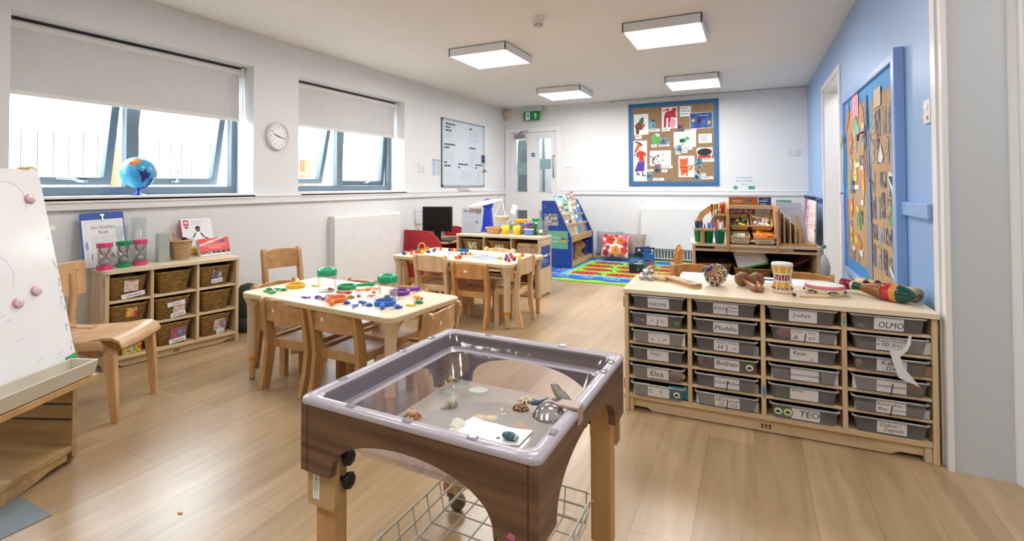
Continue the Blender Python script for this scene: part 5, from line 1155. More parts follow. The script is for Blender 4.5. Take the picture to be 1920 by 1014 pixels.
# clear leaflet holder
t = thing('leaflet_holder', 'clear acrylic stand with a white printed leaflet on the far shelf unit', 'leaflet holder', on2(-2.70, 4.79), 8)
M = Rx(83)
k = MB(clear('acrylic_stand', '#fbfdff', .2, .03), M); k.box(-.115, .115, 0, .27, -.003, .0); k.box(-.115, .115, 0, .27, .006, .008); k.at(Matrix.Identity(4)); k.box(-.115, .115, -.05, .06, 0, .003); k.obj('acrylic_stand', t)
k = MB(C('#e8eaf1', .5), M); k.box(-.108, .108, .004, .262, .001, .004); W_ = .0044
k.m(C('#3a3f58', .6)); k.rect(-.10, -.05, .232, .242, W_); k.rect(-.10, -.045, .222, .228, W_)
k.m(PH('leaf1', '#b08a70', '#8a3a3a', '#d8c0b0', '#6a5a50')); k.rect(-.035, .035, .215, .26, W_); k.m(PH('leaf2', '#3a4a78', '#b8a090', '#5a3a3a', '#d8d0c8')); k.rect(.04, .106, .205, .26, W_)
k.m(C('#a9adb8', .6))
for i in range(6): k.rect(-.085, .06 - .01*(i % 3), .10 - i*.014, .103 - i*.014, W_)
k.m(C('#2f6a8a', .5)); k.flat(blob(.06, .115, .012, .014, 9, .3, 2), W_); k.m(C('#d8b33a', .5)); k.flat(blob(.075, .108, .008, .01, 9, .3, 4), W_); k.obj('leaflet', t)
# balance scale
t = thing('balance_scale', 'toy balance scale with blue pillar and white tilted beam', 'balance scale', on2(-2.585, 4.955), -6)
k = MB(C('#1f3fc4', .35)); k.loft([[(w*a, d*b, z) for a, b in ((-1, -1), (1, -1), (1, 1), (-1, 1))] for z, w, d in ((0, .085, .055), (.012, .08, .05), (.03, .055, .04), (.10, .05, .034), (.26, .036, .028), (.28, .034, .026))], True, True, False)
k.lathe([(.001, -.034), (.055, -.034), (.055, .034), (.001, .034)], 24, T(0, 0, .305) @ Rx(90)); k.cb((0, 0, .355), (.02, .05, .02)); k.obj('blue_pillar', t, bev=.006, seg=3)
k = MB(C('#eceae4', .4)); bm = Ry(-11); k.at(T(0, -.045, .315) @ bm); k.prism([(-.22, -.004), (-.22, .014), (-.02, .03), (.02, .03), (.22, .014), (.22, -.004), (.03, -.02), (-.03, -.02)], 'xz', -.012, .012); k.m(C('#d8a83a', .5)); k.box(-.21, -.17, -.0125, .0125, .012, .02); k.box(.17, .21, -.0125, .0125, .012, .02); k.obj('white_beam', t, bev=.003)
for sx in (-1, 1):
    p = Vector((sx*.215*math.cos(math.radians(11)), -.045, .315 + sx*.215*math.sin(math.radians(11)))); zb = p.z - .225
    k = MB(C('#f2f0ea', .45)); k.lathe([(.001, zb), (.06, zb), (.075, zb + .045), (.08, zb + .046), (.08, zb + .05), (.072, zb + .05), (.056, zb + .006), (.001, zb + .005)], 24, T(p.x, p.y, 0)); pan = k.obj('pan', t)
    k = MB(C('#f4f4f0', .5))
    for a in (90, 210, 330): k.tube([tuple(p), (p.x + .076*math.cos(math.radians(a)), p.y + .076*math.sin(math.radians(a)), zb + .05)], .0022, 5)
    k.obj('pan_string', pan)
k = MB(C('#f2f1ec', .5)); k.box(-.03, .03, -.004, .004, 0, .10); tag(k.obj('white_scoop', bev=.004), 'white plastic scoop handle sticking up from the right scale pan', 'scoop', loc=(-2.29, 4.96, .80)); bpy.data.objects['white_scoop'].rotation_euler = (0, math.radians(22), 0)
t = thing('wicker_bowl', 'small round pale wicker bowl on the far shelf unit', 'bowl', on2(-2.43, 4.80))
k = MB(wood('pale_cane', '#b98a56', '#dcb486', (50, 50, 80), .6)); rings = []
for i in range(9):
    u = i/8; r = .062 + .03*u; rings.append([(r*(1 + .02*(1 if (j + i) % 2 else -1))*math.cos(2*PI*j/40), r*.85*(1 + .02*(1 if (j + i) % 2 else -1))*math.sin(2*PI*j/40), .062*u) for j in range(40)])
rings.append([(.055*math.cos(2*PI*j/40), .045*math.sin(2*PI*j/40), .008) for j in range(40)]); k.loft(rings); k.obj('bowl_body', t)
k = MB(C('#cf9f6a', .6)); k.tube([(.094*math.cos(2*PI*j/30), .08*math.sin(2*PI*j/30), .063) for j in range(30)], .006, 6, True); k.obj('rolled_rim', t)
for x, lab in ((-2.295, 'yellow plastic cup nearest the wicker bowl'), (-2.165, 'yellow plastic cup nearest the beads bucket')):
    k = MB(C('#f0c21c', .35)); k.lathe([(.001, 0), (.038, 0), (.043, .092), (.040, .092), (.035, .006), (.001, .005)], 26); tag(k.obj('yellow_cup'), lab, 'cup', 'yellow cups on the far shelf unit', on2(x, 4.80))
t = thing('storage_jar', 'clear box of coloured pieces with an orange-yellow lid behind the cups', 'jar', on2(-2.125, 4.90))
k = MB(clear('jar_plastic', '#f2f4f4', .2, .1)); k.box(-.075, .075, -.045, .05, .0, .118); k.obj('jar_body', t)
k = MB(BEADPH); k.box(-.07, .07, -.04, .045, .003, .075); k.obj('coloured_pieces', t); bpy.data.objects[t.children[-1].name]['kind'] = 'stuff'
k = MB(C('#eda81e', .35)); k.box(-.085, .085, -.05, .055, .118, .155); k.obj('orange_lid', t, bev=.006)
k = MB(clear('jar_plastic_b', '#e8f2f6', .25, .1)); k.lathe([(.001, 0), (.042, 0), (.044, .05), (.05, .10), (.042, .12), (.02, .13), (.001, .132)], 22); k.m(C('#3aa06a', .5)); k.lathe([(.046, .05), (.046, .09)], 22, None, False); tag(k.obj('domed_jar'), 'clear domed jar with a green label behind the left yellow cup', 'jar', loc=on2(-2.255, 4.91))
t = thing('bead_bucket', 'clear tub of coloured beads with a blue handle', 'bucket', on2(-2.035, 4.82))
k = MB(clear('bucket_plastic', '#f4f6fa', .25, .06)); k.lathe([(.001, 0), (.048, 0), (.058, .12), (.05, .14), (.03, .15), (.001, .152)], 26); k.obj('tub', t)
k = MB(BEADPH); rg = random.Random(3); cols = ['#d8392f', '#2f5fc8', '#e8c02a', '#3aa04a', '#8a3fa0', '#e8702a', '#d85aa0']
k = MB()
for i in range(70):
    a = rg.uniform(0, 2*PI); z = rg.uniform(.055, .13); r = rg.uniform(.02, .044); k.m(C(cols[i % 7], .4)); k.sphere((r*math.cos(a), r*math.sin(a), z), .010, 7, 5)
o = k.obj('bead_fill', t); o['kind'] = 'stuff'
k = MB(C('#6f86c8', .4)); k.lathe([(.0495, .004), (.0535, .055)], 26, None, False); k.m(C('#e8ebf2', .4)); k.lathe([(.0535, .055), (.055, .068)], 26, None, False); k.obj('paper_band', t)
k = MB(C('#2f45b8', .35)); k.tube([(-.062 + .0*i, -.012, .085) if i == 0 else (-.062*math.cos(PI*i/10), -.012 - .05*math.sin(PI*i/10), .085 + .04*i/10) for i in range(11)], .006, 7); k.obj('handle', t)
k = MB(C('#2f9a4a', .4)); k.box(-.045, .045, -.03, .03, 0, .165); k.m(C('#e8f2ea', .4)); k.box(-.03, .02, -.0305, -.03, .11, .13); k.prism(ell(.02, .05, .013, .02, 14), 'xz', -.0306, -.03); k.m(C('#d8d8c0', .4)); k.prism(blob(-.035, .06, .012, .03, 9, .2, 2), 'xz', -.0306, -.03); tag(k.obj('green_box', bev=.002), 'green and white cardboard box between bead tub and clear tub', 'box', loc=on2(-1.99, 4.905), rz=12)
k = MB(clear('grey_tub', '#dfe8ea', .3, .1)); k.box(-.035, .035, -.06, .06, 0, .15); k.m(C('#2f5a50', .5)); k.box(-.03, .03, -.055, .055, .004, .06); k.m(C('#e8ecec', .5)); k.box(-.02, .02, -.0605, -.06, .03, .06); tag(k.obj('clear_tub', bev=.003), 'clear rectangular tub at the right end of the far shelf unit', 'tub', loc=on2(-1.905, 4.87))
k = MB(C('#24459c', .4), basis((-1.8495, 4.68, .285), (0, 1, 0), (0, 0, 1))); k.box(0, .245, 0, .215, .0006, .003); k.m(C('#cdd6ec', .5)); k.rect(.06, .17, .105, .128, .0033); k.rect(.03, .16, .06, .066, .0033); k.rect(.03, .13, .08, .084, .0033); k.rect(.03, .15, .045, .048, .0033); k.m(C('#d8c03a', .5)); k.flat(ell(.215, .12, .012, .018, 12), .0033)
tag(k.obj('blue_poster'), 'blue laminated poster fixed on the right end of the far shelf unit', 'poster')
# ------------------------------------------------------------------ red computer desk
t = thing('computer_desk', 'low computer desk with curved red side panels against the left wall', 'desk', (-3.73, 4.98, 0))
RED = C('#b2242c', .4)
prof = [(.0, .02), (.0, .575), (.22, .575), (.30, .573), (.38, .555), (.45, .51), (.51, .43), (.55, .34), (.57, .25), (.60, .19), (.60, .02)]
for y in (0, .74):
    k = MB(RED); k.prism(prof, 'xz', y, y + .022); k.m(C('#1c1c1f', .5))
    if y == 0:
        k.box(.06, .16, -.002, 0, .16, .20); k.box(.33, .37, -.002, 0, .10, .14); k.m(C('#8a4a4a', .5)); k.prism(ell(.03, .5, .006, .006, 8), 'xz', -.002, 0); k.prism(ell(.2, .27, .006, .006, 8), 'xz', -.002, 0)
    k.obj('red_side_panel', t, bev=.004)
k = MB(PINE); k.box(.0, .58, .022, .74, .425, .45); k.obj('desk_top', t, bev=.004)
k = MB(C('#8a1f26', .5)); k.box(.0, .02, .022, .74, .10, .425); k.obj('back_panel', t)
k = MB(C('#3a3d42', .5)); k.box(.1, .5, .1, .66, .12, .14); k.obj('lower_shelf', t)
t = thing('computer_monitor', 'black flat computer monitor on the red desk', 'monitor', (-3.40, 5.20, .45), 18)
k = MB(C('#141518', .35)); k.box(-.185, .185, -.02, .02, .10, .40); k.box(-.15, .15, .02, .055, .13, .36); k.obj('monitor_casing', t, bev=.008, seg=3)
k = MB(C('#0b0c0f', .12)); k.box(-.165, .165, -.0215, -.02, .125, .385); k.obj('dark_screen', t)
k = MB(C('#141518', .4)); k.box(-.04, .04, -.005, .03, .01, .14); k.prism(ell(0, .01, .12, .09, 24), 'xy', 0, .012); k.obj('monitor_stand', t, bev=.003)
k = MB(C('#d9dadd', .35)); k.sphere((0, 0, .012), (.035, .055, .018), 16, 8); tag(k.obj('computer_mouse'), 'pale computer mouse on the desk beside the red panel', 'mouse', loc=(-3.23, 5.50, .45))
k = MB(C('#2a2c30', .5)); k.box(-.07, .07, -.2, .2, 0, .018); tag(k.obj('computer_keyboard', bev=.003), 'dark keyboard lying on the red computer desk', 'keyboard', loc=(-3.24, 5.22, .45), rz=14)
k = MB(C('#dcdde3', .6), basis((-3.745, 5.22, .62), (0, 1, 0), (0, 0, 1))); k.box(0, .25, 0, .20, .001, .003); k.m(C('#b9c0cf', .6)); k.rect(.02, .22, .15, .16, .0034); k.rect(.02, .2, .10, .104, .0034); tag(k.obj('wall_notice'), 'white paper notice on the wall behind the computer monitor', 'notice')
k = MB(C('#b9ad7a', .6)); k.prism([(-.08, 0), (.08, 0), (.08, .23), (-.08, .23)], 'xz', -.006, .006); k.m(C('#5a86b4', .6)); k.prism([(-.07, .01), (.07, .01), (.07, .22), (-.07, .22)], 'xz', -.0068, -.006); o = k.obj('picture_book'); tag(o, 'thin picture book leaning up on the wall behind the computer desk', 'book', loc=(-3.64, 5.62, .452), rz=75); o.rotation_euler[0] = math.radians(-14)
# ------------------------------------------------------------------ blue book display
BLUE = C('#1b469a', .35); BEIGE = wood('bookcase_ply', '#b4925e', '#cfae78', (24, 3, 24), .5)
t = thing('book_display', 'blue-sided sloping book display stand on the rug by the door', 'bookcase', (-2.11, 6.43, .012))
prof = [(0, 0), (0, .40), (-.015, .43), (-.225, .865), (-.25, .885), (-.41, .885), (-.42, .87), (-.42, 0)]
for y in (0, .99):
    k = MB(BLUE); k.prism(prof, 'xz', y, y + .022); k.m(C('#b08d5a', .5))
    k.prism([(.0, .0), (.002, .0), (.002, .401), (-.013, .431), (-.223, .866), (-.225, .865), (-.015, .43), (0, .40)], 'xz', y, y + .022); k.m(C('#c9d0dc', .4, .5))
    for x, z in ((-.05, .06), (-.05, .36), (-.38, .8)): k.prism(ell(x, z, .006, .006, 8), 'xz', y - .001, y)
    k.obj('blue_side_panel', t, bev=.003)
TIERS = [(-.012, .335, .09), (-.085, .53, .034), (-.145, .655, .034), (-.2, .775, .034)]
for x, z, h in TIERS:
    k = MB(BEIGE); k.box(x - .014, x, .022, .99, z, z + h); k.box(x - .09, x - .014, .022, .99, z, z + .012); k.obj('book_ledge', t, bev=.002)
k = MB(BEIGE); k.loft([[(-.42, y, .02), (-.40, y, .02), (-.40, y, .87), (-.42, y, .87)] for y in (.022, .99)], True, True, False); k.obj('back_board', t)
k = MB(BEIGE); k.box(-.40, -.004, .022, .99, .012, .075); k.obj('bottom_board', t, bev=.002)
for y in (.33, .66):
    k = MB(BEIGE); pts = [(-.40, .075), (-.02, .075)] + [(-.05 + .035*math.cos(i*1.05), .075 + .26*i/10) for i in range(1, 10)] + [(-.02, .335), (-.40, .335)]; k.prism(pts, 'xz', y, y + .018); k.obj('wavy_divider', t, bev=.002)
for y, lab in ((.07, 'dark blue plastic bin in the near bay under the book display'), (.70, 'dark blue plastic bin in the far bay under the book display')):
    k = MB(C('#2a2f86', .4)); k.loft([[(p[0], p[1], z) for p in rrect(-.33 + e, -.03 - e, e, .22 - e, .02, 3)] for z, e in ((0, .02), (.20, .0), (.205, -.008), (.215, -.008), (.212, .004), (.01, .024))]); tag(k.obj('blue_bin'), lab, 'bin', 'blue bins under the book display', (-2.11, 6.43 + y, .088))
rg = random.Random(12)
rows = [
 (0, [('#b9a07a', '#5a86b8', .25), ('#c8c0a8', '#8a5a3a', .24), ('#cfd6c0', '#b89a4a', .29), ('#4a9ad0', '#2f78c0', .30), ('#b98a5a', '#7a8a9a', .21), ('#c9806a', '#3a4a7a', .17)]),
 (1, [('#8a5a42', '#c9a87a', .17), ('#c4d4d8', '#9ab8b4', .20), ('#b8cfc0', '#dfe6d8', .22), ('#c9b86a', '#8a6a4a', .22), ('#3f8fd8', '#2f6fc0', .24)]),
 (2, [('#9fc4e0', '#d0e2ee', .18), ('#2f8a5a', '#1f6a44', .13), ('#d0d8cc', '#a8bca8', .17), ('#7a8a6a', '#c8c0a0', .18)]),
 (3, [('#9fb8cc', '#6a9ac0', .15), ('#8fc4e4', '#b8dcf0', .18), ('#4a9a5a', '#dfe8d8', .17), ('#7a5aa0', '#b890b0', .18), ('#b8603f', '#d8a080', .20)]),
]
tn = ['lowest', 'second', 'third', 'top']
for ti, bs in rows:
    x, z, h = TIERS[ti]; n = len(bs); y = .05; step = .88/n
    for i, (c1, c2, hh) in enumerate(bs):
        hh *= 1.32 if ti < 3 else 1.05; w = step*.93 if ti == 0 else step*.86
        k = MB(C('#e8e4da', .7)); k.prism([(0, 0), (w, 0), (w, hh), (0, hh)], 'xy', -.008, 0)
        k.m(speckle('cover_%d%d' % (ti, i), (c1, c2, c1, c2), 9 + i, .4)); k.prism([(-.002, 0), (w + .001, 0), (w + .001, hh + .002), (-.002, hh + .002)], 'xy', 0, .0015); k.m(C(('#f0ead8', '#2f3a5a', '#f4f0e4', '#ffffff')[i % 4], .5)); k.rect(w*.15, w*.85, hh*.74, hh*.86, .0018)
        M = T(-2.11 + x - .030, 6.43 + y + i*step, z + .026) @ basis((0, 0, 0), (0, 1, 0), (-.26, 0, 1)) @ Rz(rg.uniform(-4, 4))
        o = k.obj('picture_book'); tag(o, '%s book from the left on the %s tier of the blue display' % (ORD[i], tn[ti]), 'book', 'picture books on the blue display'); o.matrix_world = M
k = MB(PH('street', '#8a9aa0', '#c8c8c0', '#5a6068', '#a8785a'), basis((-2.49, 6.4295, .565), (1, 0, 0), (0, 0, 1))); k.box(0, .19, 0, .155, .0005, .0025); tag(k.obj('laminated_photo'), 'laminated street photo taped on the blue side of the book display', 'photo')
k = MB(C('#6fae8f', .45), basis((-2.44, 6.4295, .262), (1, 0, 0), (0, 0, 1))); k.box(0, .275, 0, .235, .0005, .0025); k.m(C('#e4efe8', .5)); k.text('Growing', .040, T(.085, .135, .003)); k.text('Readers', .040, T(.085, .085, .003))
for x, y, c in ((.205, .13, '#5a5aa0'), (.235, .13, '#c8553a'), (.205, .10, '#d8973a'), (.232, .10, '#e0b43a')): k.m(C(c, .5)); k.flat(ell(x, y, .018, .018, 12), .003 + .0002*x)
tag(k.obj('green_sign'), 'green Growing Readers sign on the blue side of the book display', 'sign')
# ------------------------------------------------------------------ rug
def rug():
    t = thing('alphabet_rug', 'green and blue rug with ladybirds and alphabet border', 'rug', (-2.48, 5.635, 0))
    Wd, D = 2.12, 2.0
    k = MB(C('#7db928', .9, 0, .3, 300)); k.prism(rrect(0, Wd, 0, D, .06, 4), 'xy', 0, .010); Z = .0104
    def ringpoly(m0, m1, amp, n, h, z):
        k.m(C(h, .9))
        def loop(m, ph, am):
            P = []; per = [((m, m), (Wd - m, m)), ((Wd - m, m), (Wd - m, D - m)), ((Wd - m, D - m), (m, D - m)), ((m, D - m), (m, m))]
            for (ax, ay), (bx, by) in per:
                for i in range(n):
                    u = i/n; o = am*abs(math.sin(u*PI*5)); dx, dy = (bx-ax), (by-ay); l = math.hypot(dx, dy); P.append((ax + dx*u + dy/l*o*(1 if ph else -1), ay + dy*u - dx/l*o*(1 if ph else -1), z))
            return P
        a = loop(m0, 1, amp); b = loop(m1, 0, amp*.5); k.loft([b, a], True, False, False)
    ringpoly(.15, .36, .06, 40, '#1c50b4', Z); ringpoly(.345, .41, .012, 40, '#4ba0dc', Z + .0003)
    k.m(C('#d8c63a', .9))
    for i in range(44):
        u = i/44*4; s = int(u); f = u - s; m = .43; c = [(m + (Wd - 2*m)*f, m), (Wd - m, m + (D - 2*m)*f), (Wd - m - (Wd - 2*m)*f, D - m), (m, D - m - (D - 2*m)*f)][s]; k.flat(ell(c[0], c[1], .028, .022, 8), Z + .0005)
    def bug(cx, cy, r):
        M = T(cx, cy, 0) @ Matrix.Diagonal((1.22, 1.2, 1, 1))
        k.m(C('#b32a20', .9)); k.flat(ell(0, 0, .155, .095, 20), Z + .0002, M); k.m(C('#23231f', .9))
        for x in (-.10, -.055, -.005, .045, .09): k.flat([(x, -.06), (x + .014, -.06), (x + .03, 0), (x + .014, .06), (x, .06), (x + .016, 0)], Z + .0005, M)
        k.flat(ell(.165, -.012, .035, .04, 12), Z + .0006, M); k.m(C('#c9d2dc', .9)); k.flat(ell(.185, -.02, .014, .02, 8), Z + .0009, M); k.m(C('#23231f', .9))
        for x in (-.12, -.05, .02, .09):
            for s in (-1, 1): k.flat([(x, s*.066), (x + .018, s*.066), (x + .01, s*.098)], Z + .0001, M)
    for x in (.62, 1.06, 1.50):
        for i, y in enumerate((.56, .86, 1.16, 1.46)): bug(x + .06*(i % 2), y, 0)
    k.m(C('#cdbf72', .9))
    for i, s in enumerate(('Kk', 'Ll', 'Mm', 'Nn', 'Oo')):
        k.text(s, .13, T(1.62 - i*.30, .305, Z + .0008) @ Rz(180), 0, .2)
    for i, s in enumerate(('Pp', 'Qq', 'Rr', 'Ss', 'Tt')): k.text(s, .13, T(.305, .38 + i*.31, Z + .0008) @ Rz(90), 0, .2)
    for i, s in enumerate(('Bb', 'Cc', 'Dd', 'Ee')): k.text(s, .13, T(.5 + i*.35, D - .30, Z + .0008), 0, .2)
    k.obj('rug_pile', t)
    return t
rug()
# cushions
def cushion(name, label, mats, w, h, th, loc, rz, tilt, fn=None):
    t = thing(name, label, 'cushion', loc, rz, 'cushions on the rug'); n = 16; rings = []
    k = MB(mats); X_ = Rx(90 - tilt)
    def grid(s):
        vs, fs = [], []
        for i in range(n + 1):
            for j in range(n + 1):
                u = -1 + 2*i/n; v = -1 + 2*j/n; b = max(0, (1 - u**4)*(1 - v**4))**.6; pin = 1 - .06*(u*u*(1 - v*v) + v*v*(1 - u*u)) * -1 - .07
                wr = .006*math.sin(9*u + 5*v)*(b > .1)
                vs.append((u*w/2*(1 - .05*(1 - v*v)), h/2 + v*h/2*(1 - .05*(1 - u*u)), s*(th/2*b) + wr*.5))
        for i in range(n):
            for j in range(n):
                a = i*(n + 1) + j; q = (a, a + n + 1, a + n + 2, a + 1); fs.append(q if s > 0 else q[::-1])
        k.add(vs, fs, True, X_)
    grid(1); grid(-1); k.obj('cushion_body', t)
    if fn:
        k = MB(); fn(k, X_, th); k.obj('printed_flower', t)['kind'] = 'stuff'
    e = MB(C('#a3293f', .7) if fn else mats); pts = []
    for (ax, ay), (bx, by) in (((-1, -1), (1, -1)), ((1, -1), (1, 1)), ((1, 1), (-1, 1)), ((-1, 1), (-1, -1))):
        for i in range(10):
            u = ax + (bx - ax)*i/10; v = ay + (by - ay)*i/10; pts.append(tuple(X_ @ Vector((u*w/2*(1 - .05*(1 - v*v)), h/2 + v*h/2*(1 - .05*(1 - u*u)), 0))))
    e.tube(pts, .006, 6, True); e.obj('piping', t)
    return t
def flowers(k, X_, th):
    rg = random.Random(6); cols = ['#c23b22', '#d8682a', '#b02a44', '#cf6a86', '#d98a2f', '#a82030']
    fl = [(-.06, .25, .075), (.09, .24, .07), (-.14, .32, .045), (.15, .3, .06), (.02, .10, .065), (-.12, .06, .05), (.14, .10, .055), (-.03, .01, .045), (.16, .19, .045), (-.165, .19, .05), (.10, .02, .05), (.02, .32, .035), (-.09, .135, .035)]
    for i, (x, y, r) in enumerate(fl):
        def Z(px, py):
            u = max(-1, min(1, px/.2)); v = max(-1, min(1, (py - .17)/.17)); return th/2*max(0, (1 - u**4)*(1 - v**4))**.6 + .003*math.sin(9*u + 5*v) + .0035 + i*.0002
        k.m(C(cols[i % 6], .8)); pts = []
        for a in range(30):
            an = 2*PI*a/30; rr = r*(.78 + .22*abs(math.cos(an*2.5))); px, py = max(-.185, min(.185, x + rr*math.cos(an))), max(.012, min(.33, y + rr*math.sin(an))); pts.append((px, py, Z(px, py)))
        c0 = (x, y, Z(x, y)); 
        mid = [((p[0] + x)/2, (p[1] + y)/2, Z((p[0] + x)/2, (p[1] + y)/2)) for p in pts]; k.loft([[c0]*30, mid, pts], True, False, True, X_)
        k.m(C('#3a1a22', .8)); k.loft([[(c0[0], c0[1], c0[2] + .0012)]*10, [(x + r*.16*math.cos(2*PI*q/10), y + r*.16*math.sin(2*PI*q/10), c0[2] + .001) for q in range(10)]], True, False, True, X_)
cushion('floor_cushion', 'red, orange and white flower-print cushion on the rug', C('#e6e0dc', .85), .40, .34, .13, (-1.78, 7.37, .055), 2, 20, flowers)
cushion('floor_cushion', 'plain grey cushion standing behind the left of flower cushion', C('#8c8a92', .9), .38, .36, .13, (-1.90, 7.56, .05), 8, 14)
cushion('floor_cushion', 'plain taupe cushion standing behind the right of flower cushion', C('#9a8a80', .9), .38, .34, .13, (-1.58, 7.56, .05), -10, 16)
# books standing on the rug
for nm, lab, x, y, w, h, rz, c, ttl in (('front', 'small dark blue picture book standing open on the rug, in front of the larger', -1.29, 6.47, .17, .185, 18, ('#1f4f94', '#16283e', '#4a7a5a', '#25343a'), 'Bats at the Library'), ('back', 'larger blue picture book standing on the rug behind the small one', -1.255, 6.86, .245, .275, 14, ('#1d3a70', '#2a6ab0', '#24405a', '#8a6a5a'), '')):
    t = thing('standing_book', lab, 'book', (x, y, .0115), rz, 'books standing on the rug')
    big = nm == 'back'
    for sd in (0, 1):
        k = MB(C('#1d3560' if big else '#141c26', .35) if sd == 0 else C('#2f7ab8', .4)); k.at(T(-w/2, 0, 0) @ Rz(0 if sd == 0 else 38)); k.box(0, w, -.003, .003, 0, h)
        if sd == 0:
            W_ = T(0, -.0034, 0) @ Rx(90); F = lambda c, pts, z: (k.m(C(c, .4)), k.flat([(x*w, y*h) for x, y in pts], z, W_))
            if big:
                F('#1d62b4', [(.35, .45), (1, .45), (1, .78), (.35, .78)], 0); F('#4f6f8c', [(.35, .08), (.98, .08), (1, .45), (.35, .45)], 0); F('#15231f', blob(.2, .6, .24, .16, 14, .3, 3), .0003); F('#2a3f4c', blob(.6, .38, .22, .04, 12, .3, 4), .0003); F('#b0563f', blob(.8, .22, .09, .07, 10, .4, 5), .0004)
                for x, y, r in ((.2, .87, .075), (.88, .86, .07), (.86, .72, .045)): F('#cfd2c0', ell(x, y, r, r*w/h, 16), .0005)
                F('#5a6fa8', [(.4, .84), (.78, .84), (.78, .88), (.4, .88)], .0004); F('#5a6fa8', [(.42, .90), (.78, .90), (.78, .93), (.42, .93)], .0004)
            else:
                F('#2b5fa8', [(0, .55), (1, .68), (1, 1), (0, 1)], 0); F('#9aa6c8', blob(.8, .78, .2, .1, 12, .3, 2), .0003); F('#c9d6e6', blob(.65, .62, .35, .05, 12, .2, 6), .0003); F('#2c4a30', blob(.78, .4, .22, .14, 12, .3, 3), .0004); F('#4a6a4a', blob(.62, .22, .14, .12, 12, .3, 8), .0004)
                F('#8fb4e0', [(.06, .82), (.62, .86), (.62, .91), (.06, .88)], .0005); F('#6fa0d8', [(.06, .70), (.4, .73), (.4, .78), (.06, .76)], .0005)
        k.obj('book_cover', t)
# ------------------------------------------------------------------ writing unit
WM = T(-.42, 4.32, 0) @ Rz(6)
t = thing('writing_shelf', 'birch writing shelf unit with curved top rack, behind the name-tray cabinet', 'shelf unit', (-.42, 4.32, 0), 6)
Wd, D, H = .875, .42, .645
k = MB(MAPLE); k.prism(rrect(-.012, Wd + .012, -.015, D, .03, 5), 'xy', H - .02, H); k.obj('top_board', t, bev=.006, seg=3)
k = MB(BIRCH); k.box(.02, Wd - .02, .0, D - .01, .585, .603); k.obj('slot_shelf', t, bev=.002)
k = MB(C('#2c2822', .7)); k.box(.02, .16, .012, .02, .604, .624); k.box(.70, Wd - .03, .012, .02, .604, .624); k.obj('dark_slot', t)
k = MB(BIRCH); k.box(.16, .70, .006, .02, .604, .624); k.obj('slot_front', t)
for x in (0, Wd - .022): MB(BIRCHV).box(x, x + .022, 0, D, 0, H - .02).obj('side_panel', t, bev=.003)
k = MB(BIRCH); k.box(.022, Wd - .022, .004, D - .01, .30, .318); k.obj('shelf_board', t); k = MB(BIRCH); k.box(.022, Wd - .022, .004, D - .01, .05, .068); k.obj('shelf_board', t)
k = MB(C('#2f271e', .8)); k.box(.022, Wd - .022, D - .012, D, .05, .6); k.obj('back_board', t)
# top rack
arc = [(.02, .0), (.03, .16), (.06, .225), (.12, .275), (.20, .305), (.29, .325), (.43, .335), (.58, .325), (.66, .31)]
k = MB(PINE); out = [(x, z + H) for x, z in arc] + [(.66, H), ]; inn = [(.07, H + .03), (.075, H + .15), (.10, H + .205), (.15, H + .245), (.24, H + .275)]
k.loft([[(x, y, z) for x, z in [(.02, H), (.03, H + .16), (.06, H + .225), (.12, H + .275), (.20, H + .305), (.272, H + .322)]] + [(x, y, z) for x, z in [(.272, H + .282), (.22, H + .268), (.15, H + .245), (.10, H + .205), (.075, H + .15), (.06, H)]] for y in (.28, .30)], True, False, False)
pts_o = [(.02, H), (.03, H + .16), (.06, H + .225), (.12, H + .275), (.20, H + .305), (.272, H + .322)]; pts_i = [(.06, H), (.07, H + .15), (.10, H + .20), (.15, H + .24), (.22, H + .268), (.272, H + .282)]
for i in range(5):
    for y in (.28, .30): k.add([(pts_o[i][0], y, pts_o[i][1]), (pts_o[i+1][0], y, pts_o[i+1][1]), (pts_i[i+1][0], y, pts_i[i+1][1]), (pts_i[i][0], y, pts_i[i][1])], [(0, 1, 2, 3)])
k.obj('curved_back_rail', t)
for x, top in ((.25, .325), (.588, .305)):
    k = MB(PINE); k.prism([(.0, H - .05), (.36, H - .05), (.36, H + top), (.25, H + top), (.06, H + .20), (.0, H + .05)] if False else [(-.018, H - .055), (.34, H - .02), (.34, H + top), (.28, H + top + .002), (.03, H + top - .01), (.0, H + top - .05), (-.018, H + .02)], 'yz', x, x + .018); k.obj('rack_upright', t, bev=.004, seg=3)
k = MB(BIRCH); k.box(.268, .588, .335, .345, H, H + .31); k.obj('rack_back', t)
for z, y0, y1 in ((H + .28, .16, .30), (H + .14, .10, .335), (H + .03, .0, .335)):
    k = MB(BIRCH); k.box(.268, .588, y0, y1, z - .012, z); 
    if z > H + .2: k.box(.268, .588, y0 - .01, y0, z - .012, z + .018)
    k.obj('rack_shelf', t, bev=.002)
k = MB(PINE); k.prism(rrect(.01, .25, -.03, .12, .02, 4), 'xy', H + .10, H + .115); k.lathe([(.016, H), (.016, H + .10)], 14, T(.075, -.008, 0)); k.obj('pot_rack', t, bev=.003)
k = MB(PINE); k.prism(rrect(.145, .25, .05, .16, .02, 4), 'xy', H + .215, H + .228); k.prism([(.11, H + .115), (.19, H + .25), (.25, H + .25), (.25, H + .115)], 'xz', .14, .152); k.obj('scissor_rack', t, bev=.003)
for x, top, y1 in ((.615, .29, .34), (.645, .25, .30), (.685, .215, .27), (.718, .165, .22)):
    k = MB(BIRCH); k.prism([(.02, H + .02), (y1, H + .02), (y1, H + top), (y1 - .05, H + top + .01), (.05, H + top*.75), (.02, H + top*.55)] if False else [(.03, H + .015), (.30, H + .015), (.30, H + top), (.27, H + top + .008), (.05, H + top - .01), (.03, H + top - .04)], 'yz', x, x + .008); k.obj('paper_divider', t, bev=.002)
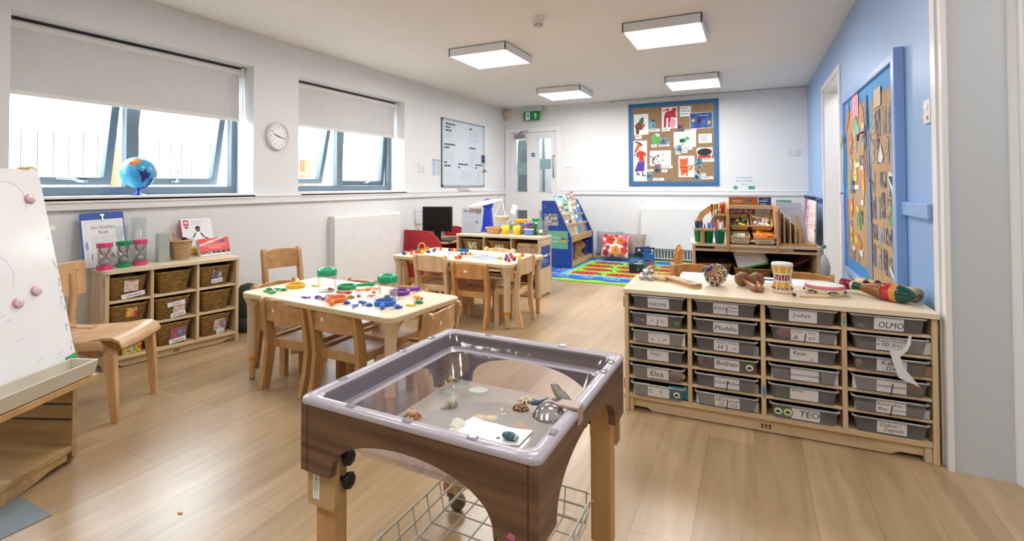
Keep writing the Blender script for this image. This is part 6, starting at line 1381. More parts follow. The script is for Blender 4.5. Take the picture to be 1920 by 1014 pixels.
k = MB(PINE); k.prism(rrect(.6, .862, .0, .34, .04, 5), 'xy', H, H + .016); k.obj('divider_base', t, bev=.004)
k = MB(BIRCH); k.prism([(.74, H + .016), (.80, H + .016), (.80, H + .09), (.79, H + .13), (.765, H + .2), (.74, H + .235)], 'xz', .14, .152); k.lathe([(.014, H + .016), (.014, H + .1)], 12, T(.757, .08, 0)); k.obj('end_divider', t, bev=.003)
def onW(x, y, z): return WM @ Vector((x, y, z))
k = MB(C('#b9c2dc', .6)); k.prism([(0, 0), (.21, 0), (.175, .30), (.002, .31)], 'xy', -.001, .0); k.m(C('#9aa4b8', .6))
for q in ((.02, .08, .25, .254), (.02, .08, .235, .238), (.09, .15, .255, .259), (.02, .08, .20, .203), (.10, .15, .20, .203)): k.rect(q[0], q[1], q[2], q[3], .0006)
o = k.obj('paper_sheet'); tag(o, 'pale blue-white sheet of paper leaning in the paper dividers', 'paper'); o.matrix_world = WM @ T(.628, .20, H + .018) @ Rx(80)
k = MB(C('#6fae96', .6)); k.box(0, .11, -.001, .001, 0, .05); k.m(C('#3a4f8a', .6)); k.prism(blob(.085, .018, .018, .012, 9, .3, 2), 'xz', -.0015, -.001); o = k.obj('green_card'); tag(o, 'green card strip showing above the leaning paper sheet', 'card', loc=onW(.64, .345, H + .285), rz=6)
k = MB(C('#b96424', .5)); k.box(0, .21, -.002, .002, 0, .085); k.m(C('#e8c8a0', .5)); W_ = T(0, -.0024, 0) @ Rx(90); k.rect(.025, .10, .052, .057, 0, W_); k.rect(.025, .095, .040, .045, 0, W_); k.rect(.02, .15, .018, .021, 0, W_); k.m(C('#3a5a8a', .5)); k.flat(blob(.15, .055, .016, .01, 10, .3, 3), 0, W_); k.m(C('#6a9a3a', .5)); k.flat(blob(.135, .04, .016, .008, 10, .3, 5), 0, W_); o = k.obj('orange_sign'); tag(o, 'orange printed sign on top of the writing rack', 'sign', loc=onW(.278, .17, H + .278), rz=6)
k = MB(C('#294878', .5)); k.box(0, .088, -.002, .002, 0, .082); k.m(C('#c9d6e8', .5)); W_ = T(0, -.0024, 0) @ Rx(90); k.rect(.004, .062, .048, .056, 0, W_); k.rect(.01, .05, .03, .034, 0, W_); k.rect(.01, .06, .02, .024, 0, W_); k.rect(.03, .07, .066, .069, 0, W_); o = k.obj('blue_sign'); tag(o, 'dark blue printed sign right of the orange one', 'sign', loc=onW(.492, .165, H + .278), rz=6)
k = MB(PH('redpic', '#8a2f40', '#b0455a', '#5a1f2c', '#c9a08a', '#3a2420')); k.box(0, .20, -.001, .001, 0, .12); tag(k.obj('photo_print'), 'dark red photograph at the back of the writing rack', 'photo', 'photographs in the writing rack', onW(.285, .325, H + .145), 6)
k = MB(PH('darkpic', '#1f1f22', '#8a8a84', '#d8d4c8', '#2a2a2e')); k.box(0, .09, -.001, .001, 0, .12); tag(k.obj('photo_print'), 'black and grey photograph at the back of the writing rack', 'photo', 'photographs in the writing rack', onW(.49, .322, H + .145), 6)
# open card trays in the rack
TRAYC = C('#d6ae74', .5)
def cardtray(lab, x, y, z, w, d, h, word, tilt):
    t = thing('open_tray', lab, 'tray', group='tan trays in the writing rack'); t.matrix_world = WM @ T(x, y, z) @ Rx(tilt)
    k = MB(TRAYC); k.loft([[(p[0], p[1], zz) for p in rrect(-w/2 + e, w/2 - e, e, d - e, .008, 2)] for zz, e in ((0, .008), (h, 0), (h, .004), (.004, .011))], True, True, False); k.obj('tray_body', t)
    if word:
        k = MB(C('#d9cdb8', .6)); k.at(basis((0, .002, h*.12), (1, 0, 0), (0, -.12, 1))); k.rect(-w*.42, w*.42, 0, h*.6, .0008); k.m(INK); k.text(word, .022, T(0, h*.15, .0012), .1, w*.78); k.obj('word_card', t)
    return WM @ T(x, y, z) @ Rx(tilt)
m1 = cardtray('tan tray of dark green and yellow pieces, upper left in the writing rack', .345, .10, H + .10, .135, .15, .05, None, 32)
m2 = cardtray('tan tray of white sticks with a word card, lower left in the rack', .342, -.005, H + .005, .14, .14, .055, 'Soft Pens', 14)
m3 = cardtray('tan tray of pale soft rubbers, upper right in the writing rack', .505, .10, H + .10, .15, .15, .05, None, 32)
m4 = cardtray('tan tray of orange papers with a rubbers card, lower right in rack', .512, -.005, H + .005, .145, .14, .055, 'Rubbers', 14)
def heap(name, lab, M, cols, n, w, d, z, size, seed):
    rg = random.Random(seed); k = MB()
    for i in range(n): k.m(C(cols[i % len(cols)], .5)); k.cb((rg.uniform(-w, w), rg.uniform(.02, d), z + rg.uniform(0, .022)), (size*rg.uniform(.7, 1.4), size*rg.uniform(.5, .9), size*.5), Rz(rg.uniform(0, 180)) @ Rx(rg.uniform(-30, 30)))
    o = k.obj(name, bev=.002); tag(o, lab, 'stationery'); o.matrix_world = M; o['kind'] = 'stuff'
heap('stationery_heap', 'heap of dark green, black and yellow bits in the upper left tray', m1, ['#25402c', '#2c3a2e', '#d8c02a', '#1f2a2a', '#3f6a3a', '#a8302a'], 26, .05, .13, .018, .03, 3)
heap('eraser_heap', 'heap of pale pink, white and mint rubbers in the upper right tray', m3, ['#e8dcd8', '#e2b8b8', '#d8e6d0', '#efe9e2', '#cfc0d8'], 40, .055, .13, .022, .022, 4)
heap('chalk_heap', 'heap of white and green sticks in the lower left tray', m2, ['#e6e6e0', '#d0d8d0', '#7fae90'], 14, .045, .11, .018, .045, 5)
heap('paper_slip_heap', 'heap of orange, yellow and pink paper slips in the lower right tray', m4, ['#e8762a', '#f0a02a', '#e85a6a', '#b8c83a', '#f08a3a'], 16, .05, .11, .03, .06, 6)
# green pots with pencils
def pot(lab, x, y, z, cols, n, L, tip, seed, r=.038):
    t = thing('green_pot', lab, 'pot', onW(x, y, z), 6, 'green pots in the writing rack')
    k = MB(C('#0f9a58', .35)); k.lathe([(.001, 0), (r*.78, 0), (r, .10), (r + .004, .10), (r + .004, .108), (r - .003, .108), (r*.75, .006), (.001, .005)], 24); k.obj('pot_body', t)
    rg = random.Random(seed)
    return [(x + rg.uniform(-r*.55, r*.55), y + rg.uniform(-r*.5, r*.5), z + .01, rg.uniform(-12, 12), rg.uniform(-9, 9), L*rg.uniform(.9, 1.06), cols[i % len(cols)], tip) for i in range(n)]
pens = []
pens += [('pencil', 'dark blue pencil in the left green pot', 'pencils in the left green pot', q) for q in pot('green pot of dark blue pencils, leftmost in the writing rack', .048, .03, H + .008, ['#1f3a66'], 14, .175, '#c9a27a', 1)]
pens += [('crayon', '%s pen in the middle green pot', 'pens in the middle green pot', q) for q in pot('green pot of mixed short pens, middle of the writing rack', .118, .03, H + .004, ['#7a3f9a', '#c8506a', '#2f6ab0', '#e0d0d8'], 9, .145, '#30306a', 2, .04)]
pens += [('marker_pen', '%s marker in the right green pot', 'markers in the right green pot', q) for q in pot('green pot of white-capped markers, rightmost in the writing rack', .198, .005, H + .004, ['#e8ecf2', '#3a5fc8', '#e8e8ee', '#e8702a', '#d8dce8'], 9, .165, '#f0f0f4', 3, .04)]
CN = {'#7a3f9a': 'purple', '#c8506a': 'pink', '#2f6ab0': 'blue', '#e0d0d8': 'pale pink', '#e8ecf2': 'white', '#3a5fc8': 'blue', '#e8e8ee': 'whitish', '#e8702a': 'orange', '#d8dce8': 'pale'}
for nm, lab, grp, q in pens:
    x, y, z, ax, ay, L, c, tip = q; r = .0036 if nm == 'pencil' else .006
    k = MB(C(c, .4)); k.lathe([(r, 0), (r, L*.93), (r*.9, L*.935)], 8); k.m(C(tip if nm == 'pencil' else c, .5)); k.lathe([(r*.95, L*.935), (r*.3, L)], 8)
    o = k.obj(nm); tag(o, lab % CN[c] if '%' in lab else lab, 'pencil' if nm == 'pencil' else 'pen', grp); o.matrix_world = WM @ T(x, y, z) @ Rx(ax) @ Ry(ay)
for i, c in enumerate(('#c02a2a', '#e0c02a', '#1f6a4a', '#e8d03a', '#c8282f', '#b82030')):
    t = thing('scissors', '%s-handled child scissors, %s from the left in the wooden rack' % ({'#c02a2a': 'red', '#e0c02a': 'yellow', '#1f6a4a': 'green', '#e8d03a': 'yellow', '#c8282f': 'red', '#b82030': 'red'}[c], ORD[i]), 'scissors', group='scissors in the wooden rack'); t.matrix_world = WM @ T(.150 + i*.018, .085 + .012*(i % 2), H + .13) @ Rz(70 + 8*i) @ Ry(-4 + 2*i)
    k = MB(C(c, .4))
    for s in (-1, 1):
        k.tube([(s*.012 + .013*math.cos(a), 0, .155 + .02*math.sin(a)) for a in [2*PI*j/14 for j in range(14)]], .0042, 6, True); k.tube([(s*.012, 0, .136), (s*.003, 0, .10), (-s*.003, 0, .085)], .0045, 6)
    k.obj('handle_loop', t); k = MB(STEELC); k.prism([(-.006, .095), (.006, .095), (.002, .0), (-.002, .0)], 'xz', -.0015, .0015); k.obj('blade', t)
# baskets below
basket('empty dark wicker basket, left in the writing shelf unit', WM @ T(.155, .21, .32), .20, .255, .25, .30, .15, 'wicker baskets in the writing shelf unit', None, None, 8)
basket('wicker basket holding white boards, middle of the writing shelf unit', WM @ T(.435, .19, .32), .20, .26, .25, .30, .13, 'wicker baskets in the writing shelf unit', None, None, 8)
basket('wicker basket with a mauve cloth, right in the writing shelf unit', WM @ T(.715, .21, .32), .20, .255, .25, .30, .12, 'wicker baskets in the writing shelf unit', None, None, 8)
for i, (c, y, rz_) in enumerate((('#3aa83a', .02, 16), ('#e0c83a', .045, 20), ('#3aa83a', .07, 17), ('#2f6ac8', .10, 24))):
    t = thing('small_whiteboard', ('green-edged small white board, frontmost in the middle basket', 'yellow-edged small white board in the middle basket', 'green-edged small white board farther back in the middle basket', 'blue-edged small white board at the back of the middle basket')[i], 'whiteboard', group='small white boards in the basket'); t.matrix_world = WM @ T(.335 + i*.012, y + .08, .445 - i*.004) @ Ry(-rz_) @ Rx(78)
    k = MB(C('#e2e2e0', .4)); k.box(.0, .20, 0, .125, -.002, .002); k.obj('writing_face', t); k = MB(C(c, .4)); k.box(-.004, .204, -.012, .0, -.004, .004); k.obj('coloured_edge', t)
k = MB(C('#a0303a', .5)); k.box(0, .03, -.003, .003, 0, .14); k.m(C('#2f4a90', .5)); k.box(-.03, -.005, -.002, .002, .03, .15); o = k.obj('red_ruler'); tag(o, 'red and blue rulers standing behind the small white boards', 'ruler', loc=onW(.50, .26, .43), rz=6)
k = MB(C('#9a5a72', .8)); rg = random.Random(4); n = 10; vs = []; fs = []
for i in range(n + 1):
    for j in range(n + 1): u = i/n; v = j/n; vs.append((-.09 + .2*u, -.08 + .18*v, .02 + .11*u**2 + .02*math.sin(5*v + 3*u)))
for i in range(n):
    for j in range(n): a = i*(n + 1) + j; fs.append((a, a + n + 1, a + n + 2, a + 1))
k.add(vs, fs, True); tag(k.obj('mauve_cloth', solid=.003), 'crumpled mauve cloth spilling out of the right basket', 'cloth', loc=onW(.72, .2, .42), rz=6)
k = MB(C('#d8b03a', .8)); k.sphere((0, 0, .02), (.05, .035, .025), 12, 8); tag(k.obj('yellow_cloth'), 'yellow bit of cloth at the front of the right basket', 'cloth', loc=onW(.68, .10, .42))
# paper notice on the back wall and hanging aprons
k = MB(C('#dbe4ea', .6), basis((-.232, YB, 1.018), (1, 0, 0), (0, 0, 1))); k.box(0, .30, 0, .225, .0006, .003); k.m(C('#4f6474', .6)); k.text('Our Ready for', .034, T(.15, .175, .0034), 0, .24); k.text('School Reading', .034, T(.15, .13, .0034), 0, .26); k.text('Area', .034, T(.15, .085, .0034), 0, .08); k.m(C('#3f9a8a', .6)); k.flat(ell(.04, .045, .030, .030, 16), .0034); k.rect(.2, .28, .022, .07, .0034); k.m(C('#b8b85a', .6)); k.flat(ell(.042, .026, .018, .008, 10), .0038); k.m(C('#b85a78', .6)); k.flat(ell(.042, .042, .014, .007, 10), .0039); k.m(C('#c0504a', .6)); k.flat(ell(.262, .048, .009, .008, 8), .0038)
tag(k.obj('wall_notice'), 'pale Our Ready for School Reading Area notice under the display board', 'notice')
t = thing('coat_rail', 'dark rail of small hooks on the blue wall in the far right corner', 'rail', (XR, 6.3, .93)); k = MB(C('#3a5fae', .5)); k.box(-.02, 0, 0, 1.3, -.02, .02); k.obj('rail_board', t); k = MB(C('#22242a', .4, .5))
for i in range(6): k = MB(C('#22242a', .4, .5)); k.tube([(-.02, .08 + i*.22, 0), (-.06, .08 + i*.22, -.005), (-.075, .08 + i*.22, .02), (-.07, .08 + i*.22, .045)], .006, 6); k.obj('hook', t)
AP = [(6.40, .48, ('#c9b48a', '#e0e0dc', '#5a5a58'), 'tan and white apron hanging nearest the doorway'), (6.62, .60, ('#e08aa0', '#e8e0e4', '#7a5ab0'), 'pink and white striped apron second from the doorway'), (6.84, .66, ('#d8d04a', '#c8d8d0', '#4a6a6a'), 'yellow-green apron third from the doorway'), (7.06, .55, ('#8a6ac0', '#d8c8e0', '#c05a7a'), 'purple patterned apron fourth from the doorway'), (7.28, .6, ('#5a8a5a', '#d85a7a', '#e0d8c8'), 'green and pink apron nearest the back corner')]
for i, (y, h, cs, lab) in enumerate(AP):
    k = MB(speckle('apron_%d' % i, (cs[2], cs[0], cs[1], cs[0], cs[1]), 13, .85)); n = 8; rings = []
    for j in range(9):
        v = j/8; w = .05 + .07*min(1, v*2.2); rings.append([(-.045 - .03*v + .016*math.sin(q*1.7 + i), -w + 2*w*q/n, -h*v) for q in range(n + 1)])
    k.loft(rings, False, False, True); tag(k.obj('hanging_apron', solid=.006), lab, 'apron', 'aprons hanging in the corner', (XR - .02, y, .93))
k = MB(C('#9a9ca4', .8)); k.loft([[(r*math.cos(2*PI*i/14), r*1.1*math.sin(2*PI*i/14), z) for i in range(14)] for z, r in ((0, .03), (.03, .045), (.10, .05), (.17, .035), (.21, .01))]); tag(k.obj('grey_bag'), 'grey cloth bag hanging low beside the writing shelf unit', 'bag', loc=(.60, 5.62, .24))
k = MB(C('#2f7a4a', .6)); k.tube([(0, 0, 0), (-.01, .005, .05), (0, .01, .09)], .005, 6); k.sphere((0, .01, .085), (.02, .010, .02), 10, 6); tag(k.obj('green_strap'), 'green strap above the grey cloth bag', 'strap', loc=(.60, 5.62, .44))
# ------------------------------------------------------------------ display board on the back wall
t = thing('display_board', 'square brown display board with blue scalloped border on the back wall', 'display board', (-1.643, YB, 1.10))
BW, BH = 1.236, 1.218
HESS = wood('hessian_backing', '#8a6f52', '#a38765', (60, 60, 60), .9)
k = MB(HESS); k.box(0, BW, -.012, 0, 0, BH); k.obj('hessian_panel', t)
def scallop(w, h, b, n, m):
    """border strips with a scalloped inner edge, drawn in board coordinates"""
    out = []
    st_ = (w - 2*b)/n
    top = [(0, h), (w, h), (w, h - b)]; bot = [(0, 0), (w, 0), (w, b)]
    for i in range(n*4 + 1):
        x = w - b - (w - 2*b)*i/(n*4); o = .5*st_*abs(math.sin(PI*i/4)); top.append((x, h - b - o*.55)); bot.append((x, b + o*.55))
    top.append((0, h - b)); bot.append((0, b))
    lf, rt = [(0, b), (0, h - b)], [(w, b), (w, h - b)]; k2 = int(m)
    for i in range(k2*4 + 1):
        y = h - b - (h - 2*b)*i/(k2*4); o = .5*st_*abs(math.sin(PI*i/4)); lf.append((b + o*.55, y)); rt.append((w - b - o*.55, y))
    return [top, bot[::-1], lf, rt]
k = MB(C('#2f6d9f', .6)); k.at(basis((0, -.0126, 0), (1, 0, 0), (0, 0, 1)))
for q in scallop(BW, BH, .045, 26, 26): k.flat(q)
k.at(Matrix.Identity(4)); k.m(C('#235a8c', .6)); k.box(-.008, .0, -.016, 0, -.008, BH + .008); k.box(BW, BW + .008, -.016, 0, -.008, BH + .008); k.box(-.008, BW + .008, -.016, 0, BH, BH + .008); k.box(-.008, BW + .008, -.016, 0, -.008, 0); k.obj('scalloped_border', t)
def pinned(name, label, cat, r, fn, group=None, base='#eceef0', lift_=.0145, outline=None):
    x0, y0, x1, y1 = r
    k = MB(C(base, .7)); M = basis((-1.643 + x0, YB - lift_, 1.10 + y0), (1, 0, 0), (0, 0, 1)); k.at(M); w, h = x1 - x0, y1 - y0
    if outline: k.flat([(a*w, b*h) for a, b in outline])
    else: k.rect(0, w, 0, h)
    if fn: fn(k, w, h)
    return tag(k.obj(name, solid=.0), label, cat, group)
def P(k, h, pts, w, ht, z): k.m(C(h, .7)); k.flat([(a*w, b*ht) for a, b in pts], z)
B_ = lambda k, h, cx, cy, rx, ry, w, ht, z, s=1, j=.15: (k.m(C(h, .7)), k.flat([(a*w, b*ht) for a, b in blob(cx, cy, rx, ry, 14, j, s)], z))
def frog(k, w, h):
    B_(k, '#7a4a3a', .38, .42, .30, .20, w, h, .0004, 2); B_(k, '#5f3f34', .25, .2, .12, .2, w, h, .0006, 3); B_(k, '#4f6a4a', .52, .66, .18, .14, w, h, .0008, 4); B_(k, '#b8603a', .65, .45, .12, .08, w, h, .001, 5); B_(k, '#3f7a4f', .6, .78, .1, .06, w, h, .0012, 6)
def beast(k, w, h):
    P(k, '#b22a3c', [(.12, .05), (.28, .06), (.30, .5), (.42, .5), (.40, .08), (.55, .06), (.58, .52), (.95, .5), (.96, .58), (.9, .62), (.95, .95), (.75, .97), (.6, .85), (.25, .78), (.15, .6)], w, h, .0004); B_(k, '#e0a030', .18, .86, .13, .05, w, h, .0008, 3); B_(k, '#c8402f', .35, .88, .16, .06, w, h, .0006, 5); B_(k, '#e2a0aa', .7, .25, .22, .22, w, h, .0007, 4)
def lines(n, c='#7f858c'):
    def f(k, w, h):
        k.m(C(c, .7)); rg = random.Random(int(w*1000) + n)
        for i in range(n):
            y = h*(.88 - .78*(i + .5)/n); k.rect(w*.1, w*rg.uniform(.6, .92), y, y + h*.16/n + .002, .0004)
    return f
def words_(*ws):
    def f(k, w, h):
        k.m(C('#50555c', .7))
        for i, s in enumerate(ws): k.text(s, h*.2, T(w*.5, h*(.72 - i*.28), .0004), .1, w*.8)
    return f
def night(k, w, h):
    k.m(speckle('blue_night', ('#20305f', '#2f4f96', '#4a6ab0', '#1c2748'), 9)); k.rect(w*.02, w*.98, h*.03, h*.97, .0004); B_(k, '#d8c850', .14, .52, .065, .09, w, h, .0008, 2, .03); B_(k, '#d8b83a', .84, .34, .075, .12, w, h, .0008, 5, .2); B_(k, '#33203f', .42, .55, .10, .2, w, h, .0007, 4, .3); B_(k, '#8fa8d8', .6, .8, .25, .03, w, h, .0006, 6)
def green(k, w, h): B_(k, '#5fae5f', .5, .4, .46, .38, w, h, .0003, 3, .06); B_(k, '#e8eee8', .6, .85, .3, .13, w, h, .0005, 2, .1); B_(k, '#3f9a4a', .38, .8, .12, .09, w, h, .0007, 5); B_(k, '#2f5a36', .42, .8, .05, .03, w, h, .0009, 1); B_(k, '#2f5a36', .62, .8, .05, .03, w, h, .0009, 2)
def bird(k, w, h): B_(k, '#2f8a4a', .42, .42, .15, .16, w, h, .0004, 3, .3); B_(k, '#1f4a33', .36, .40, .09, .12, w, h, .0006, 5, .3); B_(k, '#4fae5a', .6, .56, .09, .11, w, h, .0006, 6); P(k, '#3a3f3f', [(.67, .56), (.76, .52), (.67, .5)], w, h, .0008); P(k, '#30302e', [(.35, .2), (.45, .2), (.44, .14), (.36, .14)], w, h, .0006)
def figure(k, w, h):
    P(k, '#cf6a3a', [(.05, .72), (.30, .92), (.7, .9), (.55, .82), (.2, .70)], w, h, .0003); B_(k, '#f0d8cc', .58, .80, .2, .05, w, h, .0005, 2, .05); P(k, '#2a2a2e', [(.12, .98), (.45, .96), (.7, .9), (.6, .89), (.35, .93), (.12, .955)], w, h, .0007); P(k, '#2a2a2e', [(.03, .64), (.5, .76), (.52, .73), (.05, .62)], w, h, .0006)
    P(k, '#cf3a24', [(.42, .72), (.62, .75), (.80, .72), (.96, .66), (.92, .61), (.78, .63), (.80, .49), (.40, .49), (.40, .6), (.25, .57), (.22, .64)], w, h, .0007); P(k, '#5f3a96', [(.36, .485), (.82, .485), (.80, .26), (.6, .24), (.45, .25), (.3, .24), (.08, .25), (.2, .36)], w, h, .0007); P(k, '#2c2a2c', [(.22, .26), (.28, .26), (.32, .19), (.46, .17), (.46, .145), (.24, .15)], w, h, .0008); P(k, '#2c2a2c', [(.62, .25), (.67, .25), (.72, .16), (.9, .14), (.9, .115), (.64, .13)], w, h, .0008); P(k, '#3a2a2a', [(.5, .79), (.64, .77), (.62, .78), (.52, .795)], w, h, .0009)
def dog(k, w, h):
    for i, (x, y, rx, ry) in enumerate(((.08, .60, .06, .04), (.2, .45, .05, .12), (.26, .58, .04, .05), (.14, .3, .03, .16), (.2, .16, .05, .05), (.38, .62, .05, .08), (.42, .25, .04, .04), (.34, .42, .03, .05))): B_(k, '#26262a', x, y, rx, ry, w, h, .0004, i, .35)
    B_(k, '#b89a78', .45, .70, .04, .06, w, h, .0005, 2); B_(k, '#a8906f', .62, .72, .04, .06, w, h, .0005, 3); P(k, '#26262a', [(.52, .38), (.60, .30), (.68, .40), (.67, .34), (.60, .26), (.53, .33)], w, h, .0006); B_(k, '#26262a', .61, .44, .025, .03, w, h, .0006, 4)
def potp(k, w, h): P(k, '#c9552a', [(.1, .0), (.88, .0), (.92, .3), (.08, .3)], w, h, .0004); B_(k, '#232428', .5, .58, .47, .34, w, h, .0006, 7, .1); P(k, '#7a3a24', [(.12, .28), (.88, .28), (.8, .2), (.5, .16), (.2, .2)], w, h, .0005)
def cat(k, w, h):
    P(k, '#dc6428', [(.06, .94), (.18, .86), (.48, .87), (.60, .96), (.62, .70), (.56, .58), (.56, .5), (.75, .58), (.8, .52), (.62, .42), (.60, .26), (.58, .06), (.48, .04), (.46, .16), (.36, .16), (.3, .06), (.2, .1), (.12, .14), (.16, .22), (.1, .42), (.05, .52), (.10, .62)], w, h, .0004); P(k, '#dc6428', [(.62, .30), (.82, .34), (.98, .58), (.86, .58), (.74, .42), (.62, .38)], w, h, .0004)
    for y in (.48, .31): P(k, '#6a3a2a', [(.12, y), (.3, y - .025), (.58, y), (.58, y - .03), (.3, y - .055), (.12, y - .03)], w, h, .0007)
    for x in (.22, .40): B_(k, '#5a3222', x, .76, .05, .022, w, h, .0007, 2)
    P(k, '#5a3222', [(.24, .66), (.34, .61), (.46, .67), (.34, .64)], w, h, .0007)
    for a in ((.80, .36), (.86, .46)): B_(k, '#6a3a2a', a[0], a[1], .05, .02, w, h, .0007, 4)
IT = {'frog': (0.071,0.758,0.282,1.071), 'dragon': (0.476,0.833,0.692,1.146), 'note': (0.731,0.997,0.882,1.145), 'night': (0.867,0.812,1.168,1.041), 'greenfrog': (0.326,0.608,0.457,0.770), 'bird': (0.641,0.551,0.945,0.777), 'note2': (0.979,0.600,1.155,0.732), 'witch': (0.058,0.062,0.259,0.672), 'dog': (0.298,0.290,0.600,0.513), 'pot': (0.948,0.382,1.164,0.539), 'cat': (0.704,0.118,0.919,0.424)}
GP = 'paintings pinned on the back display board'
pinned('child_painting', 'child painting of a brown animal with green back, upper left of board', 'painting', IT['frog'], frog, GP)
pinned('child_painting', 'child painting of a red and pink beast at the top of the board', 'painting', IT['dragon'], beast, GP)
pinned('handwritten_note', 'white handwritten note right of the red beast painting', 'note', IT['note'], lines(3, '#5a6068'), None, '#e6e9ee')
pinned('night_picture', 'blue night-time picture with two yellow lights, upper right of board', 'picture', IT['night'], night, GP, '#dfe4ea')
pinned('child_painting', 'round green painted creature cut-out in the board\'s upper middle', 'painting', IT['greenfrog'], green, GP, '#8fbf8a', .0145, ell(.5, .48, .5, .5, 20))
pinned('child_painting', 'child painting of a small green bird on white paper', 'painting', IT['bird'], bird, GP)
pinned('handwritten_note', 'white printed notice at the right edge of the board', 'note', IT['note2'], lines(5), None, '#e6e9ee')
pinned('child_painting', 'tall painting of a figure in red top and purple skirt, board\'s left edge', 'painting', IT['witch'], figure, GP)
pinned('child_painting', 'child painting of a black and white spotted animal', 'painting', IT['dog'], dog, GP)
pinned('child_painting', 'painted black pot over orange flames at the right of the board', 'painting', IT['pot'], potp, GP, '#eceef0', .0145, [(.08, 0), (.92, 0), (1, .55), (.98, 1), (.08, .98), (0, .8), (.05, .4)])
pinned('child_painting', 'child painting of a striped orange cat near the board\'s lower right', 'painting', IT['cat'], cat, GP)
PHO = [('ph1', (0.289,0.842,0.384,0.978), 'beside the brown animal painting'), ('ph2', (0.698,0.785,0.785,0.918), 'right of the red beast painting\'s foot'), ('ph3', (0.466,0.599,0.591,0.704), 'right of the round green creature'), ('ph4', (0.659,0.444,0.746,0.582), 'at the lower left corner of the bird painting'), ('ph5', (0.933,0.253,1.025,0.384), 'below the black pot painting'), ('ph6', (0.370,0.183,0.461,0.314), 'below the spotted animal painting'), ('ph7', (0.253,0.069,0.337,0.204), 'beside the tall figure painting\'s feet'), ('ph8', (0.918,0.082,1.003,0.209), 'right of the orange cat\'s feet')]
for i, (n_, r, where) in enumerate(PHO):
    def f(k, w, h, i=i): k.m(speckle('board_photo_%d' % (i % 4), (('#1f2a33', '#4a6a78', '#7fb0c0', '#3a3a40'), ('#26262a', '#5a6a74', '#b05a5a', '#8aa4ac'), ('#2a3338', '#3f7a90', '#a8a09a', '#5a4a44'), ('#20282c', '#4f7f95', '#c0c8c8', '#33383c'))[i % 4], 14)); k.rect(0, w, 0, h, .0004)
    pinned('small_photo', 'small photograph pinned %s' % where, 'photo', r, f, 'small photographs on the back board', '#4a5a60', .016)
CAP = [((0.287,0.794,0.447,0.840), 'under the topmost left photograph'), ((0.473,0.794,0.594,0.837), 'under the red beast painting'), ((0.791,0.778,0.953,0.809), 'just below the blue night picture'), ((0.088,0.699,0.184,0.752), 'under the brown animal painting'), ((0.317,0.564,0.402,0.606), 'under the round green creature'), ((0.428,0.573,0.583,0.602), 'under the wide photograph beside the green creature'), ((0.753,0.512,0.894,0.556), 'under the bird painting'), ((0.752,0.468,0.828,0.505), 'second below the bird painting'), ((1.024,0.332,1.183,0.379), 'under the black pot painting'), ((0.465,0.249,0.620,0.287), 'under the spotted animal painting'), ((0.465,0.192,0.549,0.234), 'second below the spotted animal painting'), ((0.260,0.206,0.350,0.237), 'above the photograph at the tall figure\'s feet'), ((0.340,0.068,0.499,0.109), 'at the bottom left of the board'), ((1.011,0.132,1.071,0.172), 'above the strip at the board\'s bottom right'), ((1.010,0.086,1.170,0.124), 'at the bottom right of the board')]
for r, where in CAP: pinned('caption_strip', 'white caption strip %s' % where, 'caption', r, lines(1), 'white caption strips on the back board', '#e4e6ea', .0152)
# ------------------------------------------------------------------ display board on the blue wall
Y0, Y1, Z0, Z1 = 3.165, 4.80, .47, 1.735
t = thing('display_board', 'large display board of class photos on the blue wall, above the drums', 'display board', (XR, Y1, Z0))
W2_, H2_ = Y1 - Y0, Z1 - Z0
M0 = basis((0, 0, 0), (0, -1, 0), (0, 0, 1))           # local x runs toward the camera, y up, z out of the wall
k = MB(TRIMB, M0); k.box(-.045, 0, -.045, H2_ + .045, 0, .028); k.box(W2_, W2_ + .06, -.045, H2_ + .045, 0, .045); k.box(0, W2_, H2_, H2_ + .045, 0, .028); k.box(0, W2_, -.045, 0, 0, .028); k.obj('blue_frame', t, bev=.004)
k = MB(C('#3a92d4', .6), M0); k.box(0, W2_, 0, H2_, 0, .010); k.obj('blue_backing', t)
KR = wood('brown_kraft_paper', '#a98a64', '#bf9f77', (8, 40, 3), .8)
def wavy(x0, x1, y0, y1, amp, n, sd):
    rg = random.Random(sd); P_ = [(x0, y0), (x1, y0)]
    for i in range(n + 1): P_.append((x1 - (x1 - x0)*i/n, y1 + (amp if i % 2 else -amp)*rg.uniform(.5, 1)))
    return P_
k = MB(KR, M0); k.flat(wavy(.09, .80, .085, H2_ - .09, .010, 22, 1), .0112); k.flat(wavy(.965, W2_ - .03, .02, H2_ - .11, .012, 20, 2), .0112); k.obj('brown_paper', t)
k = MB(C('#8a8c92', .8), M0); P_ = [(.93, .0), (.945, 1.0)]; L_ = [(.80 - .02*math.sin(i*2.1), .06 + .07*i) for i in range(14)]; k.flat([(.95, .02)] + [(.955, .98)] + L_[::-1], .0125); k.obj('grey_roll', t)
k = MB(C('#1f2b36', .8), M0); k.flat([(.845, 1.2), (.875, 1.2), (.965, .4), (.95, .1), (.935, .5)], .0132); k.m(C('#3a86c8', .6)); k.flat([(.875, 1.0), (.895, 1.0), (.94, .4), (.925, .4)], .014); k.obj('dark_gap', t)
def bp(name, label, cat, a, b, mat, group, out=.0135, z=0, fn=None):
    """a, b: (y, z) upper-left and lower-right corners on the wall"""
    k = MB(mat); M = basis((XR - out, a[0], b[1]), (0, -1, 0), (0, 0, 1)); k.at(M); w, h = a[0] - b[0], a[1] - b[1]
    if fn: fn(k, w, h)
    else: k.rect(0, w, 0, h)
    return tag(k.obj(name), label, cat, group)
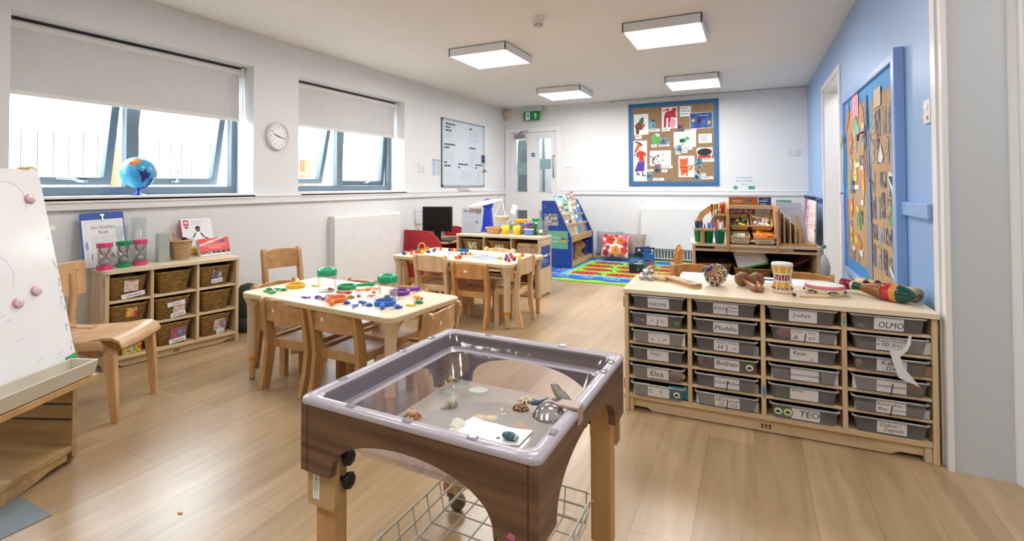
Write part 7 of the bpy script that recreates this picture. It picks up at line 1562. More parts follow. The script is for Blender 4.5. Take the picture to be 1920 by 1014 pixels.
PALS = [('#3a4048', '#7a8694', '#b8a494', '#5a4a44'), ('#4a6aa0', '#2a2c34', '#8a7a70', '#a8b0bc'), ('#5a6a5a', '#6f6a72', '#b0a8a4', '#3a4a3a'), ('#7a94b8', '#4a4a50', '#8a6a60', '#c0bcc0')]
PR = [('top', [((3.834,1.529),(3.697,1.413)), ((3.681,1.541),(3.576,1.382)), ((3.513,1.539),(3.435,1.382)), ((3.376,1.541),(3.273,1.377))]), ('second', [((3.847,1.38),(3.737,1.23)), ((3.679,1.374),(3.602,1.225)), ((3.454,1.365),(3.376,1.216)), ((3.328,1.364),(3.238,1.217))]),
      ('third', [((3.823,1.188),(3.741,1.053)), ((3.606,1.176),(3.456,1.087)), ((3.436,1.166),(3.354,1.041))]), ('fourth', [((3.819,1.037),(3.728,.898)), ((3.701,1.039),(3.613,.898)), ((3.58,1.058),(3.497,.916)), ((3.447,1.027),(3.358,.885))]),
      ('fifth', [((3.833,.866),(3.693,.776)), ((3.668,.863),(3.527,.775)), ((3.487,.863),(3.356,.774)), ((3.337,.865),(3.25,.73))]), ('bottom', [((3.833,.748),(3.745,.609)), ((3.686,.749),(3.606,.609)), ((3.547,.743),(3.46,.604)), ((3.431,.714),(3.357,.60))])]
n_ = 0
for row, ps in PR:
    for i, (a, b) in enumerate(ps):
        bp('class_photo', '%s class photograph from the left, %s row of the blue-wall board' % (ORD[i], row), 'photo', a, b, speckle('class_print_%d' % (n_ % 4), PALS[n_ % 4], 18), 'class photographs on the blue-wall board'); n_ += 1
bp('paper_scrap', 'pale translucent paper scrap at the top of the blue-wall board', 'paper', (3.72, 1.665), (3.54, 1.555), C('#c9b8a4', .7), None, .016)
bp('paper_scrap', 'white torn paper over the second row of class photographs', 'paper', (3.63, 1.345), (3.50, 1.225), C('#d9d4d6', .7), None, .016, 0, lambda k, w, h: k.flat([(.0, .1*h), (.45*w, h), (w, .25*h), (.7*w, 0)]))
def bw(k, w, h): k.flat([(0, .75*h), (.3*w, h), (.9*w, .8*h), (w, .45*h), (.7*w, 0), (.45*w, .35*h)]); k.m(C('#2a2422', .7)); k.flat([(.15*w, .8*h), (.75*w, .78*h), (.85*w, .4*h), (.6*w, .45*h)], .001)
bp('paper_cutout', 'black and white curled paper cut-out on the blue-wall board', 'cut-out', (3.40, 1.175), (3.25, 1.04), C('#dcdcdc', .7), None, .018, 0, bw)
def gr(k, w, h): k.flat([(0, .1*h), (.15*w, h), (.85*w, .9*h), (w, 0), (.5*w, .05*h)]); k.m(C('#b8306a', .7)); k.flat(blob(.1*w, .65*h, .15*w, .14*h, 9, .3, 2), .0004); k.flat(blob(.8*w, .7*h, .14*w, .14*h, 9, .3, 4), .0004)
bp('paper_cutout', 'bright green and magenta paper cut-out near the board frame', 'cut-out', (3.36, .985), (3.24, .885), C('#62b02c', .7), None, .017, 0, gr)
def tape(k, w, h): k.flat([(0, h), (.4*w, .9*h), (.7*w, .55*h), (w, .1*h), (.8*w, 0), (.5*w, .4*h), (.05*w, .85*h)])
bp('paper_scrap', 'white torn paper dangling at the bottom right of the blue-wall board', 'paper', (3.40, .665), (3.25, .585), C('#e2e2e4', .7), None, .018, 0, tape)
CUT = [('orange kite cut-out at the board\'s upper left corner', (4.748,1.74), (4.568,1.506), '#d8702a', [(.8, 1), (1, .45), (.2, 0), (0, .12), (.45, .5)], []), ('pink paper square at the top of the left panel', (4.451,1.739), (4.214,1.567), '#d49ab0', None, []), ('blue and yellow rocket cut-out under the pink paper', (4.419,1.592), (4.2,1.408), '#6ab4d8', [(.5, 1), (.75, .7), (.78, .1), (.5, .25), (.25, .1), (.28, .7)], [('#d8cf5a', .15, .3, .1, .28), ('#d8cf5a', .85, .3, .1, .28), ('#7ac06a', .5, .75, .14, .12)]),
       ('blue and yellow rocket cut-out near the red ribbon', (4.17,1.523), (3.97,1.314), '#6ab4d8', [(.5, 1), (.85, .8), (.9, .3), (.6, 0), (.2, .3), (.15, .8)], [('#d8cf5a', .5, .85, .2, .1), ('#e08a5a', .6, .6, .08, .1), ('#d8cf5a', .55, .2, .12, .12)]), ('red and orange alien cut-out at the left edge', (4.643,1.496), (4.444,1.319), '#c8705a', [(.1, .8), (.5, 1), (.9, .8), (.8, .3), (.5, 0), (.2, .2)], [('#d8a04a', .5, .5, .15, .2), ('#6aa86a', .7, .4, .08, .1)]),
       ('yellow rocket cut-out in the middle of the left panel', (4.447,1.294), (4.284,1.12), '#ddd070', [(.5, 1), (.8, .7), (.85, .1), (.5, 0), (.2, .1), (.2, .7)], [('#d89a4a', .5, .55, .15, .06), ('#c86a4a', .5, .3, .1, .05)]), ('orange painted figure beside the grey paper roll', (4.148,1.225), (4.03,1.0), '#e0914a', [(.2, 1), (.8, .95), (.9, .3), (.6, 0), (.2, .05), (.1, .6)], [('#e0c04a', .5, .4, .2, .25)]), ('teal triangular cut-out at the left edge', (4.604,1.207), (4.506,1.037), '#2aa0b0', [(.6, 1), (1, .3), (.2, 0)], []),
       ('orange round alien cut-out with blue eyes', (4.621,1.03), (4.454,.867), '#dc6a30', [(.15, .8), (.5, 1), (.85, .8), (.9, .3), (.5, 0), (.1, .3)], [('#e8b040', .5, .45, .2, .22), ('#6ab0d0', .5, .9, .3, .1)]), ('green painted figure with a yellow head', (4.363,.954), (4.171,.79), '#4aae5a', [(.2, .75), (.6, .8), (.8, .4), (.9, .0), (.5, .1), (.3, .3)], [('#e0d050', .35, .88, .25, .12), ('#d8703a', .2, .45, .12, .12), ('#5a90c8', .5, .4, .12, .1)]),
       ('multi-coloured rocket cut-out low at the left edge', (4.614,.845), (4.50,.675), '#d8b84a', [(.3, 1), (.9, .9), (.9, .1), (.2, 0)], [('#6a80c0', .5, .85, .3, .15), ('#d8702a', .5, .35, .25, .12)]), ('orange and yellow flower-like cut-out low on the left panel', (4.45,.768), (4.15,.645), '#e0762a', [(.1, .6), (.4, 1), (.7, .8), (.95, .4), (.6, 0), (.3, .1)], [('#e0c040', .25, .55, .18, .25), ('#6ab86a', .6, .45, .1, .18), ('#5aa0c8', .6, .7, .1, .12)])]
for lab, a, b, c, pts, dots in CUT:
    def f(k, w, h, pts=pts, dots=dots):
        if pts: k.flat([(x*w, y*h) for x, y in pts])
        else: k.rect(0, w, 0, h)
        for i, (cc, cx, cy, rx, ry) in enumerate(dots): k.m(C(cc, .7)); k.flat(blob(cx*w, cy*h, rx*w, ry*h, 10, .15, i), .0005 + i*.0001)
    bp('paper_cutout', lab, 'cut-out', a, b, C(c, .7), 'painted cut-outs on the left board panel', .0145, 0, f)
for i, (a, b, lab) in enumerate((((4.44,1.43), (4.29,1.335), 'grey photo strip under the rocket with yellow fins'), ((4.207,1.30), (4.08,1.225), 'small grey-green photo left of the red ribbon'), ((4.628,1.29), (4.478,1.202), 'small grey photo at the left edge above the teal cut-out'), ((4.536,1.134), (4.401,1.039), 'grey photo right of the teal cut-out'), ((4.22,1.09), (4.127,.965), 'narrow grey photo beside the grey roll'), ((4.504,.66), (4.424,.56), 'dark photo at the lower left corner'), ((4.393,.63), (4.277,.56), 'dark photo at the bottom of left panel'), ((4.19,.93), (4.12,.84), 'small dark photo beside the green figure'))): bp('class_photo', lab, 'photo', a, b, speckle('left_print_%d' % (i % 2), PALS[i % 4], 16), 'photographs on the left board panel')
for i, (a, b, lab) in enumerate((((4.33,1.255), (4.20,1.225), 'white caption card under the grey photo strip'), ((4.18,1.23), (4.09,1.20), 'white caption card by the small grey-green photo'), ((4.40,1.10), (4.23,1.07), 'white caption card in the middle of left panel'), ((4.17,1.0), (4.08,.965), 'white caption card under the orange painted figure'), ((4.53,.66), (4.40,.63), 'white caption card low on the left panel'), ((4.25,.66), (4.13,.62), 'white caption card beside the flower-like cut-out'))): bp('caption_card', lab, 'caption', a, b, C('#dcdce0', .7), 'white caption cards on the left board panel', .0155)
k = MB(C('#b3232c', .5)); P_ = [(4.21, 1.741), (3.99, 1.60), (3.965, 1.49), (3.972, 1.40), (3.995, 1.32), (3.937, 1.18), (3.85, 1.13), (3.736, 1.114)]; vs = []
for i, (y, z) in enumerate(P_): vs += [(XR - .022 - .004*(i % 2), y + .012, z + .006), (XR - .024, y - .012, z - .006)]
k.add(vs, [(2*i, 2*i+1, 2*i+3, 2*i+2) for i in range(7)], True); k.tube([(XR - .03, 4.15, 1.40), (XR - .04, 4.08, 1.435), (XR - .03, 3.98, 1.44)], .006, 5); tag(k.obj('red_ribbon', solid=.002), 'long red ribbon hanging down the middle of the blue-wall board', 'ribbon', 'red ribbons on the blue-wall board')
k = MB(C('#b3232c', .5)); P_ = [(4.92, 1.03), (4.80, 1.04), (4.71, 1.024), (4.73, .93), (4.71, .8), (4.70, .7), (4.67, .632)]; vs = []
for i, (y, z) in enumerate(P_): vs += [(XR - .034, y + .016, z + .004), (XR - .034, y - .016, z - .004)]
k.add(vs, [(2*i, 2*i+1, 2*i+3, 2*i+2) for i in range(6)], True); tag(k.obj('red_ribbon', solid=.002), 'red ribbon hanging at the left edge of the blue-wall board', 'ribbon', 'red ribbons on the blue-wall board')
k = MB(C('#b8c84a', .6)); vs = []
for i, (y, z) in enumerate([(4.86, 1.40), (4.78, 1.47), (4.74, 1.5), (4.75, 1.3), (4.76, 1.1)]): vs += [(XR - .034, y + .014, z), (XR - .034, y - .014, z)]
k.add(vs, [(2*i, 2*i+1, 2*i+3, 2*i+2) for i in range(4)], True); tag(k.obj('green_ribbon', solid=.002), 'yellow-green kite tail ribbon below the orange kite', 'ribbon')
# ------------------------------------------------------------------ instruments on the tray cabinet
def onC(s, d, z=.5955): return CABM @ Vector((s, d, z))
t = thing('sleigh_bells', 'wooden-handled cluster of silver jingle bells at the cabinet\'s left end', 'bells', onC(.07, .30), 0)
k = MB(C('#d9bd92', .4)); k.lathe([(.001, 0), (.013, .002), (.014, .02), (.011, .05), (.012, .10), (.010, .12), (.001, .122)], 14, T(.10, -.03, .016) @ Rz(-20) @ Ry(-92)); k.obj('wooden_handle', t)
SIL = C('#c3c3c6', .22, .9)
rg = random.Random(3)
for i in range(11):
    k = MB(SIL); x, y, z = (-.035 + .014*(i % 6) + rg.uniform(-.006, .006), .035 - .06*(i // 6) + rg.uniform(-.015, .015), .014 + (.022 if i in (1, 2, 4, 8) else 0)); k.sphere((x, y, z), .0135, 12, 8); k.m(C('#3a3a3e', .5)); k.cb((x, y - .0125, z), (.012, .004, .002)); k.obj('jingle_bell', t)
t = thing('wooden_clapper', 'long flat wooden clapper lying across the cabinet top', 'clapper', onC(.19, .30), -46)
k = MB(PINE); k.prism([(-.20, -.012), (-.06, -.014), (-.04, -.03), (.20, -.032), (.215, -.02), (.215, .02), (.20, .032), (-.04, .03), (-.06, .014), (-.20, .012)], 'xy', 0, .010); k.obj('lower_blade', t, bev=.002)
k = MB(wood('burnt_clapper', '#8a6444', '#c9a478', (3, 30, 30), .4)); k.prism([(-.02, -.03), (.20, -.032), (.215, -.02), (.215, .02), (.20, .032), (-.02, .03)], 'xy', .012, .022); k.m(C('#6a3a30', .5)); k.flat(blob(.15, 0, .03, .012, 9, .3, 2), .0223); k.obj('upper_blade', t, bev=.002)
k = MB(PINE); k.lathe([(.001, 0), (.016, .0), (.017, .02), (.012, .045), (.010, .06)], 12, T(-.21, 0, .024) @ Ry(60)); k.obj('handle_knob', t)
t = thing('shekere', 'round gourd shaker netted with blue cord and white beads', 'shaker', onC(.41, .255), 0)
GO = wood('gourd_skin', '#a8753f', '#c99a62', (12, 12, 12), .35)
GC = Vector((0, 0, .054)); GR = .051
gd = Vector((-.55, -.55, .62)).normalized(); gm = gd.to_track_quat('Z', 'Y').to_matrix().to_4x4(); GM = T(*GC) @ gm
k = MB(GO); k.sphere((0, 0, 0), (GR, GR, GR), 30, 20, GM); k.obj('gourd', t)
k = MB(C('#28436a', .7)); 
for i in range(20):
    a = 2*PI*i/20; k.tube([(1.012*GR*math.sin(th)*math.cos(a), 1.012*GR*math.sin(th)*math.sin(a), 1.012*GR*math.cos(th)) for th in [.15 + .17*j for j in range(12)]], .0014, 4, False, GM)
k.sphere((0, 0, GR + .004), (.012, .012, .006), 10, 6, GM)
for i in range(16): k.tube([(0, 0, GR + .006), (-.025 - .003*(i % 4), -.012 + .003*(i % 5), GR + .004), (-.05 - .004*(i % 3), -.022 + .004*(i % 6), GR*.72)], .002, 4, False, GM)
k.obj('cord_net', t)
k = MB(); rg = random.Random(8)
for r_, th in enumerate((1.0, 1.2, 1.4, 1.6, 1.8, 2.0)):
    for i in range(20):
        a = 2*PI*(i + .5*(r_ % 2))/20; k.m(C('#eceaea' if (i + r_) % 3 else '#3a3a44', .25)); k.sphere((1.06*GR*math.sin(th)*math.cos(a), 1.06*GR*math.sin(th)*math.sin(a), 1.06*GR*math.cos(th)), .0042, 7, 5, GM)
k.obj('bead_net', t)['kind'] = 'stuff'
MARA = wood('carved_maraca', '#6f4a33', '#a5774f', (30, 30, 30), .4)
for i, (s, d, rz, lab) in enumerate(((.53, .295, -66, 'left of two carved brown wooden maracas'), (.595, .30, -84, 'right of two carved brown wooden maracas'))):
    t = thing('maraca', lab, 'maraca', onC(s, d), rz, 'carved maracas on the cabinet')
    M = T(0, 0, .036) @ Ry(90 + 8)
    k = MB(MARA); k.lathe([(.001, -.036), (.018, -.032), (.033, -.012), (.036, .006), (.034, .016), (.030, .018), (.001, .019)], 22, M); k.m(C('#c3a78a', .5))
    for q in range(6): a = 2*PI*q/6; k.tube([(.034*math.cos(a), .034*math.sin(a), -.016), (.0368*math.cos(a + .5), .0368*math.sin(a + .5), .0), (.034*math.cos(a + 1.0), .034*math.sin(a + 1.0), .014)], .0014, 4, False, M)
    k.obj('maraca_head', t)
    k = MB(C('#946340', .4)); k.lathe([(.008, .016), (.009, .06), (.012, .10), (.016, .13), (.016, .145), (.010, .155), (.001, .157)], 14, M); k.obj('maraca_handle', t)
def drum():
    t = thing('hourglass_drum', 'small yellow and red hourglass drum with white lacing', 'drum', onC(.70, .205), 12)
    prof = [(.040, .004), (.039, .02), (.034, .045), (.031, .07), (.034, .095), (.040, .118), (.043, .130)]
    for (z0, z1, c) in ((.004, .022, '#d8c8a8'), (.022, .052, '#dba21c'), (.052, .060, '#e4e0d4'), (.060, .064, '#2a2a34'), (.064, .082, '#a8202c'), (.082, .086, '#2a2a34'), (.086, .094, '#e4e0d4'), (.094, .130, '#dfae24')):
        def R(z):
            for (ra, za), (rb, zb) in zip(prof, prof[1:]):
                if za <= z <= zb: return ra + (rb - ra)*(z - za)/(zb - za)
            return prof[-1][0]
        k = MB(C(c, .5)); k.lathe([(R(z0), z0), (R((z0 + z1)/2), (z0 + z1)/2), (R(z1), z1)], 30, None, False); k.obj('painted_band', t)
    k = MB(C('#dcd6c8', .6)); k.lathe([(.043, .126), (.046, .132), (.045, .139), (.040, .141), (.001, .139)], 30, None, False); k.obj('drum_skin', t)
    k = MB(C('#d5c6ac', .6)); k.lathe([(.001, 0), (.042, .0), (.045, .008), (.043, .018), (.039, .02)], 30, None, False); k.obj('drum_skin', t)
    k = MB(C('#e6e2da', .6))
    for i in range(9):
        a = 2*PI*i/9; b = a + PI/9; c = a + 2*PI/9
        k.tube([(.046*math.cos(a), .046*math.sin(a), .132), (.035*math.cos((a+b)/2), .035*math.sin((a+b)/2), .072), (.043*math.cos(b), .043*math.sin(b), .016)], .0016, 5); k.tube([(.043*math.cos(b), .043*math.sin(b), .016), (.035*math.cos((c+b)/2), .035*math.sin((c+b)/2), .072), (.046*math.cos(c), .046*math.sin(c), .132)], .0016, 5)
    k.obj('lacing', t)
    k = MB(C('#8f5a68', .8))
    for i in range(14): a = 2*PI*i/14; k.sphere((.041*math.cos(a), .041*math.sin(a), .023), (.006, .006, .005), 7, 5)
    k.obj('braid_trim', t)
drum()
t = thing('drum_beater', 'thin pale wooden beater with a brown tip, beside the drum', 'beater', onC(.78, .125), 12)
k = MB(C('#dcc39a', .4)); k.lathe([(.001, -.02), (.008, -.018), (.007, .02), (.0055, .07), (.006, .10), (.001, .105)], 12, T(0, 0, .009) @ Ry(90)); k.obj('beater_stick', t)
k = MB(C('#5a3626', .5)); k.sphere((-.04, .004, .009), (.009, .008, .008), 10, 7); k.obj('brown_tip', t)
t = thing('tambourine', 'cream tambourine with a red ribbon edge and metal jingles', 'tambourine', onC(.875, .245), 0)
k = MB(C('#ddcfae', .4)); k.lathe([(.074, .0), (.079, .0), (.079, .044), (.074, .044)], 40, None, False); k.obj('hoop', t)
k = MB(C('#e4e2da', .5)); k.lathe([(.001, .0455), (.074, .0455), (.079, .043), (.0800, .040)], 40, None, False); k.obj('drum_skin', t)
k = MB(C('#d07080', .6)); k.lathe([(.0802, .032), (.0808, .034), (.0808, .041), (.079, .045), (.076, .0462)], 40, None, False); k.obj('red_ribbon_edge', t)
for i in range(6):
    a = 2*PI*(i + .3)/6 - PI/2; M = T(.077*math.cos(a), .077*math.sin(a), .018) @ Rz(math.degrees(a) + 90)
    k = MB(C('#3c362e', .6), M); k.prism(ell(0, 0, .022, .008, 16), 'xz', -.0035, -.0025); k.m(C('#a9a49a', .25, .9)); k.prism(ell(0, .001, .018, .0025, 14), 'xz', -.009, .004); k.prism(ell(0, -.003, .018, .002, 14), 'xz', -.009, .004); k.obj('jingle', t)
def guiro():
    t = thing('fish_guiro', 'glossy painted wooden fish-shaped guiro in red, green and brown', 'guiro', onC(1.075, .23), 0)
    dvec = Vector((.20, -.185, 0)).normalized(); M = T(0, 0, .038) @ Rz(math.degrees(math.atan2(dvec.y, dvec.x))) @ Ry(90)
    segs = [((.026, -.16), (.025, -.135), (.020, -.115), '#7d1f2c'), ((.020, -.115), (.0195, -.11), (.019, -.105), '#d8d0c0'), ((.019, -.105), (.017, -.085), (.0175, -.07), '#1d4a3a'), ((.0175, -.07), (.028, -.03), (.036, .03), None), ((.036, .03), (.039, .05), (.0395, .065), '#a8242c'), ((.0395, .065), (.039, .08), (.038, .09), '#c9853a'), ((.038, .09), (.033, .115), (.020, .138), '#12463a'), ((.020, .138), (.011, .146), (.001, .150), '#12463a')]
    WR = wood('guiro_wood', '#7a4a2c', '#a8703f', (10, 90, 90), .25)
    for a, b, c, h in segs:
        k = MB(C(h, .12) if h else WR)
        if h: k.lathe([a, b, c], 28, M, False)
        else: k.lathe([x for i in range(22) for x in ((lambda u, r: [(r, -.07 + .1*u), (r - .0014, -.07 + .1*(u + .022))])(i/22, .0175 + (.036 - .0175)*(1 - (1 - i/22)**1.6)))], 28, M, False)
        k.obj('painted_section' if h else 'ridged_body', t)
    k = MB(C('#1a0f0a', .7)); 
    for z in (-.05, .0): k.sphere((-.0255 - (z + .05)*.15, -.0, z), (.010, .008, .014), 12, 8, M)
    k.obj('sound_hole', t)
    k = MB(C('#6a3a2a', .5)); k.lathe([(.001, -.1601), (.026, -.16)], 28, M, False); k.obj('tail_cap', t)
guiro()
def rain():
    t = thing('bamboo_guiro', 'pale bamboo tube guiro lying behind the painted fish guiro', 'guiro', onC(1.13, .325), 0)
    dvec = Vector((.155, -.20, 0)).normalized(); M = T(0, 0, .031) @ Rz(math.degrees(math.atan2(dvec.y, dvec.x))) @ Ry(90)
    BB = wood('bamboo', '#b89a68', '#d8be92', (40, 40, 8), .45)
    pr = [(.026, -.15)] + [x for i in range(24) for x in ((.029, -.145 + i*.0092), (.027, -.145 + i*.0092 + .004))] + [(.029, .08), (.030, .10), (.031, .135), (.026, .145), (.001, .146)]
    k = MB(BB); k.lathe(pr, 24, M); k.obj('bamboo_tube', t)
    k = MB(C('#4a5a3a', .6))
    for z in (-.1, .09): k.lathe([(.0295, z), (.0305, z + .003), (.0305, z + .006), (.0295, z + .009)], 24, M, False)
    k.obj('green_band', t)
    k = MB(C('#2f2a24', .6)); k.tube([(.004 + .006*math.cos(a), .010*math.sin(a), .1465) for a in [2*PI*j/16 for j in range(16)]], .0018, 5, True, M); k.obj('end_ring', t)
rain()
# papers and pencil on the writing table
for i, (x, y, w, h, rz, lab) in enumerate(((-.27, 3.66, .30, .21, 6, 'white sheet of paper at the left of the writing table'), (.04, 3.63, .24, .17, 10, 'white sheet of paper behind the maracas'), (.26, 3.62, .22, .2, -8, 'white sheet of paper behind the drum'))):
    k = MB(C('#e8eaf2', .6)); k.prism([(-w/2, -h/2), (w/2, -h/2), (w/2, h/2), (-w/2, h/2)], 'xy', 0, .0015); k.m(C('#9fb0cf', .6)); k.rect(-w*.3, w*.2, h*.1, h*.13, .0018); tag(k.obj('paper_sheet'), lab, 'paper', 'paper sheets on the writing table', (x, y, .5005 + i*.002), rz)
k = MB(C('#1f3f78', .4)); k.lathe([(.004, 0), (.004, .15)], 8, T(0, 0, .004) @ Ry(90)); k.m(C('#c9a27a', .5)); k.lathe([(.0038, .15), (.0008, .17)], 8, T(0, 0, .004) @ Ry(90)); tag(k.obj('pencil'), 'dark blue pencil lying on the paper behind the maracas', 'pencil', loc=(.04, 3.63, .5045), rz=4)
# ------------------------------------------------------------------ near craft table: magnifiers, bug pots, insects
TZ = .5005
def magnifier(col, h, loc, tip):
    t = thing('magnifying_glass', '%s plastic magnifying glass standing on the near craft table' % col, 'magnifier', (loc[0], loc[1], TZ), math.degrees(math.atan2(tip[1] - loc[1], tip[0] - loc[0])), 'plastic magnifiers')
    m = C(h, .3); L = math.dist(loc, tip)
    k = MB(m); k.lathe([(.050, 0), (.054, .0), (.056, .008), (.056, .020), (.052, .023), (.048, .022), (.048, .004), (.050, 0)], 36, None, False); k.obj('lens_ring', t)
    k = MB(clear('lens', '#fafcfa', .25, .05)); k.lathe([(.001, .013), (.048, .013)], 32, None, False); k.obj('lens', t)
    k = MB(m); k.lathe([(.007, .05), (.007, .06), (.009, .068), (.011, L*.75), (.0135, L - .012), (.012, L - .002), (.006, L + .005), (.001, L + .007)], 14, T(0, 0, .0138) @ Ry(90)); k.obj('handle', t)
magnifier('yellow', '#eeb62c', (-2.44, 2.19), (-2.545, 2.30))
magnifier('green', '#129a58', (-2.131, 2.29), (-2.035, 2.42))
magnifier('orange', '#ee7426', (-1.95, 2.025), (-1.895, 1.925))
magnifier('blue', '#1c66c4', (-1.671, 2.07), (-1.612, 1.975))
magnifier('purple', '#7a2c9c', (-1.757, 2.305), (-1.71, 2.425))
def bugpot(lab, x, y):
    t = thing('bug_viewer', lab, 'bug viewer', (x, y, TZ), 15, 'clear bug viewers with green lids')
    k = MB(clear('viewer_tub', '#fbfbfa', .18, .10, '#eef0ec')); k.lathe([(.001, .001), (.048, .001), (.052, .006), (.052, .10)], 34, None, False); k.obj('clear_tub', t)
    k = MB(C('#0fa06a', .3)); k.lathe([(.053, .092), (.055, .098), (.054, .108), (.050, .118), (.042, .128), (.034, .133), (.028, .131), (.024, .126)], 34, None, False)
    for i in range(20): a = 2*PI*i/20; k.sphere((.0495*math.cos(a), .0495*math.sin(a), .115), (.006, .006, .010), 7, 5)
    k.obj('green_lid', t); k = MB(C('#0a5a3c', .5)); k.lathe([(.001, .124), (.026, .124)], 24, None, False); k.obj('lens_well', t)
bugpot('clear bug viewer with green lid beside the green magnifier', -2.182, 2.185)
bugpot('clear bug viewer with green lid between the purple and blue magnifiers', -1.734, 2.172)
def bug(kind, h, loc, rz, lab, grp, s=1.0):
    k = MB(C(h, .35)); S_ = s*1.08
    if kind == 'spider':
        k.sphere((0, 0, .008*S_), (.010*S_, .008*S_, .006*S_), 10, 6); k.sphere((.012*S_, 0, .007*S_), (.006*S_, .006*S_, .005*S_), 8, 6)
        for i in range(4):
            for sd in (-1, 1): a = math.radians(35 + i*36); k.tube([(.004*S_, 0, .007*S_), (.014*S_*math.cos(a), sd*.014*S_*math.sin(a) + sd*.002, .012*S_), (.024*S_*math.cos(a), sd*.024*S_*math.sin(a), .001)], .0016*S_, 4)
    elif kind == 'fly':
        k.sphere((0, 0, .006*S_), (.014*S_, .006*S_, .006*S_), 10, 6); k.sphere((.016*S_, 0, .006*S_), (.005*S_, .005*S_, .005*S_), 8, 6)
        for sd in (-1, 1): k.flat([(p[0]*S_, p[1]*S_) for p in ((.006, 0), (-.004, sd*.026), (-.018, sd*.022), (-.010, 0))], .009*S_)
        for sd in (-1, 1):
            for x in (-.006, .002, .010): k.tube([(x*S_, 0, .005*S_), (x*S_, sd*.012*S_, .001)], .0013*S_, 4)
    elif kind == 'beetle':
        k.sphere((0, 0, .007*S_), (.015*S_, .011*S_, .008*S_), 12, 7); k.sphere((.016*S_, 0, .005*S_), (.006*S_, .006*S_, .005*S_), 8, 6)
        for sd in (-1, 1):
            for x in (-.008, 0, .008): k.tube([(x*S_, 0, .005*S_), (x*1.3*S_, sd*.017*S_, .001)], .0015*S_, 4)
    else:
        for i in range(7): k.sphere(((-.020 + i*.0068)*S_, .004*math.sin(i*1.3)*S_, .005*S_), (.005*S_, .005*S_, .005*S_), 8, 5)
    return tag(k.obj('plastic_insect'), lab, 'toy insect', grp, (loc[0], loc[1], TZ), rz)
BG = [('green', '#1f9a54', [(-2.506, 2.056), (-2.417, 2.003), (-2.451, 2.068), (-2.417, 2.085), (-2.468, 2.012)], 'at near table\'s left end'), ('purple', '#6a35a0', [(-2.147, 1.995), (-2.09, 2.023), (-2.041, 2.015), (-2.05, 2.072)], 'left of the orange magnifier'), ('blue', '#2447b0', [(-1.856, 1.993), (-1.778, 1.962), (-1.768, 2.012), (-1.722, 2.012), (-1.798, 2.05)], 'between orange and blue magnifiers'),
      ('red', '#d4323c', [(-2.069, 2.173), (-2.024, 2.185), (-1.92, 2.155), (-1.839, 2.165)], 'mid near table'), ('orange', '#ec8f50', [(-2.013, 2.268), (-1.986, 2.303), (-1.913, 2.27), (-1.943, 2.33)], 'behind the red insects')]
KD = ['beetle', 'fly', 'spider', 'beetle', 'worm']
for col, h, ps, where in BG:
    o_ = sorted(range(len(ps)), key=lambda i: ps[i][0])
    for r_, i in enumerate(o_):
        kd = KD[(i + len(ps)) % 5]; bug(kd, h, ps[i], 40*i + 15, '%s plastic %s %s, %s %s one from the left' % (col, {'worm': 'caterpillar'}.get(kd, kd), where, ORD[r_], col), 'plastic insects on the near table')
bug('beetle', '#7a8a52', (-1.931, 2.105), 30, 'olive green plastic beetle among the red insects', 'plastic insects on the near table')
bug('fly', '#2a50b8', (-1.563, 2.034), 10, 'blue plastic butterfly right of the blue magnifier', 'plastic insects on the near table', 1.2)
bug('beetle', '#ecc93c', (-1.616, 2.266), 20, 'yellow plastic beetle near the purple magnifier\'s ring', 'plastic insects on the near table')
bug('fly', '#d43238', (-1.568, 2.218), 70, 'red plastic dragonfly near the table\'s right end', 'plastic insects on the near table', 1.2)
bug('beetle', '#1f9e5a', (-1.533, 2.167), 0, 'green plastic beetle near the table\'s right end', 'plastic insects on the near table', 1.2)
bug('worm', '#e8cf3a', (-1.532, 2.098), 20, 'yellow plastic caterpillar near the table\'s right end', 'plastic insects on the near table')
bug('worm', '#e8c84a', (-2.347, 2.25), 10, 'yellow plastic caterpillar right of the yellow magnifier', 'plastic insects on the near table')
lift(bug('beetle', '#d8404a', (-2.175, 2.20), 20, 'red plastic beetle inside the left bug viewer', 'plastic insects on the near table'), TZ + .003)
lift(bug('beetle', '#3f9a70', (-1.748, 2.182), 10, 'green plastic beetle inside the right bug viewer', 'plastic insects on the near table'), TZ + .003)
for i, (x, y) in enumerate(((-2.13, 2.03), (-2.20, 1.99), (-2.08, 2.14))):
    k = MB(C('#d0a040', .6)); k.flat(blob(0, 0, .014, .010, 8, .3, i), .0012); k.flat(blob(.004, .002, .008, .012, 8, .3, i + 5), .0016); tag(k.obj('floor_crumb', solid=.0008), ('ochre crumb on the floor between the chair legs, middle one', 'ochre crumb on the floor nearest the left front chair', 'ochre crumb on the floor farthest under the table')[i], 'crumb', 'crumbs on the floor', (x, y, .001))
k = MB(C('#d8862a', .6)); k.flat(blob(0, 0, .010, .006, 8, .3, 3), .001); tag(k.obj('floor_crumb', solid=.001), 'small orange crumb on the open floor in front of the bent chair', 'crumb', 'crumbs on the floor', (-1.735, 1.075, .001))
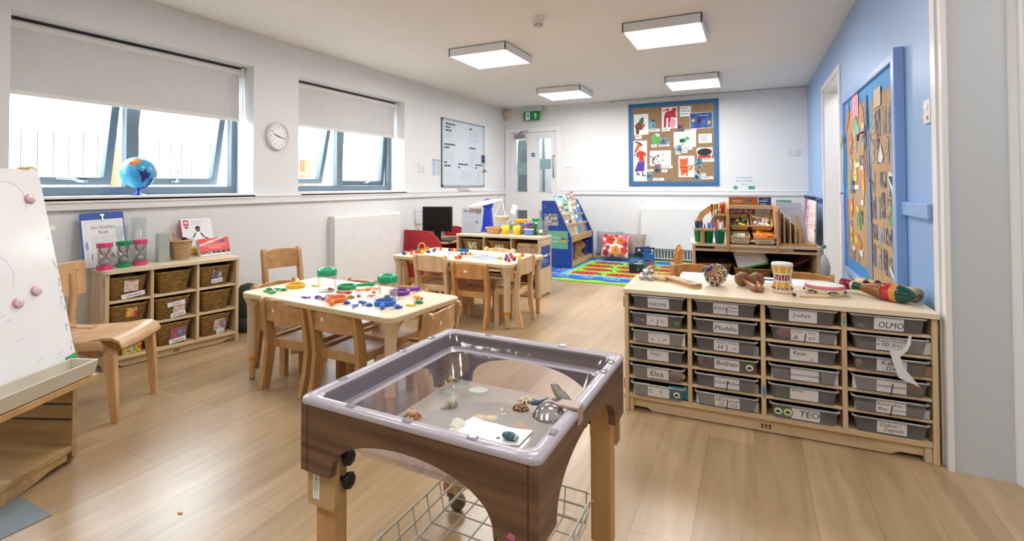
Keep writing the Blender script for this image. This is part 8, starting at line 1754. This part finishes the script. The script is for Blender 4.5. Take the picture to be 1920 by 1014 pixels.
# ------------------------------------------------------------------ far craft table: cubes, laces, papers
CU = [('blue', -2.717, 3.623), ('yellow', -2.724, 3.659), ('purple', -2.76, 3.789), ('orange', -2.668, 3.666), ('red', -2.685, 3.757), ('green', -2.745, 3.88), ('red', -2.656, 3.771), ('orange', -2.692, 3.892), ('yellow', -2.637, 3.848), ('yellow', -2.599, 3.732), ('orange', -2.735, 4.015), ('purple', -2.584, 3.805), ('blue', -2.584, 3.894), ('orange', -2.66, 4.03), ('orange', -2.596, 4.024), ('purple', -2.488, 4.01), ('orange', -2.462, 4.023), ('orange', -2.419, 4.022), ('teal', -2.385, 4.017), ('blue', -2.355, 4.028), ('blue', -2.325, 4.043),
      ('orange', -2.184, 3.847), ('yellow', -2.176, 3.806), ('purple', -2.213, 3.838), ('purple', -2.236, 3.802), ('yellow', -2.217, 3.726), ('orange', -2.17, 3.603), ('red', -2.155, 3.637), ('yellow', -1.833, 3.736), ('red', -1.848, 3.885), ('blue', -1.836, 3.939), ('red', -1.779, 3.838), ('blue', -1.798, 3.784), ('purple', -1.766, 3.703), ('red', -1.72, 3.654), ('purple', -1.707, 3.73), ('orange', -1.742, 3.809), ('yellow', -1.722, 3.878), ('red', -1.735, 3.957)]
CH_ = {'blue': '#2a5cb8', 'yellow': '#ecc530', 'purple': '#5a3a78', 'orange': '#ea7a2c', 'red': '#d8402f', 'green': '#2f9a48', 'teal': '#2f8a78'}
def cluster(x, y): return 'left end of the far table' if x < -2.56 else 'back row of the far table' if y > 4.0 and x < -2.3 else 'middle cluster of far table' if x < -2.0 else 'right cluster of the far table'
byk = {}
for c, x, y in CU: byk.setdefault((c, cluster(x, y)), []).append((x, y))
CUBEM = {}
rg = random.Random(21)
for (c, w), ps in byk.items():
    ps.sort()
    for i, (x, y) in enumerate(ps):
        if c not in CUBEM:
            k = MB(C(CH_[c], .45)); k.box(-.0125, .0125, -.0125, .0125, 0, .025); k.m(C('#2a2018', .7)); k.flat(ell(0, 0, .004, .004, 10), .0252); k.prism(ell(0, .0125, .004, .004, 10), 'xz', -.0127, -.0125); o = k.obj('wooden_cube', bev=.002); CUBEM[c] = o
        else: o = CUBEM[c].copy(); COL.objects.link(o)
        lab = '%s wooden cube bead, %s' % (c, w) if len(ps) == 1 else '%s %s wooden cube bead from the left, %s' % (ORD[i], c, w)
        tag(o, lab, 'cube', 'wooden cube beads on the far table', (x, y, TZ), rg.uniform(0, 80))
k = MB(C('#c89a5a', .5)); k.tube([(.032*math.cos(2*PI*j/20), 0, .032 + .032*math.sin(2*PI*j/20)) for j in range(20)], .007, 6, True); tag(k.obj('wooden_ring'), 'small wooden ring standing among the cubes at the table\'s far left', 'ring', loc=(-2.765, 3.96, TZ), rz=20)
for i, (x, y, w, h, rz, lab) in enumerate(((-2.40, 3.86, .42, .24, 8, 'white paper sheet at the left of the far craft table'), (-2.02, 3.77, .36, .24, -12, 'white paper sheet with laces in the middle of far craft table'), (-1.95, 3.97, .30, .2, 5, 'white paper sheet at the back of the far craft table'))):
    k = MB(C('#e6e7ee', .6)); k.prism(rrect(-w/2, w/2, -h/2, h/2, .01, 2), 'xy', 0, .0012); k.m(C('#aab4d0', .6))
    for q in range(3): k.rect(-w*.4, w*.3, -h*.2 + q*h*.2, -h*.2 + q*h*.2 + .003, .0015)
    tag(k.obj('paper_sheet'), lab, 'paper', 'paper sheets on the far craft table', (x, y, TZ + .0004*i), rz)
for i, (c, cn, x, y, rz, s) in enumerate((('#2f8a4a', 'green', -1.98, 3.70, 4, .22), ('#3a5ab0', 'blue', -2.02, 3.78, -8, .20), ('#c04a4a', 'red', -2.20, 3.84, 10, .2), ('#c9b8d8', 'lilac', -2.36, 3.90, -5, .22), ('#d8d0a0', 'cream', -2.06, 3.86, 20, .18))):
    k = MB(C(c, .6)); k.tube([(s*(u - .5)*2, .03*math.sin(u*9 + i), .004) for u in [j/24 for j in range(25)]], .0025, 5); tag(k.obj('threading_lace'), '%s threading lace lying across the papers on the far craft table' % cn, 'lace', 'threading laces on the far table', (x, y, TZ + .002), rz)
